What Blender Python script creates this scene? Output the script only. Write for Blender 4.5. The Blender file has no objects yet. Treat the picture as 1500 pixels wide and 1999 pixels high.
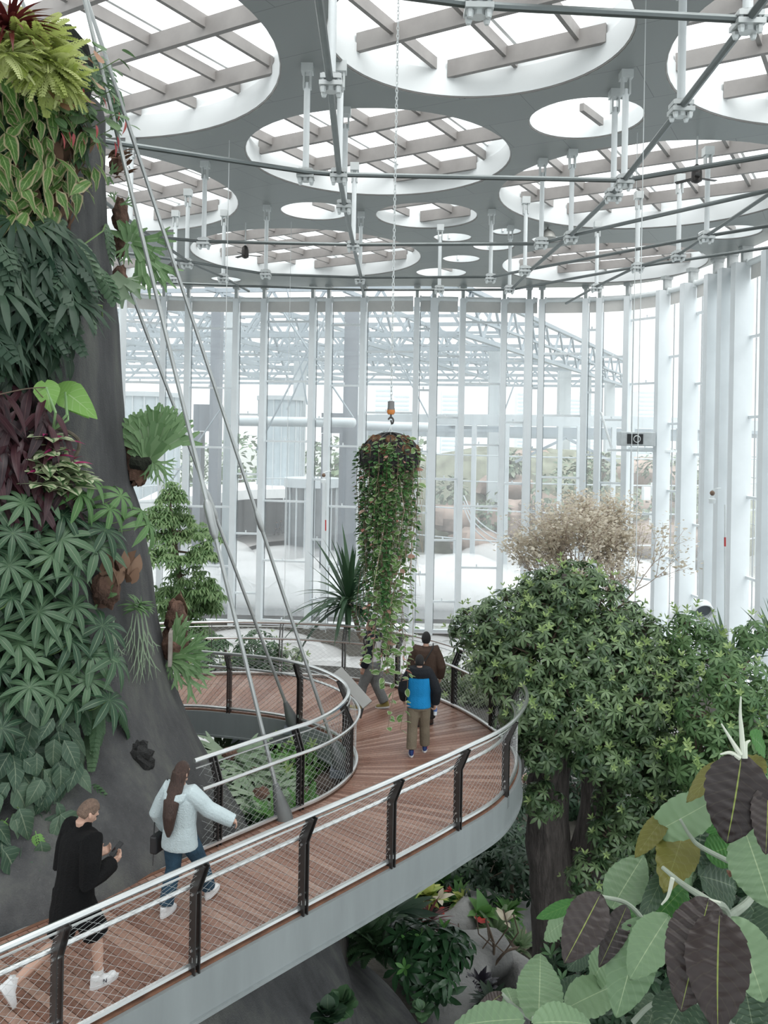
import bpy, bmesh, math, random
import numpy as np
from mathutils import Vector, Matrix, Quaternion
SC = bpy.context.scene
COL = SC.collection
PI = math.pi
# ---------------------------------------------------------------- camera, world, light, exposure
F, CX, CY, ROLL, ZC = 1660.0, 750.0, 850.0, 0.018, 5.3
CR = math.sqrt(1 - ROLL * ROLL)
cam = bpy.data.cameras.new('camera'); camo = bpy.data.objects.new('camera', cam); COL.objects.link(camo)
cam.sensor_fit = 'VERTICAL'; cam.sensor_height = 36.0; cam.sensor_width = 27.0
cam.lens = 36.0 * F / 1999.0
cam.shift_y = (CY - 999.5) / 1999.0
cam.clip_start = 0.05; cam.clip_end = 2000
camo.location = (0, 0, ZC); camo.rotation_euler = (PI / 2, -math.asin(ROLL), 0)
SC.camera = camo
w = bpy.data.worlds.new('world'); SC.world = w; w.use_nodes = True
wt = w.node_tree; wb = wt.nodes['Background']
g = wt.nodes.new('ShaderNodeTexCoord'); sp = wt.nodes.new('ShaderNodeSeparateXYZ'); rp = wt.nodes.new('ShaderNodeValToRGB')
wt.links.new(g.outputs['Generated'], sp.inputs[0]); wt.links.new(sp.outputs['Z'], rp.inputs[0]); wt.links.new(rp.outputs[0], wb.inputs['Color'])
rp.color_ramp.elements[0].position = 0.0; rp.color_ramp.elements[0].color = (0.50, 0.51, 0.515, 1)
rp.color_ramp.elements[1].position = 0.75; rp.color_ramp.elements[1].color = (1.0, 1.0, 1.0, 1)
wb.inputs['Strength'].default_value = 2.8
SC.view_settings.view_transform = 'Standard'; SC.view_settings.look = 'None'
SC.view_settings.gamma = 1.0; SC.view_settings.use_curve_mapping = False
SC.view_settings.exposure = 0.0
sun = bpy.data.lights.new('overcast_sun', 'SUN'); sun.energy = 3.2; sun.angle = math.radians(60); sun.color = (1.0, 0.99, 0.97)
suno = bpy.data.objects.new('overcast_sun', sun); COL.objects.link(suno); suno.rotation_euler = (math.radians(24), math.radians(18), 0)
cy = SC.cycles
cy.max_bounces = 7; cy.diffuse_bounces = 4; cy.glossy_bounces = 3; cy.transmission_bounces = 4; cy.transparent_max_bounces = 24
cy.use_adaptive_sampling = True; cy.adaptive_threshold = 0.02; cy.sample_clamp_indirect = 6.0
cy.caustics_reflective = False; cy.caustics_refractive = False; cy.volume_bounces = 0
cy.use_denoising = True

# ---------------------------------------------------------------- measuring the place
def uv(x, y):
    ix, iy = x - CX, y - CY
    return CR * ix + ROLL * iy, -ROLL * ix + CR * iy
def at(x, y, Y):
    u, v = uv(x, y)
    return Vector((u / F * Y, Y, ZC - v / F * Y))
def pz(x, y, z):
    u, v = uv(x, y)
    return at(x, y, F * (ZC - z) / v)

# ---------------------------------------------------------------- materials
MATS = {}
def nodes(name):
    m = bpy.data.materials.new(name); m.use_nodes = True
    t = m.node_tree; b = t.nodes['Principled BSDF']
    return m, t, b
def N(t, typ, **kw):
    n = t.nodes.new(typ)
    for k, v in kw.items():
        if k in ('operation', 'blend_type', 'data_type', 'attribute_name', 'attribute_type', 'noise_dimensions', 'feature', 'wave_type', 'bands_direction', 'distance', 'musgrave_type', 'interpolation_type', 'clamp'):
            setattr(n, k, v)
        else:
            n.inputs[k].default_value = v
    return n
def ramp(t, fac, stops):
    r = t.nodes.new('ShaderNodeValToRGB')
    e = r.color_ramp.elements
    while len(e) < len(stops): e.new(0.5)
    for i, (p, c) in enumerate(stops):
        e[i].position = p; e[i].color = (c[0], c[1], c[2], 1)
    t.links.new(fac, r.inputs[0])
    return r.outputs[0]
def mat(name, col, rough=0.5, metal=0.0, var=0.12, scale=3.0, bump=0.0, bscale=40.0, stretch=None, spec=0.5, coat=0.0):
    """plain surface: colour with soft noise variation (wear) and an optional fine bump"""
    if name in MATS: return MATS[name]
    m, t, b = nodes(name)
    tc = N(t, 'ShaderNodeTexCoord'); mp = N(t, 'ShaderNodeMapping')
    t.links.new(tc.outputs['Object'], mp.inputs[0])
    if stretch: mp.inputs['Scale'].default_value = stretch
    no = N(t, 'ShaderNodeTexNoise', Scale=scale, Detail=5.0, Roughness=0.6); t.links.new(mp.outputs[0], no.inputs[0])
    c = Vector(col)
    t.links.new(ramp(t, no.outputs[0], [(0.3, c * (1 - var)), (0.7, [min(1, x) for x in c * (1 + var)])]), b.inputs['Base Color'])
    b.inputs['Roughness'].default_value = rough; b.inputs['Metallic'].default_value = metal
    b.inputs['Specular IOR Level'].default_value = spec; b.inputs['Coat Weight'].default_value = coat
    if bump:
        n2 = N(t, 'ShaderNodeTexNoise', Scale=bscale, Detail=6.0); t.links.new(mp.outputs[0], n2.inputs[0])
        bp = N(t, 'ShaderNodeBump', Strength=bump, Distance=0.05); t.links.new(n2.outputs[0], bp.inputs['Height']); t.links.new(bp.outputs[0], b.inputs['Normal'])
    MATS[name] = m
    return m
def leafmat(name, c1, c2, rib=None, ribw=0.05, vein=None, edge=None, pleat=0, rough=0.45, trans=0.25, spec=0.4, blotch=None):
    """leaf: colour varies leaf by leaf (lc.z), a midrib along lc.x = 0, optional pale margin and side veins; part of the light passes through"""
    if name in MATS: return MATS[name]
    m, t, b = nodes(name); L = t.links.new
    a = N(t, 'ShaderNodeAttribute', attribute_name='lc'); s = N(t, 'ShaderNodeSeparateXYZ'); L(a.outputs['Vector'], s.inputs[0])
    col = ramp(t, s.outputs['Z'], [(0.0, c1), (1.0, c2)])
    ab = N(t, 'ShaderNodeMath', operation='ABSOLUTE'); L(s.outputs['X'], ab.inputs[0])
    def mixin(fac, colr, base):
        mx = t.nodes.new('ShaderNodeMix'); mx.data_type = 'RGBA'; L(fac, mx.inputs['Factor']); L(base, mx.inputs['A']); mx.inputs['B'].default_value = (*colr, 1)
        return mx.outputs['Result']
    if blotch:
        no = N(t, 'ShaderNodeTexNoise', Scale=9.0, Detail=2.0); L(a.outputs['Vector'], no.inputs[0])
        f = N(t, 'ShaderNodeMapRange'); L(no.outputs[0], f.inputs[0]); f.inputs[1].default_value = 0.5; f.inputs[2].default_value = 0.58
        col = mixin(f.outputs[0], blotch, col)
    if pleat:
        ma = N(t, 'ShaderNodeMath', operation='MULTIPLY_ADD'); L(ab.outputs[0], ma.inputs[0]); ma.inputs[1].default_value = -0.22; L(s.outputs['Y'], ma.inputs[2])
        m2 = N(t, 'ShaderNodeMath', operation='MULTIPLY'); L(ma.outputs[0], m2.inputs[0]); m2.inputs[1].default_value = pleat * 2 * PI
        si = N(t, 'ShaderNodeMath', operation='SINE'); L(m2.outputs[0], si.inputs[0])
        f = N(t, 'ShaderNodeMapRange'); L(si.outputs[0], f.inputs[0]); f.inputs[1].default_value = 0.86; f.inputs[2].default_value = 1.0; f.inputs[4].default_value = 0.45
        if vein or rib: col = mixin(f.outputs[0], vein or rib, col)
    if rib:
        f = N(t, 'ShaderNodeMapRange'); L(ab.outputs[0], f.inputs[0]); f.inputs[1].default_value = ribw; f.inputs[2].default_value = ribw * 0.5
        col = mixin(f.outputs[0], rib, col)
    if edge:
        f = N(t, 'ShaderNodeMapRange'); L(ab.outputs[0], f.inputs[0]); f.inputs[1].default_value = 0.62; f.inputs[2].default_value = 0.85
        col = mixin(f.outputs[0], edge, col)
    L(col, b.inputs['Base Color']); b.inputs['Roughness'].default_value = rough; b.inputs['Specular IOR Level'].default_value = spec
    if trans > 0:
        tr = N(t, 'ShaderNodeBsdfTranslucent'); L(col, tr.inputs[0])
        mx = N(t, 'ShaderNodeMixShader', Fac=trans); L(b.outputs[0], mx.inputs[1]); L(tr.outputs[0], mx.inputs[2])
        L(mx.outputs[0], t.nodes['Material Output'].inputs['Surface'])
    MATS[name] = m
    return m
def glassmat(name, tint=(0.9, 0.95, 0.96), milk=0.0, gloss=0.06, milkcol=(0.9, 0.95, 0.97)):
    """clear pane, optionally milky: the outdoor haze is put into the glass"""
    if name in MATS: return MATS[name]
    m, t, b = nodes(name); t.nodes.remove(b); L = t.links.new
    tr = N(t, 'ShaderNodeBsdfTransparent', Color=(*tint, 1)); gl = N(t, 'ShaderNodeBsdfGlossy', Color=(1, 1, 1, 1), Roughness=0.02)
    mx = N(t, 'ShaderNodeMixShader', Fac=gloss); L(tr.outputs[0], mx.inputs[1]); L(gl.outputs[0], mx.inputs[2]); out = mx
    if milk:
        tl = N(t, 'ShaderNodeBsdfTranslucent', Color=(*milkcol, 1))
        tc = N(t, 'ShaderNodeTexCoord'); mp = N(t, 'ShaderNodeMapping'); L(tc.outputs['Object'], mp.inputs[0]); mp.inputs['Scale'].default_value = (1.2, 1.2, 0.12)
        no = N(t, 'ShaderNodeTexNoise', Scale=1.0, Detail=3.0); L(mp.outputs[0], no.inputs[0])
        f = N(t, 'ShaderNodeMapRange'); L(no.outputs[0], f.inputs[0]); f.inputs[1].default_value = 0.3; f.inputs[2].default_value = 0.7; f.inputs[3].default_value = milk * 0.8; f.inputs[4].default_value = milk * 1.2
        m2 = N(t, 'ShaderNodeMixShader'); L(f.outputs[0], m2.inputs[0]); L(mx.outputs[0], m2.inputs[1]); L(tl.outputs[0], m2.inputs[2]); out = m2
    L(out.outputs[0], t.nodes['Material Output'].inputs['Surface'])
    MATS[name] = m
    return m

# ---------------------------------------------------------------- mesh helpers
class MB:
    """collects shapes and links them as one mesh object"""
    def __init__(s): s.v = []; s.f = []
    def add(s, vs, fs):
        o = len(s.v); s.v += [tuple(x) for x in vs]; s.f += [tuple(i + o for i in f) for f in fs]; return s
    def box(s, c, d, rz=0.0, M=None):
        hx, hy, hz = d[0] / 2, d[1] / 2, d[2] / 2
        vs = [Vector((x, y, z)) for z in (-hz, hz) for y in (-hy, hy) for x in (-hx, hx)]
        R = M if M is not None else Matrix.Rotation(rz, 3, 'Z'); c = Vector(c)
        return s.add([R @ v + c for v in vs], [(0, 2, 3, 1), (4, 5, 7, 6), (0, 1, 5, 4), (2, 6, 7, 3), (0, 4, 6, 2), (1, 3, 7, 5)])
    def beam(s, a, b, wd, ht, up=(0, 0, 1)):
        a, b = Vector(a), Vector(b); d = b - a; L = d.length; d.normalize(); u = Vector(up)
        sx = d.cross(u)
        if sx.length < 1e-4: sx = d.cross(Vector((1, 0, 0)))
        sx.normalize(); u = sx.cross(d)
        M = Matrix((sx, d, u)).transposed()
        return s.box((a + b) / 2, (wd, L, ht), M=M)
    def tube(s, pts, r, n=8, closed=False, caps=True):
        pts = [Vector(p) for p in pts]; k = len(pts); rs = r if isinstance(r, (list, tuple)) else [r] * k
        T = []
        for i in range(k):
            a = pts[(i - 1) % k] if closed else pts[max(0, i - 1)]; b = pts[(i + 1) % k] if closed else pts[min(k - 1, i + 1)]
            d = b - a; T.append(d.normalized() if d.length > 1e-9 else Vector((0, 0, 1)))
        nrm = T[0].orthogonal().normalized(); vs = []
        for i in range(k):
            nrm = nrm - T[i] * nrm.dot(T[i])
            nrm = nrm.normalized() if nrm.length > 1e-6 else T[i].orthogonal().normalized()
            bn = T[i].cross(nrm)
            for j in range(n):
                an = 2 * PI * j / n; vs.append(pts[i] + (nrm * math.cos(an) + bn * math.sin(an)) * rs[i])
        fs = []
        for i in range(k if closed else k - 1):
            i2 = (i + 1) % k
            for j in range(n): fs.append((i * n + j, i * n + (j + 1) % n, i2 * n + (j + 1) % n, i2 * n + j))
        if caps and not closed: fs.append(tuple(range(n))[::-1]); fs.append(tuple((k - 1) * n + j for j in range(n)))
        return s.add(vs, fs)
    def lathe(s, prof, c=(0, 0, 0), n=20, M=None):
        vs = []; fs = []; c = Vector(c)
        for (r, z) in prof:
            for j in range(n):
                v = Vector((r * math.cos(2 * PI * j / n), r * math.sin(2 * PI * j / n), z)); vs.append((M @ v if M is not None else v) + c)
        for i in range(len(prof) - 1):
            for j in range(n): fs.append((i * n + j, i * n + (j + 1) % n, (i + 1) * n + (j + 1) % n, (i + 1) * n + j))
        if prof[0][0] > 1e-6: fs.append(tuple(range(n))[::-1])
        if prof[-1][0] > 1e-6: fs.append(tuple((len(prof) - 1) * n + j for j in range(n)))
        return s.add(vs, fs)
    def ball(s, c, r, n=10, m=7, jit=0.0, rng=random):
        rr = r if isinstance(r, (tuple, list)) else (r, r, r); vs = []; fs = []; c = Vector(c)
        for i in range(m + 1):
            t = PI * i / m
            for j in range(n):
                p = 2 * PI * j / n; k = 1 + jit * (rng.random() - 0.5) * 2 if 0 < i < m else 1
                vs.append(c + Vector((rr[0] * math.sin(t) * math.cos(p) * k, rr[1] * math.sin(t) * math.sin(p) * k, rr[2] * math.cos(t) * k)))
        for i in range(m):
            for j in range(n): fs.append((i * n + j, (i + 1) * n + j, (i + 1) * n + (j + 1) % n, i * n + (j + 1) % n))
        return s.add(vs, fs)
    def build(s, name, m, parent=None, smooth=False, bevel=0.0):
        me = bpy.data.meshes.new(name); me.from_pydata(s.v, [], s.f); me.update()
        o = bpy.data.objects.new(name, me); COL.objects.link(o); me.materials.append(m)
        if smooth:
            me.polygons.foreach_set('use_smooth', [True] * len(me.polygons))
            try: me.set_sharp_from_angle(angle=math.radians(40))
            except Exception: pass
        if bevel:
            b = o.modifiers.new('bevel', 'BEVEL'); b.width = bevel; b.segments = 2; b.limit_method = 'ANGLE'
        if parent is not None: adopt(o, parent)
        return o
def world_of(o):
    return o.matrix_basis.copy() if o.parent is None else world_of(o.parent) @ o.matrix_parent_inverse @ o.matrix_basis
def adopt(o, parent):
    o.parent = parent
    o.matrix_parent_inverse = world_of(parent).inverted()
def tag(o, label=None, cat=None, group=None, kind=None):
    if label: o['label'] = label
    if cat: o['category'] = cat
    if group: o['group'] = group
    if kind: o['kind'] = kind
    return o
def thing(name, loc, label=None, cat=None, group=None, kind=None):
    e = bpy.data.objects.new(name, None); COL.objects.link(e); e.location = loc; e.empty_display_size = 0.2
    return tag(e, label, cat, group, kind)
def spline(pts, n=12, closed=False):
    """Catmull-Rom through the points"""
    P = [Vector(p) for p in pts]; k = len(P); out = []
    for i in range(k if closed else k - 1):
        p0 = P[(i - 1) % k] if closed or i > 0 else P[i] * 2 - P[i + 1]
        p1, p2 = P[i], P[(i + 1) % k]
        p3 = P[(i + 2) % k] if closed or i + 2 < k else P[i + 1] * 2 - P[i]
        for j in range(n):
            t = j / n
            out.append(0.5 * ((2 * p1) + (p2 - p0) * t + (2 * p0 - 5 * p1 + 4 * p2 - p3) * t * t + (3 * p1 - p0 - 3 * p2 + p3) * t ** 3))
    if not closed: out.append(P[-1])
    return out
def resample(pts, step=None, count=None):
    P = [Vector(p) for p in pts]; d = [0]
    for a, b in zip(P, P[1:]): d.append(d[-1] + (b - a).length)
    n = count if count else max(2, int(round(d[-1] / step)) + 1)
    out = []; j = 0
    for i in range(n):
        s_ = d[-1] * i / (n - 1)
        while j < len(d) - 2 and d[j + 1] < s_: j += 1
        L = d[j + 1] - d[j]; t = (s_ - d[j]) / L if L > 1e-9 else 0
        out.append(P[j].lerp(P[j + 1], t))
    return out

# ---------------------------------------------------------------- leaves: templates (verts, quads, u, v) placed many at a time
def T_blade(prof, nl=5, droop=0.25, fold=0.12, wave=0.0, twist=0.0):
    """one blade of unit length along +Y, half width prof(v); droops towards -Z"""
    V = []; Q = []; U = []; W = []
    for i in range(nl + 1):
        v = i / nl; h = prof(v); z = -droop * v * v; y = v * (1 - 0.25 * abs(droop) * v)
        for u in (-1, 0, 1):
            V.append((u * h, y, z + (fold * h if u else 0) + wave * math.sin(v * 9 + u) * abs(u) * h)); U.append(u); W.append(v)
    for i in range(nl):
        for j in range(2):
            a = i * 3 + j; Q.append((a, a + 1, a + 4, a + 3))
    return np.array(V), np.array(Q), np.array(U, float), np.array(W, float)
def join(ts):
    V = []; Q = []; U = []; W = []; o = 0
    for t in ts:
        V.append(t[0]); Q.append(t[1] + o); U.append(t[2]); W.append(t[3]); o += len(t[0])
    return np.concatenate(V), np.concatenate(Q), np.concatenate(U), np.concatenate(W)
def xf(t, M):
    M = np.array(M); v = t[0] @ M[:3, :3].T + M[:3, 3]
    return v, t[1], t[2], t[3]
def lance(w_=0.16, p=0.45):
    return lambda v: w_ * max(0.03, (math.sin(PI * min(1, v ** (math.log(0.5) / math.log(p)))) ** 0.9 if v > 0 else 0))
def T_palm(n=8, w_=0.15, droop=0.45, spread=2 * PI, lift=0.35, nl=4, fold=0.15):
    """leaflets radiating from one point, drooping at their tips (umbrella plant)"""
    ts = []
    for i in range(n):
        a = spread * (i / n if spread > 6 else (i / max(1, n - 1) - 0.5))
        b = T_blade(lance(w_, 0.55), nl, droop, fold)
        M = Matrix.Rotation(a, 4, 'Z') @ Matrix.Rotation(lift, 4, 'X')
        ts.append(xf(b, M))
    return join(ts)
def T_frond(n=9, w_=0.28, droop=0.3, lw=0.05, ang=1.05):
    """feather-shaped frond: narrow leaflets on both sides of a stalk"""
    ts = [T_blade(lambda v: 0.012, 6, droop, 0)]
    for i in range(n):
        v = 0.1 + 0.9 * i / n; L = w_ * (1.0 - 0.75 * v ** 1.6) * (0.55 + 0.45 * min(1, v * 5))
        y = v * (1 - 0.25 * droop * v); z = -droop * v * v
        for sd in (-1, 1):
            M = Matrix.Translation((0, y, z)) @ Matrix.Rotation(-sd * ang, 4, 'Z') @ Matrix.Rotation(-0.25, 4, 'X') @ Matrix.Scale(L, 4)
            ts.append(xf(T_blade(lance(lw / max(L, 0.05), 0.4), 2, 0.2, 0), M))
    return join(ts)
def T_monstera(n=6, droop=0.3, w_=0.42):
    """broad leaf cut into fingers"""
    ts = [T_blade(lambda v: 0.10 * (1 - v) + 0.03, 6, droop, 0.05)]
    for i in range(n):
        v = 0.02 + 0.86 * i / (n - 1); L = w_ * (math.sin(PI * (0.22 + 0.62 * v)) ** 0.8); y = v * (1 - .25 * droop * v); z = -droop * v * v
        for sd in (-1, 1):
            an = sd * (1.75 - 1.15 * v)
            M = Matrix.Translation((0, y, z)) @ Matrix.Rotation(-an, 4, 'Z') @ Matrix.Rotation(-0.2, 4, 'X') @ Matrix.Diagonal((L, L, L, 1))
            ts.append(xf(T_blade(lambda q: (0.17 + 0.05 * math.sin(PI * q)) * (1 if q < 0.85 else 0.55) * 0.42 / L * 0.9, 4, 0.28, 0.1), M))
    t = join(ts); u = t[2].copy(); u[21:] = 0.5
    return t[0], t[1], u, t[3]
def T_stag(depth=3, w_=0.09, rng=None, spread=0.42, droop=0.35):
    """antler frond: a strap that forks again and again"""
    rng = rng or random.Random(1); ts = []
    def seg(p, a, L, w0, d, z):
        w1 = w0 * (1.35 if d else 0.35); k = 4; V = []; Q = []
        for i in range(k + 1):
            t = i / k; y = L * t; h = w0 + (w1 - w0) * t
            q = Vector((p[0], p[1], 0)) + Vector((math.sin(a) * y, math.cos(a) * y, 0)); n_ = Vector((math.cos(a), -math.sin(a), 0))
            zz = z - droop * ((q.y) ** 2 + q.x ** 2) * 0.9
            for u in (-1, 0, 1): V.append((q.x + n_.x * h * u, q.y + n_.y * h * u, zz + 0.25 * h * abs(u)))
        for i in range(k):
            for j in range(2): b = i * 3 + j; Q.append((b, b + 1, b + 4, b + 3))
        ts.append((np.array(V), np.array(Q), np.tile([-1., 0., 1.], k + 1), np.full((k + 1) * 3, 0.5)))
        e = (p[0] + math.sin(a) * L, p[1] + math.cos(a) * L)
        if d:
            for sd in (-1, 1):
                seg((e[0] - math.sin(a) * L * .12 + math.cos(a) * sd * w1 * .55, e[1] - math.cos(a) * L * .12 - math.sin(a) * sd * w1 * .55), a + sd * spread * (0.8 + 0.4 * rng.random()), L * (0.62 + 0.25 * rng.random()), w0 * 0.78, d - 1, z)
    seg((0, 0), 0, 0.42, w_, depth, 0)
    return join(ts)
def T_disc(n=10, w_=0.9, cup=0.1):
    V = [(0, 0.0, 0)]; Q = []; U = [0.]; W = [0.]
    b = T_blade(lambda v: w_ / 2 * max(0.05, math.sin(PI * min(1, max(0.02, v))) ** 0.55), 5, 0.15, cup)
    return b
def T_heart(w_=0.42):
    """arrow-heart shaped leaf with two rear lobes"""
    b = T_blade(lambda v: w_ * max(0.02, (1 - v) ** 0.75 * (0.75 + 0.25 * min(1, v * 6))), 7, 0.35, 0.12)
    ts = [b]
    for sd in (-1, 1):
        M = Matrix.Translation((sd * w_ * .42, 0.06, 0.02)) @ Matrix.Rotation(PI - sd * 0.25, 4, 'Z') @ Matrix.Scale(0.42, 4)
        ts.append(xf(T_blade(lambda v: 0.42 * max(0.05, math.cos(v * PI / 2) ** 0.6), 4, 0.15, 0.0), M))
    t = join(ts); u = t[2].copy(); u[24:] = 0.5
    return t[0], t[1], u, t[3]
def orient(p, d, nrm, s, roll=0.0):
    """matrix that puts a template at p, its +Y along d, its +Z near nrm, scaled s"""
    y = Vector(d).normalized(); n_ = Vector(nrm); x = y.cross(n_)
    if x.length < 1e-4: x = y.orthogonal()
    x.normalize(); z = x.cross(y)
    M = Matrix((x, y, z)).transposed()
    if roll: M = M @ Matrix.Rotation(roll, 3, 'Y')
    M = M * s
    A = np.eye(4); A[:3, :3] = np.array(M); A[:3, 3] = p
    return A
def leafmesh(name, items, m, parent=None, rng=None, smooth=True):
    """items: list of (template, 4x4 matrix[, rnd]); all become one mesh carrying the leaf coordinate lc = (across, along, random)"""
    rng = rng or random.Random(7)
    by = {}
    for it in items: by.setdefault(id(it[0]), [it[0], [], []]); by[id(it[0])][1].append(it[1]); by[id(it[0])][2].append(it[2] if len(it) > 2 else rng.random())
    Vs = []; Qs = []; Ls = []; o = 0
    for t, Ms, R in by.values():
        Ms = np.array(Ms); V = np.einsum('nij,vj->nvi', Ms[:, :3, :3], t[0]) + Ms[:, None, :3, 3]
        n, k = V.shape[:2]; Vs.append(V.reshape(-1, 3))
        Qs.append((t[1][None] + (np.arange(n) * k)[:, None, None] + o).reshape(-1, 4)); o += n * k
        lc = np.empty((n, k, 3)); lc[:, :, 0] = t[2]; lc[:, :, 1] = t[3]; lc[:, :, 2] = np.array(R)[:, None]; Ls.append(lc.reshape(-1, 3))
    V = np.concatenate(Vs).astype('f'); Q = np.concatenate(Qs).astype('i'); Lc = np.concatenate(Ls).astype('f')
    me = bpy.data.meshes.new(name); me.vertices.add(len(V)); me.vertices.foreach_set('co', V.ravel())
    me.loops.add(Q.size); me.loops.foreach_set('vertex_index', Q.ravel())
    me.polygons.add(len(Q)); me.polygons.foreach_set('loop_start', np.arange(0, Q.size, 4, dtype='i'))
    try: me.polygons.foreach_set('loop_total', np.full(len(Q), 4, 'i'))
    except Exception: pass
    at_ = me.attributes.new('lc', 'FLOAT_VECTOR', 'POINT'); at_.data.foreach_set('vector', Lc.ravel())
    me.update(calc_edges=True); me.validate()
    if smooth: me.polygons.foreach_set('use_smooth', [True] * len(me.polygons))
    me.materials.append(m); ob = bpy.data.objects.new(name, me); COL.objects.link(ob)
    if parent is not None: adopt(ob, parent)
    return ob

# common materials
M_white = mat('white_painted_steel', (0.80, 0.84, 0.85), 0.4, 0, 0.03)
M_column = mat('white_column_paint', (0.76, 0.80, 0.82), 0.45, 0, 0.04, 0.6)
M_ceil = mat('ceiling_panel_grey', (0.30, 0.32, 0.315), 0.35, 0.0, 0.04, 0.5)
M_drum = mat('white_drum_lining', (0.74, 0.77, 0.775), 0.5, 0, 0.02, 0.5)
M_rafter = mat('warm_grey_rafter', (0.27, 0.255, 0.245), 0.5, 0, 0.12, 1.2)
M_rod = mat('dark_tie_rod_steel', (0.16, 0.18, 0.18), 0.35, 0.6, 0.10, 2.0)
M_cable = mat('stay_cable_steel', (0.46, 0.48, 0.48), 0.35, 0.5, 0.12, 2.0)
M_clamp = mat('clamp_steel', (0.66, 0.69, 0.69), 0.35, 0.4, 0.06)
M_black = mat('black_plastic', (0.02, 0.02, 0.022), 0.5)
M_inox = mat('stainless_handrail', (0.66, 0.68, 0.68), 0.28, 0.9, 0.08, 1.5)
M_post = mat('dark_bronze_post', (0.075, 0.07, 0.068), 0.35, 0.7, 0.15, 3.0)
M_wire = mat('net_wire_steel', (0.55, 0.57, 0.57), 0.45, 0.3, 0.1)
M_bridge = mat('grey_painted_edge_beam', (0.245, 0.27, 0.275), 0.42, 0.1, 0.09, 1.2, stretch=(3, 3, 0.4))
M_stem = mat('green_stem', (0.16, 0.26, 0.09), 0.6, 0, 0.2)
M_twig = mat('brown_twig', (0.13, 0.095, 0.07), 0.8, 0, 0.25, 8)
M_paleglass = glassmat('hazy_wall_glass', (0.88, 0.905, 0.91), 0.085, 0.03, (0.96, 0.97, 0.97))  # milk whitens the view: haze of the air outside put into the panes
M_roofglass = glassmat('roof_glass', (0.95, 0.96, 0.96), 0.0, 0.03)
# ================================================================ hall: floor, ceiling with round skylights, glazed wall
ZCE, ZROD, ZG = ZC + 10.0, ZC + 7.0, -7.7
PLAN = spline([(-25, 46), (-21, 54), (-16, 57.8), (-10, 58.2), (-4, 57.4), (2, 56.4), (8, 56.4), (13, 55.6), (16.4, 53.6), (17.9, 50), (18.5, 45), (18.9, 38), (19, 28), (18, 12), (12, -4), (0, -10), (-14, -7), (-24, 6), (-28, 22), (-28, 36)], 10, True)
PLAN = [Vector((p.x, p.y, 0)) for p in [Vector((q[0], q[1], 0)) for q in PLAN]]
# skylight circles (x, y, radius) in the ceiling plane
SKY = [(-9.67, 22.34, 6.75), (2.17, 21.2, 3.81), (13.03, 20.83, 6.0), (-0.39, 30.59, 4.75), (6.12, 26.5, 1.78), (10.56, 34.15, 6.1),
       (-13.1, 35.9, 6.7), (-3.25, 38.04, 1.58), (1.74, 38.49, 2.32), (-4.5, 47.55, 6.4), (12.3, 48.6, 5.7), (16.3, 40.5, 1.46), (3.25, 42.55, 0.97),
       (4.15, 47.64, 1.07), (3.3, 51.77, 1.55), (5.54, 44.37, 1.1), (5.76, 41.13, 0.73), (8.01, 42.62, 0.8), (-16.6, 52.2, 3.7), (-10.46, 55.3, 1.0),
       (-1.5, 12.0, 4.6), (8.0, 11.0, 4.2), (-12.0, 9.0, 5.0), (0.0, 1.5, 4.8), (10.0, 1.0, 4.0), (-22.0, 25.5, 4.6), (-21.0, 14.0, 4.5)]  # this row: unseen holes added to let more light into the hall
SKYLAB = ['large round skylight at top left above the vine wall', 'large round skylight at top centre with a broad white ring', 'large round skylight cut by the top right corner',
          'wide round skylight at the centre behind the hanging chain', 'small plain round skylight beside two paired struts at upper right', 'wide skylight at right behind the ceiling fan',
          'round skylight at left behind the stay cables', 'small round skylight left of the radial tie rod', 'middle-sized round skylight just behind the chain', 'wide far skylight at left with a fan below it',
          'far right skylight touching the curved glass wall', 'small oval opening at far right beside the wall columns', 'small round opening at far centre, topmost left of its cluster',
          'small round opening in the middle of the far cluster', 'small round opening nearest the far wall at centre', 'small round opening in the far cluster with a tie strut beside it', 'topmost tiny round opening in the far cluster',
          'tiny round opening with a lamp beneath it at far right', 'far left skylight over the glass wall behind the cables', 'thin small opening above the far left wall',
          'added skylight overhead out of the picture, for more light', 'added unseen skylight overhead to the right, for more light', 'added unseen skylight overhead to the left, for more light', 'added unseen skylight above the viewpoint, for more light', 'added unseen skylight behind at right, for more light', 'added unseen skylight behind the vine wall, for more light', 'added unseen skylight over the left side, for more light']
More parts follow.
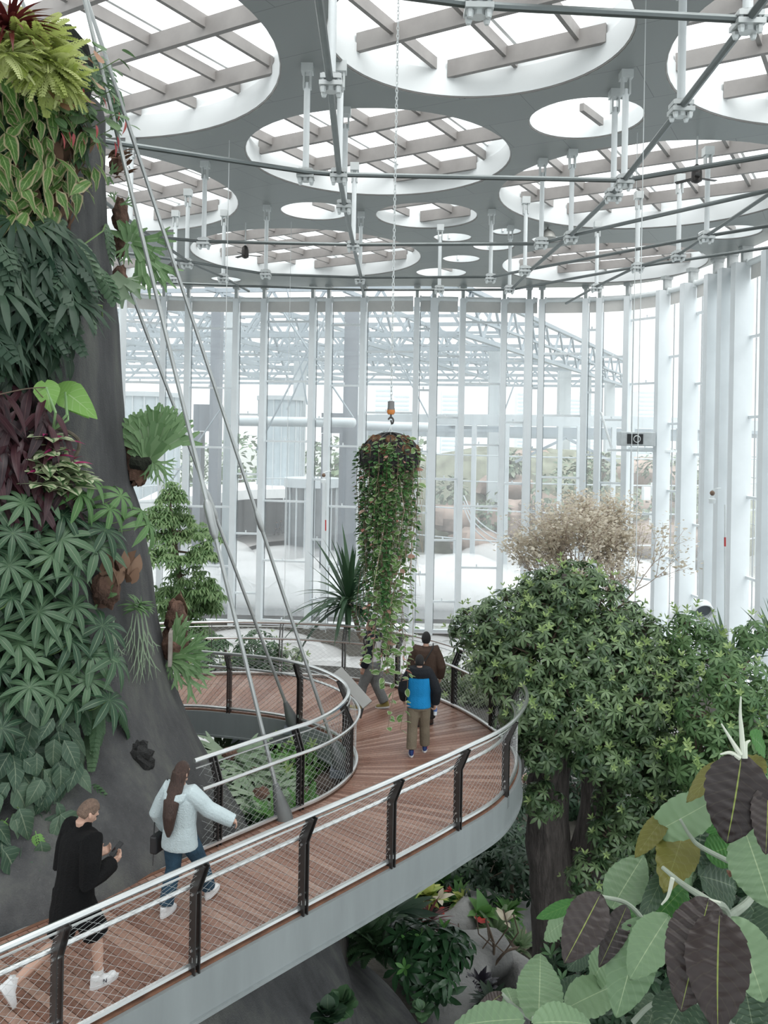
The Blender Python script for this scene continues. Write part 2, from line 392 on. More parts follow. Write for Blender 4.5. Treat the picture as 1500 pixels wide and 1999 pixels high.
# floor and ceiling
def plate(name, z, holes, m, th=0.05):
    bm = bmesh.new()
    def ring(pts):
        vs = [bm.verts.new((p[0], p[1], z)) for p in pts]
        for a, b in zip(vs, vs[1:] + vs[:1]): bm.edges.new((a, b))
    ring([(p.x, p.y) for p in PLAN])
    for (x, y, r) in holes:
        n = 56 if r > 2.5 else 36
        ring([(x + r * math.cos(2 * PI * i / n), y + r * math.sin(2 * PI * i / n)) for i in range(n)])
    bmesh.ops.triangle_fill(bm, use_beauty=True, use_dissolve=False, edges=bm.edges[:], normal=(0, 0, -1))
    me = bpy.data.meshes.new(name); bm.to_mesh(me); bm.free(); me.materials.append(m)
    o = bpy.data.objects.new(name, me); COL.objects.link(o); o['kind'] = 'structure'
    s_ = o.modifiers.new('thickness', 'SOLIDIFY'); s_.thickness = th; s_.offset = 1
    return o
def ceilmat():
    m, t, b = nodes('ceiling_panels'); L = t.links.new
    tc = N(t, 'ShaderNodeTexCoord'); mp = N(t, 'ShaderNodeMapping'); L(tc.outputs['Object'], mp.inputs[0]); mp.inputs['Rotation'].default_value = (0, 0, 0.5)
    br = t.nodes.new('ShaderNodeTexBrick'); L(mp.outputs[0], br.inputs[0]); br.inputs['Scale'].default_value = 1.0
    for k, v in {'Mortar Size': 0.012, 'Brick Width': 3.4, 'Row Height': 2.3, 'Mortar Smooth': 0.3}.items(): br.inputs[k].default_value = v
    br.inputs['Color1'].default_value = (0.27, 0.29, 0.285, 1); br.inputs['Color2'].default_value = (0.25, 0.272, 0.268, 1); br.inputs['Mortar'].default_value = (0.14, 0.155, 0.155, 1)
    L(br.outputs[0], b.inputs['Base Color']); b.inputs['Roughness'].default_value = 0.38; b.inputs['Metallic'].default_value = 0.1
    return m
plate('ceiling', ZCE, SKY, ceilmat(), 0.06)
# skylights: white ring lining, warm grey rafters in two directions, glass above
ad = Vector((0.857, -0.515, 0)); an = Vector((0.515, 0.857, 0))
for i, (x, y, r) in enumerate(SKY):
    big = r > 2.5; h = 0.75 if big else 0.5 if r > 1.3 else 0.45
    c = Vector((x, y, ZCE))
    sk = thing('skylight', c, SKYLAB[i], 'skylight', 'round skylights in the ceiling')
    n = 64 if big else 40
    b = MB(); prof = [(r, 0.0), (r - 0.05, 0.0), (r - 0.05, h), (r + 0.02, h), (r + 0.02, 0.0)]
    vs = []; fs = []
    for (rr, z) in prof[:4]:
        for j in range(n): vs.append(c + Vector((rr * math.cos(2 * PI * j / n), rr * math.sin(2 * PI * j / n), z)))
    for k in range(3):
        for j in range(n): fs.append((k * n + j, k * n + (j + 1) % n, (k + 1) * n + (j + 1) % n, (k + 1) * n + j))
    b.add(vs, fs); b.build('ring_lining', M_drum, sk, True)
    tr = MB(); tr.tube([c + Vector(((r + 0.0) * math.cos(2 * PI * j / n), (r + 0.0) * math.sin(2 * PI * j / n), -0.015)) for j in range(n)], 0.03, 6, True); tr.build('edge_trim', M_rafter, sk, True)
    zt = ZCE + h
    pn = MB(); pn.lathe([(r + 0.3, 0.0), (r + 0.3, 0.02)], (x, y, zt + 0.62), 48); pn.build('glass_pane', M_roofglass, sk)
    up = MB(); up.lathe([(r + 0.02, 0), (r + 0.02, 0.6)], (x, y, zt), n); up.f = [f for f in up.f if len(f) == 4]; up.build('upstand', M_drum, sk, True)
    if r > 2.2:
        a0 = (c.dot(an)); ks = range(int((a0 - r - 0.67) / 2.7), int((a0 + r - 0.67) / 2.7) + 2)
        for k in ks:
            d = 0.67 + 2.7 * k - a0
            if abs(d) < r * 0.96:
                hl = math.sqrt(r * r - d * d) - 0.03; mid = c + an * d; mid.z = zt + 0.02
                bm = MB(); bm.beam(mid - ad * hl, mid + ad * hl, 0.16, 0.5); bm.build('rafter', M_rafter, sk)
        s0 = c.dot(ad)
        for k in range(int((s0 - r) / 2.1) - 1, int((s0 + r) / 2.1) + 2):
            d = 2.1 * k + 0.9 - s0
            if abs(d) < r * 0.96:
                hl = math.sqrt(r * r - d * d) - 0.03; mid = c + ad * d; mid.z = zt + 0.16
                bm = MB(); bm.beam(mid - an * hl, mid + an * hl, 0.12, 0.34); bm.build('purlin', M_rafter, sk)
                if k % 2: bm = MB(); bm.beam(mid - an * hl + Vector((0.2, 0.1, 0.38)), mid + an * hl + Vector((0.2, 0.1, 0.38)), 0.10, 0.06); bm.build('glazing_bar', M_drum, sk)
    elif r > 1.4:
        bm = MB(); bm.beam(c + an * (r * 0.9) + Vector((0, 0, h - .1)), c + an * (r * 0.1) + Vector((-0.2, 0, h - .1)), 0.14, 0.24); bm.build('rafter', M_rafter, sk)
    else:
        bm = MB(); bm.beam(c + Vector((-0.1, r - 0.05, h)), c + Vector((-0.1, r - 0.1, 0.12)), 0.08, 0.08, (0, 1, 0)); bm.build('drain_pipe', M_clamp, sk)
# glazed wall: columns stand on the curve where the photo's columns stand
def on_plan(px):
    u, v = uv(px, 700); d = Vector((u / F, 1, 0)); best = None
    for a, b in zip(PLAN, PLAN[1:] + PLAN[:1]):
        e = b - a; den = d.x * e.y - d.y * e.x
        if abs(den) < 1e-9: continue
        t = (a.x * e.y - a.y * e.x) / den; q = (a.x * d.y - a.y * d.x) / den
        if 0 <= q <= 1 and t > 5 and (best is None or t > best[0]): best = (t, a + e * q, e.normalized())
    return best[1], best[2]
colpx = [150, 195, 236, 318, 368, 462, 517, 612, 643, 711, 813, 846, 901, 982, 1031, 1056, 1143, 1171, 1229, 1309]
cols = [on_plan(x) for x in colpx]
# along the right-hand side the curve runs towards the viewer: columns follow it at their own spacing
s = [p for p in PLAN if p.x > 17 and 10 < p.y < 53.2]; s.sort(key=lambda p: -p.y)
side = resample(s, 1.0); gaps = [2.6, 2.9, 1.6, 1.5, 3.1, 1.4, 3.2, 1.5, 3.2, 1.5, 3.2, 1.5, 3.2, 1.5, 3.2]
dist = 1.0
for gp in gaps:
    dist += gp; k = int(dist)
    if k + 1 < len(side):
        p = side[k].lerp(side[k + 1], dist - k); cols.append((p, (side[k + 1] - side[k]).normalized()))
rng = random.Random(3)
centre = Vector((-3, 25, 0))
wincount = 0
for i, (p, tg) in enumerate(cols):
    inw = Vector((-tg.y, tg.x, 0))
    if inw.dot(centre - p) < 0: inw = -inw
    ang = math.atan2(tg.y, tg.x); wd = 0.36 if i < len(colpx) and colpx[i] not in (846, 1031) else 0.5; dp = 0.62 if i < len(colpx) - 1 else 1.0
    b = MB(); b.box(p + inw * (dp / 2) + Vector((0, 0, (ZG + ZCE - 0.9) / 2 - 0.15)), (wd, dp, ZCE - 0.9 - ZG + 0.3), ang)
    co = b.build('column', M_column); co['kind'] = 'structure'
    b = MB(); b.box(p + inw * 0.3 + Vector((0, 0, ZCE - 0.6)), (wd * 0.55, 0.5, 1.1), ang); b.box(p + inw * 0.34 + Vector((0, 0, ZCE - 0.12)), (0.42, 0.6, 0.22), ang); b.build('column_head', mat('grey_bracket_steel', (0.42, 0.45, 0.45), 0.4, 0.3), co)
    b = MB(); b.box(p + inw * 0.02 + Vector((wd * 0.5 + 0.05, 0, (ZG + ZCE - 1) / 2)), (0.04, 0.06, ZCE - 1 - ZG), ang); b.build('gasket_rail', mat('dark_gasket', (0.2, 0.22, 0.23), 0.5), co)
    if i + 1 < len(cols):
        q, tq = cols[i + 1]
        wincount += 1
        wn = thing('window_%d' % wincount, (p + q) / 2 + Vector((0, 0, ZG)), kind='structure')
        d = (q - p); L = d.length; dn = d.normalized(); a2 = math.atan2(dn.y, dn.x)
        b = MB(); b.box((p + q) / 2 + Vector((0, 0, (ZG + ZCE - 1.3) / 2)) - inw * 0.05, (L, 0.025, ZCE - 1.3 - ZG), a2); b.build('glass_pane', M_paleglass, wn)
        off = 0 if i % 2 == 0 else 1
        if i >= 13: off = (i * 7) % 2
        z = 12.9 - 2.03 * off - (0.25 * ((i * 5) % 3))
        while z > ZG + 0.3:
            b = MB(); b.beam(p + Vector((0, 0, z)) + inw * 0.12, q + Vector((0, 0, z)) + inw * 0.12, 0.16, 0.13); b.tube([p.lerp(q, 0.45) + Vector((0, 0, z + 0.07)) + inw * 0.12, p.lerp(q, 0.45) + Vector((0, 0, z + 0.22)) + inw * 0.12], 0.05, 6)
            b.build('transom', M_column, wn); z -= 4.06
        b = MB(); b.beam(p + Vector((0, 0, ZG + 0.1)), q + Vector((0, 0, ZG + 0.1)), 0.25, 0.22); b.build('sill', M_column, wn)
        if L > 0.5:
            b = MB(); sd = dn * (wd / 2 + 0.05); aa = p + sd + inw * 0.2; bb = q - sd + inw * 0.2
            b.beam(aa + Vector((0, 0, ZCE - 1.35)), bb + Vector((0, 0, ZCE - 1.35)), 0.03, 0.85)
            bl = b.build('roller_blind', mat('cream_blind_fabric', (0.66, 0.65, 0.63), 0.7, 0, 0.03), wn)
            b = MB(); b.tube([aa + Vector((0, 0, ZCE - 0.92)) + inw * 0.06, bb + Vector((0, 0, ZCE - 0.92)) + inw * 0.06], 0.16, 10); b.build('roller_tube', M_white, bl, True)
            b = MB(); b.beam(aa + Vector((0, 0, ZCE - 1.15)) + inw * 0.1, aa + Vector((0, 0, ZCE - 0.75)) + inw * 0.1, 0.12, 0.3, tuple(inw)); b.build('bracket', M_white, bl)
# remaining wall, out of view: plain columns and panes so that the hall is closed
def far_side(lo, hi):
    pts = [p for p in PLAN]
    i0 = next(i for i, p in enumerate(pts) if (p - lo).length == min((q - lo).length for q in pts)); out = [lo]; k = i0
    while (pts[k % len(pts)] - hi).length > 1.6 and len(out) < 300: k += 1; out.append(pts[k % len(pts)])
    return resample(out + [hi], 3.0)
rest = far_side(cols[-1][0], cols[0][0])
for p, q in zip(rest, rest[1:]):
    wincount += 1; wn = thing('window_%d' % wincount, (p + q) / 2 + Vector((0, 0, ZG)), kind='structure')
    dn = (q - p).normalized(); a2 = math.atan2(dn.y, dn.x)
    b = MB(); b.box((p + q) / 2 + Vector((0, 0, (ZG + ZCE) / 2)), ((q - p).length, 0.025, ZCE - ZG), a2); b.build('glass_pane', M_paleglass, wn)
    b = MB(); b.box(p + Vector((0, 0, (ZG + ZCE) / 2)), (0.2, 0.5, ZCE - ZG), a2); b.build('mullion', M_column, wn)
plate('floor', ZG - 0.05, [], mat('dark_planting_soil', (0.06, 0.055, 0.045), 0.95, 0, 0.4, 2.0, 0.6, 8.0), 0.05)

# ---------------------------------------------------------------- tie rods under the ceiling and the struts that carry them
def rod(pts, r, label):
    b = MB(); b.tube(pts, r, 8); return tag(b.build('tie_rod', M_rod, None, True), label, 'tie rod', 'tie rods under the ceiling')
zr = ZROD
R3 = lambda x, y, dz=0: Vector((x, y, zr + dz))
rod([R3(-1.15, 10), R3(-1.2, 16.9), R3(-1.33, 22.9), R3(-1.33, 25.9), R3(-1.26, 31.2), R3(-1.15, 37.8), R3(-1.15, 42)], 0.075, 'dark radial tie rod running down the ceiling left of the chain')
rod([R3(5.6, 8), R3(5.92, 14.1), R3(6.12, 17.9), R3(6.36, 22.95), R3(6.4, 24.2), R3(6.3, 29.3), R3(6.0, 35.2), R3(5.9, 40.2)], 0.075, 'dark diagonal tie rod falling from the top right corner')
rod([R3(11.2, 15), R3(10.74, 24), R3(10.87, 28.9), R3(10.95, 32), R3(10.1, 34.4), R3(9.6, 39.1), R3(9.3, 44)], 0.06, 'tie rod along the right side by the far columns')
rod([R3(-9, 15), R3(-8.6, 29), R3(-8.2, 34.9), R3(-7.4, 38.2), R3(-6.8, 42)], 0.06, 'short tie rod at far left behind the stay cables')
rod([R3(-13, 15), R3(-6.88, 20.6), R3(-2.24, 22.7), R3(-1.33, 22.9), R3(6.36, 22.95), R3(9.24, 20.8), R3(16, 14)], 0.07, 'long cross tie rod passing in front of the centre skylight')
rod([R3(-4, 12.6), R3(1.41, 13.8), R3(5.92, 14.1), R3(12, 13)], 0.07, 'nearest cross tie rod at the top edge')
rod([R3(-16, 26), R3(-8.6, 30.6), R3(-6.76, 31.2), R3(-1.26, 31.3), R3(5.48, 30.6), R3(6.3, 29.3), R3(10.6, 23.6), R3(15, 17)], 0.065, 'second cross tie rod, behind the first')
rod([R3(-14, 31), R3(-8.2, 34.9), R3(-5.3, 37.4), R3(-1.15, 37.8), R3(4.56, 37.1), R3(6.0, 35.2), R3(10.9, 29), R3(17.6, 22)], 0.06, 'third cross tie rod, in front of the far skylights')
rod([R3(-17, 36), R3(-12, 39.8), R3(-7.4, 40.4), R3(-1.15, 41), R3(2.5, 40.6), R3(5.9, 40.2), R3(10.1, 34.4), R3(18, 26)], 0.06, 'farthest cross tie rod near the far wall')
SPX = [(597, 340), (662, 340), (672, 400), (647, 160), (398, 472), (690, 478), (519, 533), (703, 543), (1198, 378), (1219, 352), (1057, 472), (1115, 460), (958, 541), (1025, 526), (858, 563), (1330, 210), (935, 10), (1460, 40), (365, 512), (341, 541), (436, 541), (1245, 520), (1325, 497), (1380, 460), (995, 563), (1165, 560), (254, 440)]
SWHERE = ['in front of the left part of the centre skylight', 'at the crossing of the long and radial rods', 'below the crossing on the radial rod', 'high on the radial rod near the top edge', 'in front of the left skylight, behind the cables',
          'on the radial rod at the second cross rod', 'in front of the far left skylight beside the fan', 'at the far end of the radial rod', 'left one of the close pair right of centre', 'right one of the close pair right of centre',
          'left one of the pair before the wide right skylight', 'right one of the pair before the wide right skylight', 'beside the cluster of small openings', 'before the left rim of the far right skylight', 'among the small openings above the far wall', 'on the diagonal rod near the top right',
          'cut by the top edge at centre', 'cut by the top right corner', 'at far left behind the staghorn frond', 'lowest one at far left', 'at far left near the wall', 'before the far right skylight', 'below the wide right skylight',
          'beside the small oval opening at right', 'at the far end of the diagonal rod', 'near the far right wall', 'hidden partly by the stay cables at left']
def strut(p, where):
    st = thing('strut', (p.x, p.y, zr), 'white vertical strut with bolted clamp ' + where, 'strut', 'ceiling struts')
    b = MB(); b.tube([(p.x, p.y, zr - 0.1), (p.x, p.y, ZCE - 0.55)], 0.085, 10); b.build('rod', M_white, st, True)
    b = MB(); b.box((p.x - 0.09, p.y, ZCE - 0.45), (0.05, 0.22, 0.5)); b.box((p.x + 0.09, p.y, ZCE - 0.45), (0.05, 0.22, 0.5)); b.box((p.x, p.y, ZCE - 0.14), (0.32, 0.34, 0.28)); b.build('top_bracket', M_clamp, st)
    b = MB(); b.box((p.x, p.y, zr + 0.06), (0.42, 0.36, 0.09)); b.box((p.x, p.y, zr - 0.08), (0.46, 0.4, 0.09)); b.lathe([(0.13, -0.2), (0.13, 0.16)], (p.x, p.y, zr), 10); cl = b.build('clamp', M_clamp, st)
    for sx in (-0.15, 0.15):
        for sy in (-0.12, 0.12):
            b = MB(); b.lathe([(0.04, -0.26), (0.06, -0.2), (0.06, -0.14), (0.035, -0.12), (0.035, 0.13)], (p.x + sx, p.y + sy, zr), 6); b.build('bolt', M_clamp, cl)
for (x, y), wh in zip(SPX, SWHERE):
    q = pz(x, y, zr); strut(q, wh)
# ceiling fans, pendant lamps, fine hanging lines
def fan(px, ptop, label):
    a = pz(*ptop, ZCE); zc = at(px[0], px[1], a.y).z; c = Vector((a.x, a.y, zc))
    f = thing('ceiling_fan', c, label, 'fan', 'ceiling fans')
    b = MB(); b.tube([(a.x, a.y, ZCE), (a.x, a.y, zc + 0.3)], 0.035, 6); b.build('down_rod', M_clamp, f)
    b = MB(); b.lathe([(0.05, 0.45), (0.14, 0.36), (0.17, 0.2), (0.17, -0.1), (0.06, -0.16)], c, 14); b.build('motor', M_post, f, True)
    for k in range(3):
        an_ = 0.25 + k * 2 * PI / 3; d = Vector((math.cos(an_), math.sin(an_), 0))
        b = MB(); b.beam(c + d * 0.12, c + d * 0.72 + Vector((0, 0, -0.02)), 0.16, 0.02, (0.25, 0, 1)); b.build('blade', M_post, f)
fan((480, 498), (480, 432), 'small dark ceiling fan hanging before the far left skylight'); fan((1363, 348), (1362, 262), 'small dark ceiling fan hanging before the wide right skylight')
def pendant(px, ptop, label):
    a = pz(*ptop, ZCE); zc = at(px[0], px[1], a.y).z; c = Vector((a.x, a.y, zc))
    f = thing('pendant_lamp', c, label, 'lamp')
    b = MB(); b.tube([(a.x, a.y, ZCE), (a.x, a.y, zc + 0.35)], 0.025, 6); b.build('stem', M_post, f)
    b = MB(); b.lathe([(0.1, 0.42), (0.16, 0.36), (0.30, 0.26), (0.38, 0.05), (0.40, 0.0), (0.36, 0.0)], c, 16); b.build('shade', mat('grey_lamp_shade', (0.36, 0.36, 0.34), 0.5, 0.3), f, True)
pendant((338, 526), (338, 503), 'grey dome pendant lamp at far left behind the cables'); pendant((1070, 465), (1070, 441), 'small dome pendant lamp beside the strut pair')
def line(pt, yb, label, r=0.012):
    a = pz(*pt, ZCE); zb = at(pt[0], yb, a.y).z
    b = MB(); b.tube([(a.x, a.y, ZCE), (a.x, a.y, zb)], r, 5); tag(b.build('hanging_wire', M_clamp, None), label, 'wire')
line((448, 270), 900, 'fine wire hanging left of centre behind the cables'); line((569, 430), 1230, 'fine wire hanging down to the mist at centre left'); line((1245, 255), 1000, 'fine chain hanging at right in front of the glass wall', 0.012)
# ================================================================ outside the glass: ground, water, mist, roof trusses, portal frames, far greenhouse, towers
M_truss = mat('pale_blue_grey_steel', (0.27, 0.315, 0.345), 0.5, 0, 0.06)
M_portal = mat('slate_grey_cladding', (0.145, 0.165, 0.19), 0.5, 0, 0.08, 0.4)
M_pale = mat('pale_cladding', (0.46, 0.50, 0.52), 0.6, 0, 0.06, 0.5)
M_pav = mat('plaza_paving', (0.42, 0.40, 0.39), 0.8, 0, 0.12, 0.6)
M_dark = mat('dark_recess_cladding', (0.07, 0.08, 0.09), 0.4, 0, 0.2)
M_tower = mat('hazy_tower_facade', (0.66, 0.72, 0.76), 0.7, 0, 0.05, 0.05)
ZO = -7.0
b = MB(); b.add([(-260, 60, ZO - .9), (260, 60, ZO - .9), (260, 700, ZO - .9), (-260, 700, ZO - .9)], [(0, 1, 2, 3)])
tag(b.build('ground_outside', mat('outside_ground', (0.30, 0.31, 0.29), 0.9, 0, 0.2, 0.1)), kind='structure')
# pond: dark water with the mist lying on it
b = MB(); pts = [(-34, 60.5), (-24, 66), (-17, 74), (-14, 84), (-8, 90), (2, 92), (12, 86), (20, 76), (26, 66), (28, 60.6), (20, 59.6), (-20, 60.2)]
pp = [Vector((x, y, ZO - .55)) for x, y in pts]; sp_ = spline(pp, 6, True); b.add(sp_, [tuple(range(len(sp_)))])
tag(b.build('pond_water', mat('dark_water', (0.05, 0.06, 0.065), 0.05, 0, 0.2, 0.3, 0.15, 2.0)), kind='structure')
b = MB(); bank = [Vector((q.x, q.y, ZO - .2)) for q in spline(pp[2:6], 8)]; b.tube(bank, 0.5, 8); tag(b.build('pond_bank', mat('stone_bank', (0.2, 0.2, 0.2), 0.9, 0, 0.3, 2.0), None, True), kind='structure')
b = MB(); p0 = [at(x, y, Y) for x, y, Y in [(330, 1105, 82), (470, 1080, 90), (520, 1062, 96), (600, 1052, 101), (660, 1047, 104), (660, 1030, 118), (300, 1030, 120)]]
b.add([Vector((q.x, q.y, ZO)) for q in p0], [tuple(range(7))]); b.build('plaza', M_pav)['kind'] = 'structure'
# mist: soft overlapping puffs
mm = bpy.data.materials.new('mist'); mm.use_nodes = True; t = mm.node_tree; t.nodes.remove(t.nodes['Principled BSDF'])
vs = N(t, 'ShaderNodeVolumeScatter', Color=(1, 1, 1, 1), Density=0.5, Anisotropy=0.0); t.links.new(vs.outputs[0], t.nodes['Material Output'].inputs['Volume'])
rng = random.Random(11); b = MB()
for k in range(51):
    x = -17 + 42 * (k % 17) / 16 + rng.uniform(-1.5, 1.5); y = rng.uniform(63.5, 71) if k < 34 else rng.uniform(72, 84); rx = rng.uniform(3, 6)
    b.ball((x, y, ZO - 0.3), (rx, rng.uniform(1.8, 3.0), rng.uniform(1.0, 2.6)), 14, 8)
for k in range(26):
    b.ball((rng.uniform(-13, 13), rng.uniform(31, 52), ZG + .2), (rng.uniform(2.5, 4.5), rng.uniform(2, 3.5), rng.uniform(.7, 1.5)), 14, 8)
cy.volume_bounces = 5
mo = b.build('mist', mm, None, True); tag(mo, 'white mist drifting low over the pond and along the foot of the glass wall', 'mist', kind='stuff')
# factory roof frame: parallel trusses on an eaves truss that runs away to the right
ZB, ZT = 14.6, 18.9
def truss(a, bb, label, n, r=0.16, w0=0.3):
    a = Vector(a); bb = Vector(bb); tr = thing('roof_truss', (a.x, a.y, ZB), label, 'roof truss', 'roof trusses outside the glass')
    m = MB(); m.beam((a.x, a.y, ZT), (bb.x, bb.y, ZT), w0, 0.42); m.build('top_chord', M_truss, tr)
    m = MB(); m.beam((a.x, a.y, ZB), (bb.x, bb.y, ZB), w0, 0.42); m.build('bottom_chord', M_truss, tr)
    m = MB(); m.beam((a.x, a.y, (ZT + ZB) / 2 - .4), (bb.x, bb.y, (ZT + ZB) / 2 - .4), w0 * .7, 0.25); m.build('middle_chord', M_truss, tr)
    for k in range(n):
        p = a.lerp(bb, k / n); q = a.lerp(bb, (k + 1) / n); mid = (p + q) / 2
        m = MB(); m.beam((p.x, p.y, ZB), (mid.x, mid.y, ZT), 0.22, 0.26); m.beam((mid.x, mid.y, ZT), (q.x, q.y, ZB), 0.22, 0.26)
        m.tube([(p.x, p.y, ZB + 1.6), ((p.x + mid.x) / 2, (p.y + mid.y) / 2, (ZB + ZT) / 2 - .4)], 0.09, 5); m.build('web_member', M_truss, tr)
eave0, eave1 = Vector((6.5, 76, 0)), Vector((43, 150, 0))
truss(eave0, eave1, 'eaves truss of the pale steel roof running away to the right', 13, w0=0.5)
names = ['nearest', 'second', 'third', 'fourth', 'fifth', 'sixth', 'seventh']
for k in range(7):
    a = eave0.lerp(eave1, 0.02 + 0.16 * k); L = 62 + 8 * k
    truss(a, a + Vector((-L, 0.12 * L + 3, 0)), '%s cross truss of the pale steel roof, counted from the glass' % names[k], 12)
for k in range(4):
    x0 = -4 - 13 * k
    truss((x0, 80, 0), (x0 + 26, 150, 0), '%s lengthwise truss of the pale steel roof, counted from the eaves' % names[k], 10)
for i, (px, Y, w_) in enumerate([(1101, 118, 1.6), (1143, 128, 1.4), (1190, 140, 1.4), (965, 92, 1.2), (585, 108, 1.5)]):
    p = at(px, 800, Y); m = MB(); m.box((p.x, p.y, (ZB + ZO) / 2), (w_, w_, ZB - ZO))
    tag(m.build('roof_column', M_pale), ['pale roof column right of the far truss end, nearest', 'pale roof column seen between two wall columns at right', 'farthest pale roof column at right', 'pale roof column behind the centre right panes', 'pale roof column left of centre with forked head'][i], 'column')
    for sx in (-1, 1):
        m = MB(); m.beam((p.x, p.y, ZB - 3), (p.x + sx * 2.2, p.y, ZB), 0.3, 0.3)
# tall slate columns and portal frames
def slate(px0, px1, ytop, Y, label, depth=1.6):
    a = at(px0, ytop, Y); c = at(px1, ytop, Y); m = MB(); m.box(((a.x + c.x) / 2, Y + depth / 2, (a.z + ZO - .5) / 2), (c.x - a.x, depth, a.z - ZO + .5))
    return m
for args in [((674, 702, 578, 70), 'tall slate grey column behind the panes left of the hanging basket'), ((413, 431, 585, 72), 'tall slate grey column behind the panes by the stay cables'), ((441, 460, 583, 64), 'grey corner column close behind the glass left of centre')]:
    tag(slate(*args[0], None).build('slate_column', M_portal if args[0][0] != 441 else M_pale), args[1], 'column')
def portal(x0, x1, y0, y1, lw, Y, label):
    pt = thing('portal_frame', at((x0 + x1) / 2, y1, Y), label, 'portal frame')
    for (p, q) in ((x0, x0 + lw), (x1 - lw, x1)): slate(p, q, y1, Y, '').build('post', M_portal, pt)
    a = at(x0, y0, Y); c = at(x1, y1, Y); m = MB(); m.box(((a.x + c.x) / 2, Y + .8, (a.z + c.z) / 2), (c.x - a.x, 1.6, a.z - c.z)); m.build('lintel', M_portal, pt)
portal(378, 427, 789, 842, 15, 73, 'slate grey portal frame outside, at left behind the cables')
portal(628, 676, 806, 846, 13, 74, 'slate grey portal frame outside, against the tall slate column')
for (x0, x1, yy, Y, lab) in [(468, 690, 822, 69, 'large white horizontal pipe ending at the tall slate column'), (704, 838, 831, 72, 'large white horizontal pipe passing behind the hanging basket')]:
    a, c = at(x0, yy, Y), at(x1, yy + 3, Y); m = MB(); r = 0.40
    m.tube([a, c, c + Vector((0.15, 0, 0)), c + Vector((0.25, 0, 0))], [r, r, r * .8, r * .3], 14); tag(m.build('pipe', M_pale, None, True), lab, 'pipe')
for (a, c, lab) in [(((500, 880, 66)), (640, 610, 66), 'long diagonal bracing rod behind the left panes'), ((540, 590, 67), (690, 815, 67), 'diagonal bracing rod falling right behind the left panes'), ((560, 800, 68), (640, 620, 68), 'short diagonal bracing rod by the slate column'), ((430, 800, 66), (320, 960, 66), 'diagonal bracing rod at far left behind the cables'), ((560, 560, 75), (600, 790, 76), 'thin bracing rod near the portal frame'), ((1010, 735, 90), (975, 830, 90), 'thin bracing rod behind the right panes'), ((720, 590, 80), (840, 820, 80), 'thin bracing rod behind the hanging basket chain')]:
    m = MB(); m.tube([at(*a), at(*c)], 0.075, 6); tag(m.build('bracing_rod', M_truss, None, True), lab, 'rod')
# left: curved pavilion, terrace with glass balustrade, dark recess and the dark glass drum
def drum(px, y_top, y_bot, rpx, Y, label, glass, roofm, roof=0.5):
    c = at(px, y_bot, Y); zt = at(px, y_top, Y).z; r = rpx / F * Y; d = thing('pavilion', (c.x, c.y, c.z), label, 'pavilion')
    m = MB(); m.lathe([(r, 0), (r, zt - c.z)], c, 40); m.build('glass_drum', glass, d, True)
    m = MB(); m.lathe([(r * .2, zt - c.z), (r + .25, zt - c.z), (r + .25, zt - c.z + roof), (r * .2, zt - c.z + roof)], c, 40); m.build('roof_rim', roofm, d, True)
    for k in range(18):
        an_ = 2 * PI * k / 18; m = MB(); m.box((c.x + (r + .06) * math.cos(an_), c.y + (r + .06) * math.sin(an_), (c.z + zt) / 2), (0.14, 0.14, zt - c.z), an_); m.build('mullion', M_pale, d)
M_tint = mat('blue_grey_glazing', (0.40, 0.46, 0.49), 0.12, 0, 0.1, 0.6); M_darkglass = mat('dark_reflecting_glazing', (0.10, 0.115, 0.125), 0.06, 0, 0.3, 0.3)
drum(285, 776, 975, 62, 96, 'pale curved pavilion outside at far left behind the staghorn fern', M_tint, M_pale)
drum(545, 782, 955, 42, 104, 'pale round pavilion outside with a white rim, behind the bracing rods', M_tint, M_pale)
drum(607, 950, 1104, 50, 86, 'dark reflecting round glass drum standing at the pond', M_darkglass, M_pale, 0.9)
ter = thing('terrace', at(450, 960, 92), 'white curved terrace with glass balustrade above a dark recess', 'terrace')
tp = [at(x, y, Y) for x, y, Y in [(270, 995, 76), (340, 985, 80), (420, 960, 86), (480, 950, 92), (560, 952, 95), (660, 975, 96)]]; tz = tp[0].z * 0 - 0.9
tl = spline([Vector((q.x, q.y, tz)) for q in tp], 6)
m = MB(); k = len(tl); m.add(tl + [q + Vector((0, 0, -1.0)) for q in tl] + [q + Vector((-2, 16, 0)) for q in tl] + [q + Vector((-2, 16, -1.0)) for q in tl], [(i, i + 1, k + i + 1, k + i) for i in range(k - 1)] + [(i, 2 * k + i, 2 * k + i + 1, i + 1) for i in range(k - 1)] + [(k + i, k + i + 1, 3 * k + i + 1, 3 * k + i) for i in range(k - 1)]); m.build('slab', mat('white_terrace', (0.72, 0.73, 0.73), 0.7, 0, 0.04), ter, True)
m = MB(); m.tube([q + Vector((0, 0.3, 1.2)) for q in tl], 0.06, 6); m.build('handrail', M_pale, ter, True)
for q in tl[::2]:
    m = MB(); m.beam(q + Vector((0, .3, 0)), q + Vector((0, .3, 1.2)), 0.07, 0.07); m.build('baluster', M_pale, ter)
m = MB(); m.add([q + Vector((-1, 10, -1)) for q in tl] + [Vector((q.x - 1, q.y + 10, ZO)) for q in tl], [(i, i + 1, k + i + 1, k + i) for i in range(k - 1)]); m.build('recess_wall', M_dark, ter)
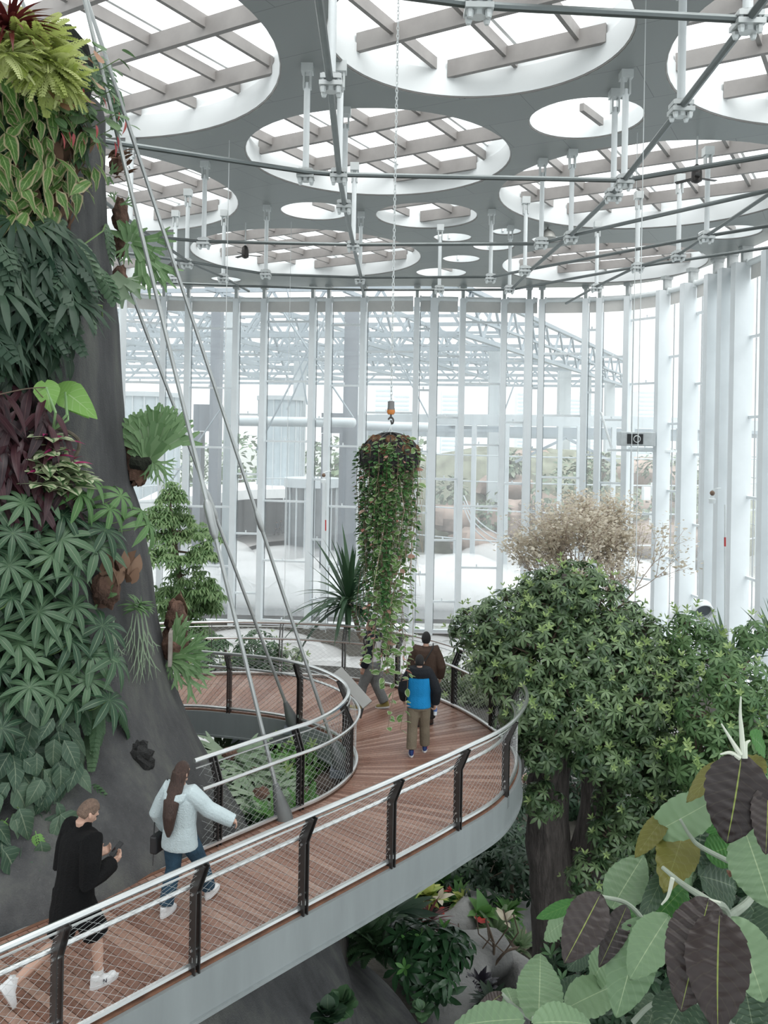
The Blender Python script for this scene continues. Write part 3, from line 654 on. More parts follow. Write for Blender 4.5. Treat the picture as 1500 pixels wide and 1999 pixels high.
# hedge of hills / trees behind
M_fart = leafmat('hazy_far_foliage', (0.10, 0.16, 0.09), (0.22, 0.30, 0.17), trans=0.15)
tb = T_blade(lance(0.3), 2, 0.3, 0.1)
def blob(name, c, r, n, s, m, label, cat, rng, parent=None, grp=None):
    items = []
    for k in range(n):
        d = Vector((rng.gauss(0, 1), rng.gauss(0, 1), rng.gauss(0, 1))).normalized(); rr = rng.uniform(0.65, 1.0)
        p = Vector(c) + Vector((d.x * r[0], d.y * r[1], d.z * r[2])) * rr
        items.append((tb, orient(p, d + Vector((rng.uniform(-1, 1), rng.uniform(-1, 1), rng.uniform(-1, .3))), d + Vector((0, 0, 1)), s * rng.uniform(.7, 1.3))))
    o = leafmesh(name, items, m, parent, rng)
    return tag(o, label, cat, grp) if parent is None else o
rng = random.Random(5)
for i, (px, py, Y, r) in enumerate([(330, 905, 130, 6), (470, 915, 135, 7), (655, 905, 128, 5), (760, 900, 135, 7)]):
    c = at(px, py, Y); tr = thing('park_tree', (c.x, c.y, ZO), ['hazy green tree far outside at left of the cables', 'hazy green tree beyond the terrace', 'hazy green tree seen through the portal frame', 'hazy green tree behind the hanging basket'][i], 'tree')
    blob('crown', c, (r, r * .7, r * .8), 420, 1.3, M_fart, None, None, rng, tr)
    m = MB(); m.tube([(c.x, c.y, ZO), (c.x, c.y, c.z)], [0.3, 0.18], 7); m.build('trunk', M_twig, tr)
# right: the neighbouring greenhouse, a ring of slim columns under a white fascia, desert rocks and plants within
gh = thing('greenhouse', at(1120, 1000, 82), 'neighbouring round greenhouse with a white fascia ring and slim columns', 'greenhouse')
gc = Vector((19, 100, 0)); gr = 24.0
def gp(an_, z, rr=None): return Vector((gc.x + (rr or gr) * math.cos(an_), gc.y + (rr or gr) * math.sin(an_), z))
A0, A1 = PI + 0.12, 2 * PI - 0.05; zf = 7.4
m = MB(); nn = 60; vsl = []; 
for i in range(nn + 1):
    a_ = A0 + (A1 - A0) * i / nn; vsl += [gp(a_, zf), gp(a_, zf - 1.0), gp(a_, zf - 1.0, gr - .7), gp(a_, zf, gr - .7)]
m.add(vsl, [(4 * i + j, 4 * i + (j + 1) % 4, 4 * i + 4 + (j + 1) % 4, 4 * i + 4 + j) for i in range(nn) for j in range(4)]); m.build('fascia_ring', M_pale, gh)
for i in range(30):
    a_ = A0 + (A1 - A0) * (i + .3 * (i % 2)) / 30; q = gp(a_, 0); m = MB(); m.box((q.x, q.y, (zf - 1 + ZO) / 2), (0.28, 0.4, zf - 1 - ZO), a_); m.build('column', M_pale, gh)
for z in (3.6, 1.2, -1.4, -4.2):
    m = MB(); m.tube([gp(A0 + (A1 - A0) * i / nn, z, gr - .15) for i in range(nn + 1)], 0.07, 5); m.build('transom', M_pale, gh)
for k in range(9):
    m = MB(); y = 80 + 5 * k; m.beam((gc.x - 22, y, zf - 1.2 - .1 * k), (gc.x + 24, y, zf - 1.2 - .1 * k), 0.2, 0.3); m.build('roof_beam', M_truss, gh)
m = MB(); m.beam((gc.x - 6, 84, zf - 4.5), (gc.x - 1, 84, zf - 2), .25, .25); m.beam((gc.x - 1, 84, zf - 2), (gc.x + 4, 84, zf - 4.5), .25, .25); m.build('roof_brace', M_truss, gh)
# hillside of pinkish rocks inside it
M_rockp = mat('pinkish_desert_rock', (0.36, 0.28, 0.24), 0.9, 0, 0.25, 0.8, 0.4, 3.0)
rng = random.Random(23); spots = [(890, 1010, 92, 2.0), (930, 1060, 90, 2.6), (985, 950, 98, 2.6), (1005, 1020, 92, 2.8), (1060, 1000, 90, 2.4), (1100, 1050, 90, 3.0), (1135, 1000, 94, 2.6), (1180, 1060, 90, 2.6), (1265, 1050, 90, 3.0), (1280, 1000, 95, 2.8), (1340, 1040, 92, 2.6), (1380, 1060, 88, 2.4), (1260, 940, 102, 3.4), (1150, 930, 104, 3.4), (1040, 915, 106, 3.0)]
for i, (px, py, Y, r) in enumerate(spots):
    c = at(px, py, Y); m = MB(); m.ball(c, (r * rng.uniform(1, 1.5), r, r * rng.uniform(.6, .9)), 12, 8, 0.16, rng)
    tag(m.build('desert_rock', M_rockp, None, True), 'pinkish boulder on the slope inside the neighbouring greenhouse', 'rock', 'boulders in the neighbouring greenhouse')
m = MB(); m.ball((20, 108, -8), (30, 14, 12), 24, 12, 0.06, rng); tag(m.build('hillside', mat('greenish_hillside', (0.20, 0.21, 0.16), 0.95, 0, 0.4, 0.5), None, True), kind='structure')
M_far2 = leafmat('grey_green_succulents', (0.12, 0.18, 0.12), (0.28, 0.33, 0.24), trans=0.1)
for i, (px, py, Y, r) in enumerate([(880, 960, 92, 1.8), (960, 1000, 90, 2.2), (995, 905, 96, 1.6), (1075, 960, 88, 2.6), (1120, 930, 92, 2.4), (1170, 920, 95, 2.2), (1195, 985, 88, 2.2), (1290, 910, 95, 2.6), (1255, 990, 90, 1.8), (1330, 980, 92, 2.4), (1375, 930, 92, 2.4), (1380, 1000, 88, 2.2), (1045, 1055, 86, 1.6), (1150, 1075, 86, 1.8)]):
    c = at(px, py, Y); blob('desert_shrub', c, (r, r * .7, r * .9), 160, 0.75, M_far2, 'grey green shrub on the slope inside the neighbouring greenhouse', 'shrub', rng, None, 'shrubs in the neighbouring greenhouse')
stp = T_blade(lance(0.06, 0.3), 3, 0.5, 0.1)
for i, (px, py, Y) in enumerate([(1285, 900, 96), (998, 900, 97), (1180, 890, 98), (1375, 905, 96)]):
    c = at(px, py, Y); pt = thing('palm_tree', (c.x, c.y, c.z - 3), ['hazy palm above the white lamp boxes', 'hazy palm behind the centre right panes', 'hazy palm left of the wall machine', 'hazy palm behind the last panes at right'][i], 'palm')
    leafmesh('crown', [(stp, orient(c, Vector((math.cos(k * .7), math.sin(k * .7), rng.uniform(-.1, .9))), (0, 0, 1), rng.uniform(2, 2.8))) for k in range(36)], M_far2, pt, rng)
    m = MB(); m.tube([(c.x, c.y, c.z - 3), c], 0.22, 7); m.build('trunk', M_twig, pt)
for i, (px, py, Y) in enumerate([(1262, 963, 84), (1280, 955, 84), (1277, 1012, 84)]):
    c = at(px, py, Y); m = MB(); m.box(c, (0.8, 0.4, 1.3), 0.3); m.box(c + Vector((0, -.22, 0)), (.6, .05, 1.0), .3); tag(m.build('lamp_box', M_white), ['left white lamp box hung behind the panes', 'right white lamp box hung behind the panes', 'white lamp box below the other two'][i], 'lamp')
m = MB(); walk = [at(x, y, Y) for x, y, Y in [(905, 990, 88), (925, 1030, 86), (960, 1060, 85), (1010, 1080, 84)]]
for dz in (0, .6, 1.2): m.tube(spline([q + Vector((0, 0, dz)) for q in walk], 5), 0.07, 5)
tag(m.build('ramp_railing', M_pale, None, True), 'pale curved ramp railing behind the panes right of the basket', 'railing')
# distant towers, haze put into their pale colours
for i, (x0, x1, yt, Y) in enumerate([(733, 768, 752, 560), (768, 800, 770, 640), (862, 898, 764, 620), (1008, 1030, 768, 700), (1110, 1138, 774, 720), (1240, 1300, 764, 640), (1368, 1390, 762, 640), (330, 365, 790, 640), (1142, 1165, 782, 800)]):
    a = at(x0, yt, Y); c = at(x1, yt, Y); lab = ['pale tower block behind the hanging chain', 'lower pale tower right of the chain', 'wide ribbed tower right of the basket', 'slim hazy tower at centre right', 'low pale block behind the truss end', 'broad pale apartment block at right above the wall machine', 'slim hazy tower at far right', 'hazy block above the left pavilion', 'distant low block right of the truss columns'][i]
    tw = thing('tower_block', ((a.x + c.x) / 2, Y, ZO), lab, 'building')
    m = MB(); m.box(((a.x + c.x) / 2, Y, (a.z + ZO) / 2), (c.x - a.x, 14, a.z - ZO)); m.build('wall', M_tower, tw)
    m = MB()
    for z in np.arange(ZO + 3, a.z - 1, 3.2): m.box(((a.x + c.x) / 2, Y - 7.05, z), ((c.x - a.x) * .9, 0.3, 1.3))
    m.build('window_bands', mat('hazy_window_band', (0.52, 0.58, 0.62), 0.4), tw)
# ================================================================ curved timber walkway with its two net railings
PAIRS = [((-6.2, 3.4), (-7.6, 4.6)), ((-4.3, 5.6), (-5.7, 6.85)), ((-2.46, 7.66), (-3.9, 8.75)), ((-1.34, 8.9), (-2.75, 10.05)), ((0, 10.35), (-1.34, 11.65)),
         ((.995, 11.47), (-.78, 12.3)), ((1.81, 12.55), (-.46, 12.95)), ((2.25, 14.0), (-.33, 13.65)), ((2.0, 15.4), (-.42, 14.3)), ((1.25, 16.9), (-.75, 14.95)),
         ((.12, 18.0), (-1.25, 15.5)), ((-1.12, 18.45), (-1.9, 15.9)), ((-2.53, 18.6), (-2.9, 16.2)), ((-3.8, 18.5), (-3.8, 16.3)), ((-5.6, 18.0), (-5.5, 16.0)), ((-8, 16.6), (-7.2, 15.0)), ((-10, 14.4), (-8.4, 13.6))]
OUT = spline([(a[0], a[1], 0) for a, b_ in PAIRS], 16); INN = spline([(b_[0], b_[1], 0) for a, b_ in PAIRS], 16)
def woodmat():
    m, t, b = nodes('red_brown_decking'); L = t.links.new
    ge = t.nodes.new('ShaderNodeNewGeometry'); tc = N(t, 'ShaderNodeTexCoord')
    base = ramp(t, ge.outputs['Random Per Island'], [(0.0, (0.19, 0.098, 0.072)), (0.35, (0.25, 0.138, 0.103)), (0.65, (0.30, 0.175, 0.132)), (1.0, (0.36, 0.235, 0.187))])
    no = N(t, 'ShaderNodeTexNoise', Scale=1.3, Detail=4.0); L(tc.outputs['Object'], no.inputs[0])
    n2 = N(t, 'ShaderNodeTexNoise', Scale=26.0, Detail=4.0); L(tc.outputs['Object'], n2.inputs[0])
    mx = t.nodes.new('ShaderNodeMix'); mx.data_type = 'RGBA'; mx.blend_type = 'MULTIPLY'; L(base, mx.inputs['A']); mx.inputs['Factor'].default_value = 1
    L(ramp(t, n2.outputs[0], [(0.3, (0.72, 0.72, 0.72)), (0.7, (1.15, 1.12, 1.1))]), mx.inputs['B']); L(mx.outputs['Result'], b.inputs['Base Color'])
    r = N(t, 'ShaderNodeMapRange'); L(no.outputs[0], r.inputs[0]); r.inputs[1].default_value = 0.38; r.inputs[2].default_value = 0.62; r.inputs[3].default_value = 0.26; r.inputs[4].default_value = 0.5
    L(r.outputs[0], b.inputs['Roughness'])
    bp = N(t, 'ShaderNodeBump', Strength=0.25, Distance=0.01); L(n2.outputs[0], bp.inputs['Height']); L(bp.outputs[0], b.inputs['Normal'])
    return m
walk = thing('walkway', (0.3, 13, 0), 'curving elevated walkway with red brown timber decking and a grey steel edge beam', 'walkway')
n = 345; oo = resample([o.lerp(i, 0.5) for o, i in zip(OUT, INN)], count=n)
# pair points along the middle line so that the planks fan out round the bend
def param(P, M, k):  # the point of edge P that belongs to the k-th middle point
    return P
mid = [o.lerp(i, .5) for o, i in zip(OUT, INN)]
cum = [0]
for a, c in zip(mid, mid[1:]): cum.append(cum[-1] + (c - a).length)
def edge_at(P, s_):
    j = 0
    s_ = max(0, min(cum[-1] - 1e-6, s_))
    lo, hi = 0, len(cum) - 1
    while hi - lo > 1:
        m_ = (lo + hi) // 2
        if cum[m_] <= s_: lo = m_
        else: hi = m_
    t = (s_ - cum[lo]) / (cum[lo + 1] - cum[lo])
    return P[lo].lerp(P[lo + 1], t)
m = MB(); step = 0.108; k = 0
while (k + 1) * step < cum[-1]:
    s0, s1 = k * step + 0.004, (k + 1) * step - 0.004; q = [edge_at(OUT, s0), edge_at(OUT, s1), edge_at(INN, s1), edge_at(INN, s0)]
    top = [v + Vector((0, 0, 0.0)) for v in q]; bot = [v + Vector((0, 0, -0.035)) for v in q]
    m.add(top + bot, [(0, 1, 2, 3), (0, 4, 5, 1), (1, 5, 6, 2), (2, 6, 7, 3), (3, 7, 4, 0)]); k += 1
m.build('decking', woodmat(), walk)
def offs(P, Q, d, z):
    """edge P moved d metres away from edge Q, at height z"""
    out = []
    for i in range(len(P)):
        a = P[max(0, i - 1)]; c = P[min(len(P) - 1, i + 1)]; tg = (c - a).normalized(); nn = Vector((tg.y, -tg.x, 0))
        if nn.dot(Q[i] - P[i]) > 0: nn = -nn
        out.append(P[i] + nn * d + Vector((0, 0, z)))
    return out
def strip(P, Q, d0, d1, z0, z1):
    A = offs(P, Q, d0, z1); B_ = offs(P, Q, d1, z1); C_ = offs(P, Q, d1, z0); D = offs(P, Q, d0, z0); k = len(A); mb = MB()
    for R in (A, B_, C_, D): mb.v += [tuple(v) for v in R]
    for i in range(k - 1):
        for j in range(4): j2 = (j + 1) % 4; mb.f.append((j * k + i, j * k + i + 1, j2 * k + i + 1, j2 * k + i))
    return mb
for P, Q in ((OUT, INN), (INN, OUT)):
    strip(P, Q, 0.02, 0.10, -0.44, -0.012).build('edge_beam', M_bridge, walk, True)
    strip(P, Q, -0.01, 0.13, -0.475, -0.44).build('lower_flange', M_bridge, walk, True)
    strip(P, Q, 0.005, 0.055, -0.012, 0.006).build('edge_gap_rust', mat('rust_stained_edge', (0.16, 0.075, 0.045), 0.9, 0, 0.4, 6), walk)
m = MB(); k = len(OUT); m.v = [(v.x, v.y, -0.3) for v in OUT] + [(v.x, v.y, -0.3) for v in INN]; m.f = [(i, i + 1, k + i + 1, k + i) for i in range(k - 1)]; m.build('soffit', M_portal, walk)
def cut(P, lo, hi):
    return P[lo:hi]
def railing(P, Q, label, posts, lo, hi):
    P = P[lo:hi]; Q = Q[lo:hi]; rl = thing('railing', (P[len(P) // 2].x, P[len(P) // 2].y, 0), label, 'railing')
    Z0, Z1, Z2, DD = 0.07, 0.82, 1.10, 0.17
    m = MB(); m.tube(offs(P, Q, 0.02, 0.055), 0.03, 6); m.build('bottom_rail', M_inox, rl, True)
    m = MB(); m.tube(offs(P, Q, -0.012, Z1), 0.024, 8); m.build('middle_rail', M_inox, rl, True)
    m = MB(); m.tube(offs(P, Q, DD, Z2 + 0.03), 0.031, 8); m.build('handrail', M_inox, rl, True)
    m = MB(); m.tube(offs(P, Q, DD - .03, Z2 - 0.055), 0.011, 5); m.build('net_rod', M_inox, rl, True)
    # net of fine crossing wires
    A = resample(offs(P, Q, 0.03, Z0), 0.05); kk = len(A); B_ = resample(offs(P, Q, 0.03, Z1), count=kk); C_ = resample(offs(P, Q, DD - .02, Z2 - .05), count=kk)
    L = 0.05 * (kk - 1); dx = 0.135; H = 1.0; m = MB(); r = 0.0018
    def pt(s_, t_):
        if s_ < 0 or s_ > L: return None
        f = s_ / 0.05; i = min(kk - 2, int(f)); f -= i
        tt = t_ / H; a, b2, c2 = A[i].lerp(A[i + 1], f), B_[i].lerp(B_[i + 1], f), C_[i].lerp(C_[i + 1], f)
        return a.lerp(b2, tt / 0.74) if tt < 0.74 else b2.lerp(c2, (tt - 0.74) / 0.26)
    for fam in (-1, 1):
        for j in range(-14, int(L / dx) + 15):
            run = []
            for q in range(10):
                t_ = H * q / 9.0
                if q and run and run[-1] is None: pass
                p_ = pt(j * dx + fam * t_ * 1.55, t_)
                if p_ is not None: run.append(p_)
            if len(run) > 1: m.tube(run, r, 3, caps=False)
    m.build('wire_net', M_wire, rl)
    for px in posts:
        b0 = Vector(px); i = min(range(len(P)), key=lambda i_: (P[i_] - b0).length)
        tg = (P[min(len(P) - 1, i + 1)] - P[max(0, i - 1)]).normalized(); nn = Vector((tg.y, -tg.x, 0))
        if nn.dot(Q[i] - P[i]) > 0: nn = -nn
        e = P[i]; m = MB()
        for sd in (-0.028, 0.028):
            o_ = tg * sd + e; prof = [(0.10, -0.18), (0.10, Z1 - .02), (DD + .06, Z2 - .0), (DD - .04, Z2 + .01), (-0.0, Z1 + .02), (0.0, -0.18)]
            pr = [o_ + nn * d + Vector((0, 0, z)) for d, z in prof]; w2 = tg * 0.007; kk2 = 6
            m.add([v - w2 for v in pr] + [v + w2 for v in pr], [(0, 1, 4, 5), (1, 2, 3, 4), (11, 10, 7, 6), (10, 9, 8, 7)] + [(a_, (a_ + 1) % 6, 6 + (a_ + 1) % 6, 6 + a_) for a_ in range(6)])
        po = m.build('post', M_post, rl)
        m = MB(); m.box(e + nn * 0.06 + Vector((0, 0, 0.13)), (0.05, 0.06, 0.05)); m.build('foot_block', M_inox, po)
        for zf_ in (Z1 - .05, .22): m = MB(); m.tube([e + nn * .05 + Vector((0, 0, zf_)) - tg * .05, e + nn * .05 + Vector((0, 0, zf_)) + tg * .05], .014, 6); m.build('bolt', M_inox, po)
    return rl
def g2(x, y): return tuple(pz(x, y, 0))
OP = [(-4.0, 5.95, 0), g2(118, 2062), g2(385, 1903), g2(594, 1787), g2(757, 1692), g2(894, 1617), g2(988, 1551), (2.24, 14.4, 0), g2(966, 1424), g2(894, 1379), (0.35, 17.85, 0), g2(672, 1327), g2(543, 1325), g2(410, 1330), (-5.6, 18, 0), (-8, 16.6, 0)]
railing(OUT, INN, 'outer railing with tubular handrails and wire net along the outside of the walkway', OP, 0, len(OUT))
lo = min(range(len(INN)), key=lambda i: (INN[i] - Vector((-2.25, 10.62, 0))).length)
IP = [g2(436, 1661), g2(601, 1588), g2(706, 1519), (-.52, 14.55, 0), g2(588, 1409), g2(443, 1394), (-5.2, 16.05, 0), (-7.2, 15, 0)]
railing(INN, OUT, 'inner railing starting beside the grey trunk and curving round the opening', IP, lo, len(INN))
# tilted information panel on the inner railing at the bend
ip = thing('information_panel', (-.5, 14.7, 0), 'tilted grey information panel fixed to the inner railing at the bend', 'sign')
a, c = at(657, 1309, 15.15), at(716, 1376, 14.5)
d = (c - a); inw = Vector((0.86, 0.5, -0.25)).normalized()
m = MB(); m.beam(a + inw * .02, c + inw * .02, 0.20, 0.03, (-.3, -.6, .75)); m.build('plate', mat('brushed_grey_plate', (0.36, 0.36, 0.35), 0.35, 0.3, 0.05), ip, bevel=0.006)
m = MB(); m.beam(a.lerp(c, .3) + inw * .1, a.lerp(c, .3) + Vector((0, 0, -.5)), 0.05, 0.02); m.beam(a.lerp(c, .8) + inw * .1, a.lerp(c, .8) + Vector((0, 0, -.35)), 0.05, 0.02); m.build('bracket', M_post, ip)
# stay cables
def stay(p, q, pxs, label, ext):
    p, q = Vector(p), Vector(q); d = (p - q).normalized(); top = p + d * ext; top = q + d * ((15.25 - q.z) / d.z)
    st = thing('stay_cable', q, label, 'cable')
    m = MB(); m.tube([q, top], 0.03, 8); m.build('rod', M_cable, st, True)
    m = MB(); m.tube([q - d * .12, q + d * .05, q + d * 0.45], [0.13, 0.12, 0.04], 10); m.build('socket', mat('grey_cast_socket', (0.17, 0.18, 0.18), 0.55, .3, .15), st, True)
    m = MB(); m.box(q + Vector((0, 0, -.12)), (0.3, 0.3, 0.12)); m.build('anchor_plate', M_portal, st)
    L = (top - q).length
    for f0, f1, r in pxs:
        m = MB(); a_, b_ = q + d * f0, q + d * f1; m.tube([a_, a_ + d * .08, b_ - d * .08, b_], [.03, r, r, .03], 10); m.build('turnbuckle', M_cable, st, True)
def frac(p, q, y0):  # distance above q at which a cable passes image height y0
    best = None
    for k in range(400):
        s_ = k * 0.04; v = Vector(q) + (Vector(p) - Vector(q)).normalized() * s_; yy = CY - (v.z - ZC) / v.y * F
        if yy < y0: return s_
    return 0
for (pt_, qt_, ys, lab) in [(at(165, 0, 11.9), at(553, 1592, 11.72), (1062, 985, 0.062), 'stay cable ending in a cone socket at the near inner edge of the walkway'),
                            (at(106, 170, 12.6), at(572, 1410, 15.68), (1022, 965, 0.05), 'stay cable ending at the far inner edge of the walkway, leftmost at the top'),
                            (at(170, 0, 12.3), at(663, 1492, 14.25), (1043, 1005, 0.05), 'stay cable ending at the bend of the inner edge, rightmost of the three')]:
    f0, f1 = frac(pt_, qt_, ys[0]), frac(pt_, qt_, ys[1]); stay(pt_, qt_, [(f0, f1, ys[2])], lab, 4)
# red ringed floodlight below the inner edge
q = at(622, 1577, 12.55); fl = thing('floodlight', q - Vector((0, 0, .25)), 'round black floodlight with a red ring below the inner edge of the walkway', 'lamp')
m = MB(); m.lathe([(0.11, -.30), (0.13, -.28), (0.13, -.02), (0.10, -.01)], q, 20); m.tube([q + Vector((.12, .1, -.3)), q + Vector((.3, .0, -.42))], .03, 6); m.build('housing', M_black, fl, True)
m = MB(); m.lathe([(0.10, -.01), (0.15, -.02), (0.16, .01), (0.15, .03), (0.10, .03)], q, 24); m.build('ring', mat('red_plastic_ring', (0.55, 0.03, 0.03), 0.4), fl, True)
m = MB(); m.lathe([(0.105, .015), (0.06, .04), (0.0, .045)], q, 20); m.build('lens', mat('grey_lens', (0.35, 0.37, 0.38), 0.2), fl, True)
# ================================================================ the great artificial trunk
AX, AY = -6.0, 12.5
# height and radius of the trunk: nearly straight above, flaring like buttress roots below
PR = [(10.1, 1.71), (9.3, 1.73), (8.5, 1.8), (7.7, 1.88), (6.9, 1.97), (6.1, 2.03), (5.2, 2.09), (4.5, 2.16), (4.0, 2.35), (3.3, 2.51), (2.7, 2.61), (2.0, 2.74), (1.6, 2.81), (1.1, 2.97), (0.5, 3.22), (0.0, 3.49), (-0.5, 3.78), (-1.0, 4.11), (-1.5, 4.44), (-2.0, 4.81), (-2.6, 5.2), (-3.2, 5.65), (-4.0, 5.9), (-5.5, 7.5), (-7.7, 8.5)]
zs = np.array([p[0] for p in PR])[::-1]; rs = np.array([p[1] for p in PR])[::-1]
def trunk_r(z): return float(np.interp(z, zs, rs))
import mathutils.noise as mn
tv = []; tf = []; NA = 120; ztop = PR[0][0] + 0.25
levels = list(np.linspace(ZG, ztop - .35, 110)) + [ztop - .2, ztop - .08, ztop]
for i, z in enumerate(levels):
    r0 = trunk_r(z) - (0 if z < ztop - .3 else (z - ztop + .3) ** 2 * 3.5)
    for j in range(NA):
        a = 2 * PI * j / NA; q = Vector((math.cos(a), math.sin(a), 0))
        flute = 0.10 * math.sin(a * 5 + z * .35) * max(0, min(1, (1.5 - z) / 4)) + 0.05 * mn.noise(Vector((q.x * 2.2, q.y * 2.2, z * .55))) + 0.02 * mn.noise(Vector((q.x * 7, q.y * 7, z * 1.8)))
        if -0.6 < z < 2.2: flute = min(flute, 0.03)
        near = max(0, q.dot(Vector((0.68, -.73, 0)))) ** 4; push = 0.62 * near * math.exp(-((z - 0.0) / 0.9) ** 2)
        tv.append(Vector((AX, AY, z)) + q * (r0 + flute + push))
for i in range(len(levels) - 1):
    for j in range(NA): tf.append((i * NA + j, i * NA + (j + 1) % NA, (i + 1) * NA + (j + 1) % NA, (i + 1) * NA + j))
tf.append(tuple((len(levels) - 1) * NA + j for j in range(NA)))
def trunkmat():
    m, t, b = nodes('dark_grey_stucco'); L = t.links.new
    tc = N(t, 'ShaderNodeTexCoord'); mp = N(t, 'ShaderNodeMapping'); L(tc.outputs['Object'], mp.inputs[0]); mp.inputs['Scale'].default_value = (1.1, 1.1, 0.22)
    n1 = N(t, 'ShaderNodeTexNoise', Scale=1.6, Detail=5.0, Roughness=0.65); L(mp.outputs[0], n1.inputs[0])
    n2 = N(t, 'ShaderNodeTexNoise', Scale=60.0, Detail=4.0); L(tc.outputs['Object'], n2.inputs[0])
    n3 = N(t, 'ShaderNodeTexNoise', Scale=5.0, Detail=6.0); L(tc.outputs['Object'], n3.inputs[0])
    c = ramp(t, n1.outputs[0], [(0.25, (0.043, 0.043, 0.046)), (0.5, (0.085, 0.086, 0.088)), (0.66, (0.125, 0.128, 0.12)), (0.8, (0.18, 0.185, 0.17))])
    mx = t.nodes.new('ShaderNodeMix'); mx.data_type = 'RGBA'; L(ramp(t, n2.outputs[0], [(0.62, (0, 0, 0)), (0.80, (0.55, 0.55, 0.55))]), mx.inputs['Factor']); L(c, mx.inputs['A']); mx.inputs['B'].default_value = (0.2, 0.2, 0.19, 1)
    L(mx.outputs['Result'], b.inputs['Base Color']); b.inputs['Roughness'].default_value = 0.88; b.inputs['Specular IOR Level'].default_value = 0.25
    ad_ = N(t, 'ShaderNodeMath', operation='ADD'); L(n2.outputs[0], ad_.inputs[0]); L(n3.outputs[0], ad_.inputs[1])
    bp = N(t, 'ShaderNodeBump', Strength=0.5, Distance=0.04); L(ad_.outputs[0], bp.inputs['Height']); L(bp.outputs[0], b.inputs['Normal'])
    return m
M_trunk = trunkmat()
tk = thing('artificial_trunk', (AX, AY, ZG), 'massive dark grey stucco tree trunk covered in hanging plants, beside the walkway', 'trunk')
m = MB(); m.v = [tuple(v) for v in tv]; m.f = tf; m.build('stucco_shell', M_trunk, tk, True)
def on_trunk(x, y, lift=0.0):
    """point on the trunk's surface seen at pixel (x, y), and the outward normal there"""
    u, v = uv(x, y); k = u / F; kz = -v / F; Y = 6.0; best = None
    for i in range(900):
        Y = 5.5 + i * 0.01; p = Vector((k * Y, Y, ZC + kz * Y)); q = Vector((p.x - AX, p.y - AY, 0)); gap = q.length - trunk_r(p.z)
        if best is None or gap < best[0]: best = (gap, p, q)
        if gap < 0: break
    gap, p, q = best; nn = q.normalized(); s_ = Vector((AX, AY, p.z)) + nn * (trunk_r(p.z) + lift)
    return s_, nn
# seam and root knot on the trunk
m = MB(); sm = []
for y in range(1405, 1600, 12): s_, nn = on_trunk(315 - (y > 1500) * 2, y, 0.012); sm.append(s_)
m.tube(sm, 0.012, 5); m.build('seam', mat('pale_seam', (0.3, 0.3, 0.29), 0.8), tk)
s_, nn = on_trunk(265, 1482, 0.0); rng = random.Random(2); m = MB(); m.ball(s_ + nn * .02, (0.2, 0.16, 0.22), 14, 10, 0.25, rng); m.build('knot', mat('dark_bark_knot', (0.025, 0.025, 0.025), 0.95, 0, 0.4, 20, 0.8), tk)
# ================================================================ plants on the trunk
def on_trunk(x, y, lift=0.0):
    u, v = uv(x, y); k = u / F; kz = -v / F; Y = 5.5; best = (9e9, None, None); stp_ = 0.08
    while Y < 14.5:
        p = Vector((k * Y, Y, ZC + kz * Y)); q = Vector((p.x - AX, p.y - AY, 0)); gap = q.length - trunk_r(p.z)
        if gap < best[0]: best = (gap, p, q)
        if gap < 0: break
        Y += stp_
    gap, p, q = best; nn = q.normalized(); z = min(p.z, ztop)
    s_ = Vector((AX, AY, p.z)) + nn * (trunk_r(p.z) + lift)
    return s_, nn
DN = Vector((0, 0, -1)); UP = Vector((0, 0, 1))
def inpoly(x, y, P):
    c = False; j = len(P) - 1
    for i in range(len(P)):
        if (P[i][1] > y) != (P[j][1] > y) and x < (P[j][0] - P[i][0]) * (y - P[i][1]) / (P[j][1] - P[i][1]) + P[i][0]: c = not c
        j = i
    return c
def samples(poly, n, rng):
    x0, x1 = min(p[0] for p in poly), max(p[0] for p in poly); y0, y1 = min(p[1] for p in poly), max(p[1] for p in poly); out = []
    while len(out) < n:
        x, y = rng.uniform(x0, x1), rng.uniform(y0, y1)
        if inpoly(x, y, poly): out.append((x, y))
    return out
def clump(name, label, cat, poly, n, tpl, size, m, rng, down=1.0, outw=0.7, side=0.6, lift=(0.05, 0.4), part='leaves', group=None, parent=None, stems=0, face=0.6, upn=0.9):
    """leaves spread over the part of the trunk that the polygon covers, hanging outwards and down"""
    items = []; tpl = tpl if isinstance(tpl, list) else [tpl]; base = None; st = MB()
    for (x, y) in samples(poly, n, rng):
        lf = rng.uniform(*lift); p, nn = on_trunk(x, y, lf); tg = Vector((-nn.y, nn.x, 0))
        d = nn * outw * rng.uniform(.5, 1.3) + DN * down * rng.uniform(.5, 1.3) + tg * side * rng.uniform(-1, 1)
        N_ = nn * face + UP * upn + tg * rng.uniform(-.4, .4)
        items.append((rng.choice(tpl), orient(p, d, N_, size * rng.uniform(.7, 1.25))))
        if base is None: base = p
        if stems and rng.random() < stems:
            q = p - nn * (lf + .05) + Vector((rng.uniform(-.1, .1), 0, rng.uniform(-.25, .05))); st.tube([q, (p + q) / 2 + nn * .06, p], 0.006, 4, caps=False)
    if parent is None: parent = thing(name, base, label, cat, group)
    leafmesh(part, items, m, parent, rng)
    if st.v: st.build('stems', M_stem, parent)
    return parent
def explicit(parent, name, items, m, rng): return leafmesh(name, items, m, parent, rng)
def pleaf(tpl, a, c, nrm, wscale=1.0, rnd=None, roll=0.0):
    """a template leaf running from point a to point c"""
    a, c = Vector(a), Vector(c); M = orient(a, c - a, nrm, 1.0, roll); s_ = (c - a).length; D = np.diag([s_ * wscale, s_, s_, 1.0])
    A = M @ D
    return (tpl, A) if rnd is None else (tpl, A, rnd)
G = lambda name, a, c, **k: leafmat(name, a, c, **k)
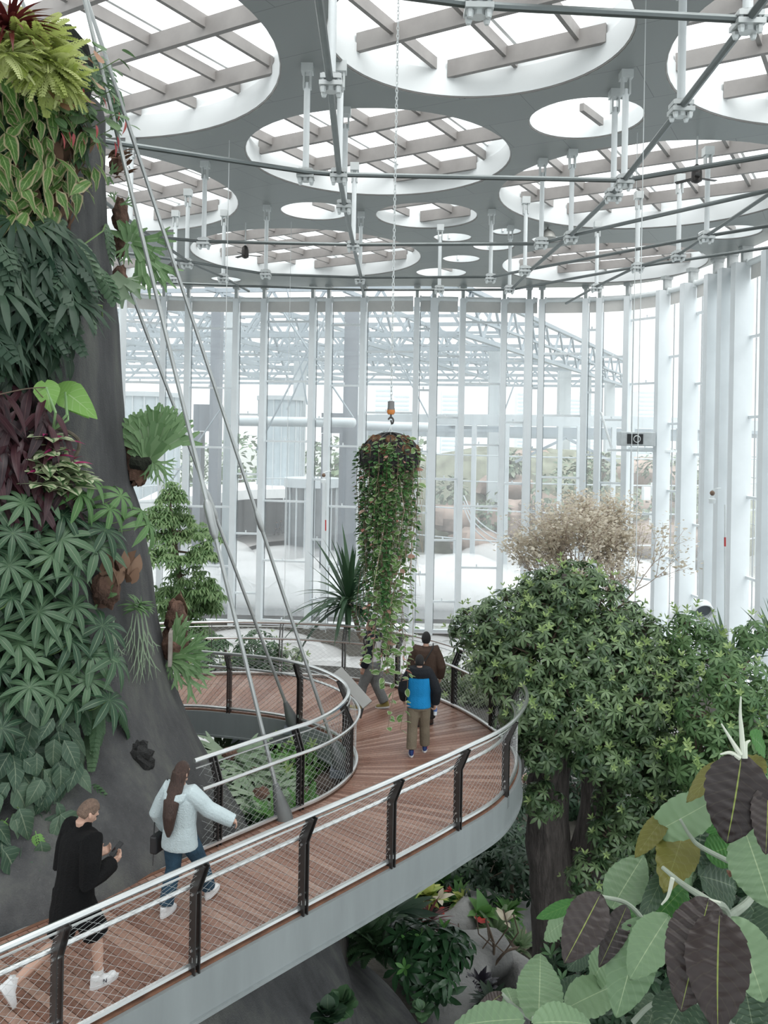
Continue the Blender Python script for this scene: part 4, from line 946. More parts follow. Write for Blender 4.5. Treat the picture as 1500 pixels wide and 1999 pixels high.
M_mid = G('mid_green_leaf', (0.035, 0.085, 0.04), (0.085, 0.165, 0.075), rib=(0.13, 0.20, 0.11), ribw=0.06)
M_deep = G('deep_green_leaf', (0.010, 0.028, 0.015), (0.030, 0.068, 0.034), rib=(0.07, 0.11, 0.06), ribw=0.07, rough=0.4)  # darkened green: shade deep between the leaves put into the colour
M_umbrella = G('umbrella_leaf', (0.028, 0.072, 0.038), (0.11, 0.195, 0.105), rib=(0.20, 0.27, 0.17), ribw=0.10, rough=0.38)
M_lime = G('chartreuse_fern_leaf', (0.44, 0.52, 0.14), (0.76, 0.80, 0.42), trans=0.35)
M_cala = G('banded_leaf', (0.06, 0.15, 0.03), (0.12, 0.24, 0.06), rib=(0.30, 0.40, 0.16), ribw=0.1, edge=(0.42, 0.36, 0.22), pleat=8)
M_dry = G('dry_leaf', (0.13, 0.075, 0.05), (0.26, 0.17, 0.12), rough=0.8, trans=0.1, spec=0.1)
M_narrow = G('narrow_grey_green_leaf', (0.018, 0.05, 0.03), (0.085, 0.14, 0.09), rough=0.42)
M_monst = G('cut_leaf_green', (0.10, 0.18, 0.10), (0.20, 0.28, 0.19), rib=(0.34, 0.40, 0.30), ribw=0.12, rough=0.4)
M_aloc = G('bright_arrow_leaf', (0.20, 0.42, 0.09), (0.27, 0.50, 0.13), rib=(0.42, 0.60, 0.27), ribw=0.05, pleat=5, trans=0.35)
M_purple = G('dark_red_cordyline_leaf', (0.022, 0.012, 0.016), (0.085, 0.028, 0.036), rib=(0.10, 0.05, 0.05), ribw=0.08, rough=0.35, trans=0.15)
M_pink = G('magenta_bract', (0.22, 0.015, 0.08), (0.34, 0.03, 0.13), trans=0.2)
M_varieg = G('cream_variegated_leaf', (0.46, 0.52, 0.32), (0.62, 0.66, 0.46), rib=(0.10, 0.22, 0.08), ribw=0.4, trans=0.25)
M_round = G('round_pale_leaf', (0.10, 0.20, 0.08), (0.20, 0.30, 0.15), rib=(0.25, 0.34, 0.2), ribw=0.07)
M_salmon = G('salmon_leaf', (0.45, 0.24, 0.15), (0.55, 0.36, 0.25))
M_flower = G('dark_pink_spike', (0.30, 0.04, 0.05), (0.42, 0.10, 0.09), trans=0.1)
M_stag = G('staghorn_frond_green', (0.13, 0.25, 0.10), (0.22, 0.36, 0.17), rib=(0.32, 0.44, 0.26), ribw=0.12, trans=0.3)
M_stagp = G('pale_staghorn_frond', (0.24, 0.34, 0.22), (0.36, 0.45, 0.32), trans=0.3)
M_shield = mat('brown_papery_shield', (0.125, 0.07, 0.05), 0.85, 0, 0.6, 5.0, 0.8, 18.0)
M_broad = G('broad_vine_leaf', (0.034, 0.078, 0.048), (0.11, 0.175, 0.115), rib=(0.22, 0.28, 0.19), ribw=0.07, pleat=6, rough=0.42)
M_redgrass = G('dark_red_grass_leaf', (0.075, 0.012, 0.012), (0.16, 0.03, 0.028), trans=0.15)
t_lance = T_blade(lance(0.16), 5, 0.35, 0.15); t_wide = T_blade(lance(0.26, .4), 5, 0.35, 0.12); t_strap = T_blade(lance(0.055, .35), 6, 0.55, 0.2); t_narrow = T_blade(lance(0.09, .4), 5, 0.4, 0.2)
t_wavy = T_blade(lance(0.19, .45), 7, 0.4, 0.12, 0.5); t_round = T_disc(); t_palm = T_palm(9, 0.125, 0.6, lift=.25, nl=5); t_palm7 = T_palm(7, 0.14, 0.8, lift=.2, nl=5); t_frond = T_frond(12); t_frondw = T_frond(7, 0.36, 0.35, 0.085, 0.9)
t_mon = T_monstera(); t_mon7 = T_monstera(8, 0.60, 0.35); t_heart = T_heart(); t_whorl = T_palm(6, 0.26, 0.25, lift=0.3); t_finger = T_palm(7, 0.07, 0.5, spread=2.6, lift=.1)
rng = random.Random(42)
# dark felt with soil pockets under the plants
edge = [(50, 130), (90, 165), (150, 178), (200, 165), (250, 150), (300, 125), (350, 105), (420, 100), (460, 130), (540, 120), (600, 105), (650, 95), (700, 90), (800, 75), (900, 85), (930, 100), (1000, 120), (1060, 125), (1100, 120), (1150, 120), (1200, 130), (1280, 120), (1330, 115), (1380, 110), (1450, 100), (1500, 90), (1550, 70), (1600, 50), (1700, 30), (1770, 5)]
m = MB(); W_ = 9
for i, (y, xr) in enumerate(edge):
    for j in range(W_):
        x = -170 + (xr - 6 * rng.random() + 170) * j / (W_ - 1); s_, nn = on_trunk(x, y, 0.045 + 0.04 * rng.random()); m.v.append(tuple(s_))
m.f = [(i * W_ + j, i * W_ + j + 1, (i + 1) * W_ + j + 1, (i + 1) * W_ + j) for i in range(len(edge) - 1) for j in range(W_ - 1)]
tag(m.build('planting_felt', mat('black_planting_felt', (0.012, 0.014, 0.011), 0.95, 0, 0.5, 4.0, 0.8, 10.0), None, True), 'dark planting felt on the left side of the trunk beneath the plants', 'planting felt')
# top of the trunk
def rosette(name, label, cat, c, n, tpl, size, m, rng, elev=(-0.2, 1.2), parent=None, part='leaves', azim=None, group=None):
    c = Vector(c); its = []
    for k in range(n):
        a = rng.uniform(0, 2 * PI) if azim is None else rng.uniform(*azim); e = rng.uniform(*elev)
        d = Vector((math.cos(a) * math.cos(e), math.sin(a) * math.cos(e), math.sin(e))); its.append((tpl, orient(c + d * .03, d, UP + d * .2, size * rng.uniform(.7, 1.2))))
    if parent is None: parent = thing(name, c, label, cat, group)
    leafmesh(part, its, m, parent, rng); return parent
rosette('red_grass', 'dark red spiky tuft at the very top of the trunk', 'plant', at(18, 62, 10.2), 110, t_strap, 0.55, M_redgrass, rng, (-.3, 1.3))
rosette('lime_fern', 'small lime fern below the red tuft at the picture edge', 'fern', at(14, 105, 10.0), 40, t_frond, 0.42, M_lime, rng, (-.6, .9))
for (x, y, Y, nn_, sz, lab) in [(40, 88, 10.3, 60, 0.5, 'yellow green fern beside the red tuft on top of the trunk'), (72, 72, 10.7, 60, 0.52, 'topmost yellow green fern on the trunk'), (92, 122, 10.5, 100, 0.55, 'largest yellow green fern arching over the right shoulder of the trunk'), (128, 158, 10.6, 60, 0.36, 'smallest yellow green fern, lowest on the right shoulder of the trunk')]:
    rosette('golden_fern', lab, 'fern', at(x, y, Y), nn_, t_frond, sz, M_lime, rng, (-.9, .8))
poly_top = [(-40, 110), (150, 110), (178, 190), (160, 280), (120, 340), (-40, 300)]
cp = clump('climbing_plant', 'climber with round pale leaves and pink spikes below the yellow ferns', 'climbing plant', [(20, 80), (150, 100), (170, 250), (90, 330), (40, 240)], 90, t_round, 0.2, M_round, rng, 0.5, 0.9, 0.8, (0.35, 0.7), stems=0.5)
clump('', None, None, [(30, 90), (120, 120), (110, 230), (60, 230)], 9, t_round, 0.22, M_salmon, rng, 0.6, .9, .6, (0.6, 0.75), part='salmon_leaves', parent=cp)
clump('', None, None, [(40, 110), (165, 130), (160, 310), (60, 320)], 16, t_narrow, 0.2, M_flower, rng, 1.0, .6, .5, (0.55, 0.75), part='flower_spikes', parent=cp)
[c for c in cp.children if c.name.startswith('flower_spikes')][0]['kind'] = 'stuff'
clump('banded_calathea', 'hanging plant with banded cream edged leaves at upper left', 'plant', [(-60, 140), (60, 150), (150, 230), (140, 330), (90, 420), (-60, 500)], 190, [t_wavy, t_lance], 0.40, M_cala, rng, 0.9, 0.6, 1.5, (0.2, 0.6))
clump('mixed_ferns', 'dark green leaves filling the gaps below the yellow ferns', 'plant', [(-60, 110), (150, 130), (150, 260), (110, 340), (-60, 420)], 240, [t_lance, t_frondw, t_narrow], 0.36, M_mid, rng, 1.0, 0.7, 1.1, (0.05, 0.35))
clump('withered_leaves', 'withered brown leaves hanging below the upper plants', 'dead leaves', [(20, 280), (165, 215), (150, 260), (115, 420), (60, 430), (10, 400)], 120, [t_strap, t_lance], 0.36, M_dry, rng, 1.6, 0.25, 0.35, (0.08, 0.3))
clump('narrow_leaved_philodendron', 'mass of narrow fingered dark leaves at mid left of the trunk', 'plant', [(-60, 430), (80, 440), (108, 500), (112, 560), (85, 630), (40, 660), (-60, 680)], 190, [t_finger, t_frondw, t_strap], 0.6, M_narrow, rng, 0.8, 0.8, 1.2, (0.15, 0.6), stems=.2)
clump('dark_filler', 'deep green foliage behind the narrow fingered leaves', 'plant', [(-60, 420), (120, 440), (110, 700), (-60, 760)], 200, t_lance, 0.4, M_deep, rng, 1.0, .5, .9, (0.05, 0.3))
# cut-leaf monsteras
def monstera(label, leaves, m, rng, group=None):
    """leaves: (base px, tip px, lift, stem foot px)"""
    root = None; its = []; st = MB()
    for (b, c, lf, ft, wd) in leaves:
        p, nn = on_trunk(b[0], b[1], lf); p = at(b[0], b[1], p.y); q = at(c[0], c[1], p.y - 0.12); f, n2 = on_trunk(ft[0], ft[1], 0.05)
        view = (Vector((0, 0, ZC)) - p).normalized()
        its.append(pleaf(t_mon7, p, q, view * .9 + UP * .5 + nn * .4, wd)); st.tube([f, (f + p) / 2 + nn * .12 + UP * .06, p], 0.012, 5)
        if root is None: root = thing('monstera', f, label, 'monstera')
    leafmesh('leaves', its, m, root, rng); st.build('stems', M_stem, root, True)
monstera('monstera with two cut leaves reaching out in front of the stay cables near the top', [((196, 112), (226, 164), 0.6, (140, 190), 1.3), ((230, 178), (243, 236), 0.7, (150, 178), 0.9), ((185, 130), (172, 172), 0.3, (140, 190), 1.0), ((205, 172), (208, 195), 0.5, (150, 178), 0.7)], M_monst, rng)
monstera('monstera with large pale cut leaves over the trunk at mid height', [((150, 470), (195, 520), 0.75, (90, 520), .95), ((190, 525), (235, 570), 0.6, (110, 520), 1.0), ((165, 530), (180, 575), 0.8, (100, 520), 1.1), ((135, 480), (140, 560), 0.8, (80, 500), .9), ((120, 430), (95, 480), .8, (70, 470), 1.), ((205, 440), (230, 500), .3, (150, 480), .8), ((90, 545), (130, 600), .85, (60, 540), .9), ((170, 590), (190, 645), .2, (130, 560), .75), ((200, 620), (186, 655), .12, (160, 590), .6), ((60, 440), (40, 500), .5, (30, 450), .9)], M_monst, rng)
monstera('monstera with three small cut leaves low on the trunk above the man', [((165, 1455), (180, 1515), 0.15, (120, 1480), .85), ((160, 1525), (200, 1540), 0.15, (140, 1515), .7), ((175, 1530), (168, 1585), 0.15, (140, 1515), .55)], M_mid, rng)
# arrow-leaved alocasia
al = thing('alocasia', on_trunk(72, 838, .1)[0], 'bright green arrow leaved plant standing out on the trunk', 'plant'); its = []; st = MB()
for (b, c, lf, wd) in [((90, 756), (100, 802), 0.85, 1.35), ((128, 766), (190, 808), 0.9, 1.05), ((132, 786), (172, 809), 0.8, 0.8)]:
    p, nn = on_trunk(b[0], b[1], lf); p = at(b[0], b[1], p.y); q = at(c[0], c[1], p.y - .1); f, n2 = on_trunk(73, 838, .4); its.append(pleaf(t_heart, p, q, (Vector((0, 0, ZC)) - p).normalized() + UP * .35, wd)); st.tube([f, f.lerp(p, .5) + nn * .15 + DN * .05, p], 0.018, 6)
leafmesh('leaves', its, M_aloc, al, rng); st.build('stems', mat('pale_green_stalk', (0.22, 0.36, 0.16), .5), al, True)
co = clump('cordyline', 'dark red strap leaved plant at the left edge with magenta shoots', 'plant', [(-60, 740), (60, 750), (92, 860), (95, 950), (60, 1000), (-60, 1010)], 220, [t_narrow, T_blade(lance(.11), 5, .5, .15)], 0.5, M_purple, rng, 0.8, .6, 1.0, (0.15, 0.55))
clump('', None, None, [(50, 850), (85, 840), (100, 905), (40, 920)], 14, t_narrow, 0.3, M_pink, rng, -.3, .7, 1.0, (0.4, 0.6), part='magenta_shoots', parent=co)
clump('variegated_plant', 'cream and green variegated plant beside the magenta shoots', 'plant', [(62, 850), (100, 880), (120, 950), (60, 960), (40, 950)], 26, t_whorl, 0.3, M_varieg, rng, 0.2, 1.0, .8, (0.35, 0.6))
m = MB(); pts = [on_trunk(x, y, l)[0] for x, y, l in [(88, 836, .1), (102, 842, .3), (116, 858, .35), (120, 880, .3), (115, 905, .2), (113, 925, .1)]]; m.tube(spline(pts, 5), 0.025, 7); tag(m.build('bare_branch', mat('mossy_bark', (0.13, 0.11, 0.085), .9, 0, .4, 12), None, True), 'bent brown branch curving below the arrow leaves', 'branch')
m = MB(); pts = [on_trunk(x, y, l)[0] for x, y, l in [(-20, 775, .6), (25, 762, .6), (70, 758, .5)]]; m.tube(spline(pts, 5), 0.008, 5); pts = [on_trunk(x, y, l)[0] for x, y, l in [(38, 762, .6), (50, 778, .55), (66, 788, .5), (71, 780, .4)]]; m.tube(spline(pts, 5), 0.006, 5); tag(m.build('dry_twig', M_twig, None, True), 'thin bare twig in front of the dark red leaves', 'twig')
# umbrella plants: rosettes of drooping leaflets
def umbrella(label, spots, sz, rng, tpl=t_palm, m=None):
    root = None; its = []; st = MB()
    for (x, y) in spots:
        lf = rng.uniform(.35, .65); p, nn = on_trunk(x, y, lf); f, _ = on_trunk(x - rng.uniform(10, 40), y + rng.uniform(10, 50), .05)
        if root is None: root = thing('umbrella_plant', f, label, 'plant', None)
        N_ = nn * .75 + UP * .8 + Vector((rng.uniform(-.3, .3), rng.uniform(-.3, .3), 0)); d = N_.orthogonal(); its.append((tpl, orient(p, d, N_, sz * rng.uniform(.75, 1.15)))); st.tube([f, (f + p) / 2 + nn * .1, p], 0.008, 4)
    leafmesh('leaves', its, m or M_umbrella, root, rng); st.build('stems', M_stem, root, True)
umbrella('umbrella plant with bright drooping leaflets at the top of its group', [(130, 935), (122, 968), (175, 965), (205, 995), (160, 990), (110, 960), (215, 1020)], 0.36, rng, t_palm7, G('fresh_umbrella_leaf', (0.07, 0.17, 0.05), (0.14, 0.27, 0.10), rib=(.22, .32, .15), ribw=.1))
umbrella('dark umbrella plant in the upper left of its group', [(20, 975), (60, 960), (88, 1000), (40, 1010), (5, 1030), (25, 1050), (85, 1045), (65, 1075), (110, 1085), (135, 1060), (150, 1030), (35, 1115), (95, 1110), (0, 1090), (5, 1150), (-20, 980), (-25, 1060)], 0.42, rng)
umbrella('umbrella plant in the middle with leaflets across the trunk', [(105, 1172), (150, 1210), (100, 1235), (65, 1215), (35, 1265), (85, 1200), (130, 1260), (160, 1270), (20, 1240), (-10, 1290), (50, 1180), (-20, 1220)], 0.40, rng)
umbrella('lowest umbrella plant above the broad leaved vine', [(85, 1295), (125, 1310), (30, 1315), (75, 1335), (150, 1345), (110, 1350), (5, 1340), (-10, 1390)], 0.38, rng)
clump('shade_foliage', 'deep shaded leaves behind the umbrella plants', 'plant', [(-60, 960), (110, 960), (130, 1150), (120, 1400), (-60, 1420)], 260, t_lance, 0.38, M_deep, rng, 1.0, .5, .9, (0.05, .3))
clump('feathered_philodendron', 'feather leaved climber hanging right of the broad leaves', 'plant', [(100, 1330), (190, 1340), (215, 1390), (150, 1440), (110, 1420)], 16, T_frond(9, .3, .35, .09, .8), 0.5, M_mid, rng, .8, .5, 1.0, (0.1, .3), stems=.6)
clump('broad_leaved_vine', 'broad leaved vine trailing down the left edge beside the man', 'vine', [(-60, 1330), (80, 1340), (110, 1420), (130, 1470), (95, 1550), (60, 1640), (62, 1720), (25, 1800), (-60, 1830)], 240, [t_wide, T_blade(lance(.29, .35), 6, .5, .12, .4)], 0.36, M_broad, rng, 1.1, .6, 1.1, (0.1, .5), stems=.3)
clump('fern_tuft', 'bright fern fronds low on the trunk among the broad leaves', 'fern', [(0, 1560), (60, 1590), (60, 1660), (10, 1680)], 18, t_frond, 0.36, G('bright_fern_leaf', (.12, .3, .06), (.22, .42, .12)), rng, 1.0, .4, .8, (.2, .45))
# staghorn ferns
def staghorn(label, mount, shield, fronds, m, rng, board=None, n3=3):
    p0, nn = on_trunk(mount[0], mount[1], 0.12); root = thing('staghorn_fern', p0, label, 'fern')
    mb = MB(); q = Vector(nn)
    for (dx, dz, rx, rz) in shield:
        tgt = Vector((-nn.y, nn.x, 0)); c = p0 + tgt * dx + UP * dz + nn * .05; mb.ball(c, (rx, rx * .7, rz), 12, 9, .22, rng)
    mb.build('shield', M_shield, root, True)
    its = []
    for (a, c, wd, dep, dz) in fronds:
        P = at(a[0], a[1], p0.y - .1); Q = at(c[0], c[1], p0.y - .1 - dz); tpl = T_stag(dep, wd, rng, .36, .25)
        L = (Q - P).length; its.append((tpl, orient(P, Q - P, (Vector((0, 0, ZC)) - P).normalized() + UP * .25, L / 1.15)))
    leafmesh('fronds', its, m, root, rng)
    if board:
        mb = MB(); tgt = Vector((-nn.y, nn.x, 0)); mb.box(p0 + tgt * board[0] + UP * board[1], (.36, .05, .5), math.atan2(tgt.y, tgt.x)); mb.build('mounting_board', mat('weathered_board', (.36, .32, .29), .8, 0, .2, 8), root)
    return root
s1 = staghorn('staghorn fern high on the trunk in front of the stay cables', (218, 430), [(.0, .1, .12, .25), (.05, -.35, .10, .22), (.10, .22, .10, .14)],
         [((255, 470), (205, 420), .16, 1, 0), ((255, 470), (245, 395), .2, 1, 0), ((255, 472), (270, 425), .16, 2, .1), ((260, 470), (330, 480), .12, 3, .2), ((265, 475), (305, 570), .09, 3, .2), ((262, 475), (320, 560), .08, 3, .3), ((250, 475), (235, 510), .1, 3, .1), ((235, 400), (262, 390), .08, 3, 0), ((225, 395), (215, 370), .08, 3, 0)], M_stag, rng)
s1b = staghorn('pale drooping staghorn fern below the high one', (212, 545), [(0, 0, .12, .2)], [((222, 535), (280, 595), .12, 2, .2), ((222, 540), (255, 590), .1, 2, .1), ((215, 540), (262, 560), .09, 3, .1), ((215, 540), (205, 590), .08, 2, .0)], M_stagp, rng)
s2 = staghorn('largest staghorn fern, jutting from the trunk in front of the cables', (243, 890), [(.02, .0, .2, .42), (.1, -.25, .16, .2), (.3, .12, .22, .12)],
         [((292, 895), (236, 805), .13, 3, .0), ((292, 895), (262, 798), .13, 3, .05), ((292, 895), (290, 790), .13, 3, .1), ((292, 895), (318, 792), .13, 3, .1), ((292, 895), (345, 795), .13, 3, .15), ((292, 895), (372, 800), .12, 3, .15), ((285, 895), (240, 850), .2, 1, 0), ((288, 895), (250, 870), .16, 1, 0), ((300, 900), (342, 915), .08, 3, .1), ((300, 900), (300, 950), .07, 2, .1), ((302, 900), (325, 945), .07, 3, .1), ((296, 900), (282, 950), .06, 2, .1)], M_stag, rng)
mb = MB(); P = at(262, 900, s2.location.y - .05); mb.tube([P, at(280, 905, s2.location.y - .1), at(294, 898, s2.location.y - .12)], [.13, .11, .05], 9); o = mb.build('root_ball', mat('dark_moss', (.02, .024, .015), .95, 0, .5, 20, .8), s2, True)
s3 = staghorn('brown withered staghorn fern on the face of the trunk', (185, 1150), [(0, 0, .19, .22), (.10, .2, .13, .24), (-.1, .05, .14, .2)], [((205, 1165), (235, 1140), .14, 1, .2), ((190, 1180), (180, 1195), .12, 1, .1)], M_stag, rng)
clump('', None, None, [(170, 1105), (222, 1110), (222, 1140), (170, 1150)], 16, t_wide, 0.3, M_dry, rng, -1.2, .5, .4, (.2, .4), part='dry_fronds', parent=s3)
s4 = staghorn('staghorn fern on a wooden board at the right edge of the trunk', (318, 1265), [(.0, .0, .2, .24), (.12, .15, .18, .26), (.1, .4, .16, .3)], [((338, 1285), (400, 1300), .11, 3, .2), ((338, 1285), (385, 1240), .11, 3, .1), ((338, 1280), (410, 1265), .1, 3, .2), ((335, 1290), (375, 1345), .1, 3, .2), ((335, 1290), (345, 1330), .1, 3, .1), ((330, 1290), (318, 1325), .1, 2, .1), ((340, 1290), (410, 1345), .08, 3, .2), ((345, 1240), (365, 1190), .1, 2, .1), ((345, 1235), (346, 1160), .16, 0, 0), ((340, 1265), (358, 1200), .12, 1, .1)], M_stag, rng, (-.16, .05))
clump('', None, None, [(318, 1180), (345, 1180), (345, 1240), (315, 1250)], 9, t_wide, 0.42, M_dry, rng, -1.2, .5, .4, (.1, .3), part='dry_fronds', parent=s4)
wd = staghorn('small dried brown fern at the upper right edge of the trunk', (204, 318), [(.05, 0, .1, .14)], [((215, 340), (232, 318), .12, 2, .1), ((212, 345), (220, 370), .12, 1, .1)], M_stag, rng)
clump('', None, None, [(200, 290), (225, 295), (225, 340), (203, 350)], 30, t_narrow, .25, M_dry, rng, -.6, .8, 1., (.05, .3), part='dry_fronds', parent=wd)
# trailing tendrils on the trunk face
tf_ = thing('trailing_fern', on_trunk(240, 1180, .1)[0], 'pale tuft with long forked tendrils hanging down the trunk face', 'fern'); its = []
for k in range(40):
    p, nn = on_trunk(240 + rng.uniform(-8, 10), 1182 + rng.uniform(-6, 6), .2); its.append((t_narrow, orient(p, nn * .6 + Vector((rng.uniform(-1, 1), 0, rng.uniform(-.5, .8))), UP + nn, .22)))
leafmesh('tuft', its, M_stag, tf_, rng); its = []
for (x0, y0, x1, y1) in [(240, 1190, 236, 1300), (245, 1195, 262, 1330), (252, 1195, 275, 1345), (255, 1195, 285, 1310), (235, 1195, 228, 1275), (248, 1195, 270, 1290), (200, 1200, 200, 1325), (196, 1205, 210, 1310), (188, 1210, 178, 1290)]:
    p, nn = on_trunk(x0, y0, .18); q, n2 = on_trunk(x1, y1, .12); its.append((T_stag(3, .02, rng, .3, .05), orient(p, q - p, nn, (q - p).length / 1.15)))
leafmesh('tendrils', its, M_stagp, tf_, rng)
# fine-leaved trees behind the trunk
def padtree(label, trunk, pads, m, rng, leaf, sz, per):
    t0 = Vector(trunk[0]); root = thing('maple_tree', t0, label, 'tree'); mb = MB(); mb.tube(spline(trunk, 5), [0.12 - .07 * i / (5 * (len(trunk) - 1)) for i in range(5 * (len(trunk) - 1) + 1)], 7); its = []
    for (c, rx, rz) in pads:
        c = Vector(c) + Vector((rng.uniform(-.28, .28), rng.uniform(-.3, .3), rng.uniform(-.2, .2))); rz *= rng.uniform(.8, 1.9); rx *= rng.uniform(.75, 1.2); near = min(spline(trunk, 5), key=lambda q: (q - c).length); mb.tube([near, (near + c) / 2 + DN * .05, c], [.04, .03, .015], 5)
        for k in range(per):
            a = rng.uniform(0, 2 * PI); r_ = math.sqrt(rng.random()); p = c + Vector((math.cos(a) * rx * r_, math.sin(a) * rx * r_ * .8, rz * (1 - r_ * r_) * rng.uniform(.2, 1) - rz * .4))
            its.append((leaf, orient(p, Vector((math.cos(a), math.sin(a), rng.uniform(-.7, .2))), UP, sz * rng.uniform(.6, 1.2))))
    mb.build('trunk', M_twig, root, True); leafmesh('foliage', its, m, root, rng); return root
M_fine = G('fine_maple_leaf', (0.15, 0.27, 0.11), (0.30, 0.43, 0.20), trans=.4)
YT = 25.0; A_ = lambda x, y, Y=YT: at(x, y, Y)
padtree('slender fine leaved tree just right of the trunk behind the railing', [A_(360, 1420), A_(368, 1250), A_(350, 1120), A_(335, 1020), A_(330, 965)],
        [(A_(x, y, YT + dy), r / 52, r / 75) for x, y, r, dy in [(332, 972, 28, 0), (352, 1000, 38, .4), (305, 1010, 30, -.3), (320, 1045, 45, 0), (365, 1045, 40, .3), (385, 1085, 30, 0), (310, 1085, 45, -.4), (360, 1120, 50, 0), (395, 1135, 26, .2), (315, 1145, 50, 0), (370, 1170, 45, .3), (400, 1165, 26, .5), (330, 1200, 55, 0), (385, 1215, 42, .2), (345, 1250, 60, 0), (400, 1250, 35, 0)]], M_fine, rng, t_palm7, .20, 120)
padtree('smaller bushy tree low behind the railing at left', [A_(450, 1450, 23), A_(448, 1340, 23), A_(440, 1270, 23)], [(A_(x, y, 23 + dy), r / 70, r / 100) for x, y, r, dy in [(430, 1262, 30, 0), (465, 1280, 30, .3), (420, 1310, 38, 0), (470, 1325, 36, 0), (395, 1330, 40, 0), (440, 1350, 45, -.2)]], M_mid, rng, t_palm7, .22, 60)
# ================================================================ hanging basket with trailing vines
YB = 11.4
bc = at(762, 893, YB); R0 = 58 / F * YB
bk = thing('hanging_basket', bc, 'hanging ball of dark fibre with long curtains of trailing vines, in front of the walkway', 'hanging plant')
rng = random.Random(9)
m = MB(); m.ball(bc, (R0, R0, R0 * .82), 22, 14, 0.05, rng); m.build('ball', mat('dark_coir_ball', (0.022, 0.02, 0.02), .9, 0, .5, 9, .8, 20), bk, True)
for k in range(16):
    a = 2 * PI * k / 16 + .2 * (k % 2); e = .35 if k % 2 else .85; d = Vector((math.cos(a) * math.cos(e), math.sin(a) * math.cos(e), math.sin(e) * .82)); m = MB()
    M = d.to_track_quat('Z', 'Y').to_matrix(); m.lathe([(.0, .010), (.05, .012), (.062, .028), (.075, 0.0)], bc + d * R0 * .98, 12, M); m.build('planting_pocket', mat('orange_brown_coir', (.15, .075, .04), .9, 0, .5, 25, .8), bk, True)
m = MB()
for k in range(12):
    a = 2 * PI * k / 12; m.tube([bc + Vector((math.cos(a) * R0 * 1.02 * math.cos(e), math.sin(a) * R0 * 1.02 * math.cos(e), R0 * .84 * math.sin(e))) for e in np.linspace(-.3, 1.5, 8)], .010, 5)
m.build('wire_cage', M_black, bk)
# chain, hook block and hook
top = Vector((bc.x, bc.y, ZCE)); hk = at(766, 800, YB); ch = thing('hoist_chain', (bc.x, bc.y, hk.z), 'long steel hoist chain with an orange hook block holding the hanging ball', 'chain')
m = MB(); z = hk.z + .12; k = 0
while z < ZCE - .05 and k < 400:
    c = Vector((bc.x, bc.y, z)); M = Matrix.Rotation(PI / 2 * (k % 2) + .4, 3, 'Z'); m.tube([M @ Vector((.016 * math.cos(t), 0, .034 * math.sin(t))) + c for t in np.linspace(0, 2 * PI, 9)[:-1]], .006, 4, True); z += .052; k += 1
m.build('links', M_clamp, ch, True)
hp = Vector((bc.x, bc.y, hk.z)); m = MB(); m.lathe([(.02, .12), (.045, .11), (.045, .03), (.05, .02), (.05, -.03), (.035, -.05)], hp, 12); m.build('hook_block', mat('grey_hook_block', (.16, .16, .16), .5), ch, True)
m = MB(); m.lathe([(.052, -.0), (.056, -.03), (.04, -.062), (0.01, -.065)], hp, 12); m.build('orange_band', mat('orange_paint', (.55, .19, .04), .5), ch, True)
m = MB(); m.tube([hp + Vector((.035 * math.sin(t) * (t < 6), 0, -.15 - .05 * math.cos(t) + (.06 if t < .3 else 0))) for t in np.linspace(0, 4.4, 12)], .012, 6); m.tube([hp + DN * .05, hp + DN * .12], .014, 6); m.build('hook', M_post, ch, True)
m = MB()
for sx in (-1, 1): m.tube([hp + DN * .2, hp + Vector((.012 * sx, 0, -.27)), hp + Vector((.05 * sx, 0, (bc.z + R0 * .8) - hp.z))], .006, 4)
m.build('hanger_wire', M_clamp, bk)
# strands
M_v1 = leafmat('small_curled_vine_leaf', (0.035, 0.11, 0.035), (0.10, 0.21, 0.07), trans=.2, rough=.35)
M_v2 = leafmat('pale_edged_vine_leaf', (0.09, 0.20, 0.05), (0.22, 0.34, 0.12), rib=(.2, .34, .12), ribw=.1, edge=(0.50, 0.56, 0.40), trans=.35)
M_v3 = leafmat('faded_pink_vine_leaf', (0.45, 0.20, 0.16), (0.55, 0.38, 0.30), trans=.3)
t_r2 = T_blade(lambda v: .34 * max(.05, math.sin(PI * min(.97, v)) ** .6), 4, .2, .2)
def strand(a, r, z0, z1, kind):
    pts = []; d = Vector((math.cos(a), math.sin(a), 0)); n_ = max(4, int((z0 - z1) / .25)); sw = rng.uniform(-.06, .06); ph = rng.uniform(0, 6)
    for i in range(n_ + 1):
        z = z0 + (z1 - z0) * i / n_; pts.append(Vector((bc.x, bc.y, 0)) + d * (r - .10 * (i / n_) * r) + Vector((sw * math.sin(i * .9 + ph), sw * math.cos(i * .7 + ph), z)))
    top_ = bc + Vector((d.x * min(r, R0 * .98), d.y * min(r, R0 * .98), R0 * .82 * math.sqrt(max(0, 1 - min(1, r / R0 * .98) ** 2)) + .01))
    pts = [top_] + pts
    vt = MB(); vt.tube(pts, .004, 3, caps=False); o = vt.build('vine', mat('vine_stem', (.17, .12, .08), .8), bk)
    L = z0 - z1; it1 = []; it3 = []; step = .022 if kind == 1 else .052
    P = resample(pts, step)
    for i, p in enumerate(P):
        f = i / len(P)
        if kind == 2 and rng.random() < .25: continue
        b_ = rng.uniform(0, 2 * PI); q = Vector((math.cos(b_), math.sin(b_), rng.uniform(-.6, .4))) + d * .7; s_ = rng.uniform(.045, .075) if kind == 1 else rng.uniform(.07, .125)
        (it3 if rng.random() < .05 else it1).append((t_r2, orient(p + q * .012, q, UP * .8 + d * .5 + Vector((rng.uniform(-.6, .6), rng.uniform(-.6, .6), 0)), s_)))
    leafmesh('vine_leaves', it1, M_v1 if kind == 1 else M_v2, o, rng)
    if it3: leafmesh('faded_leaves', it3, M_v3, o, rng)
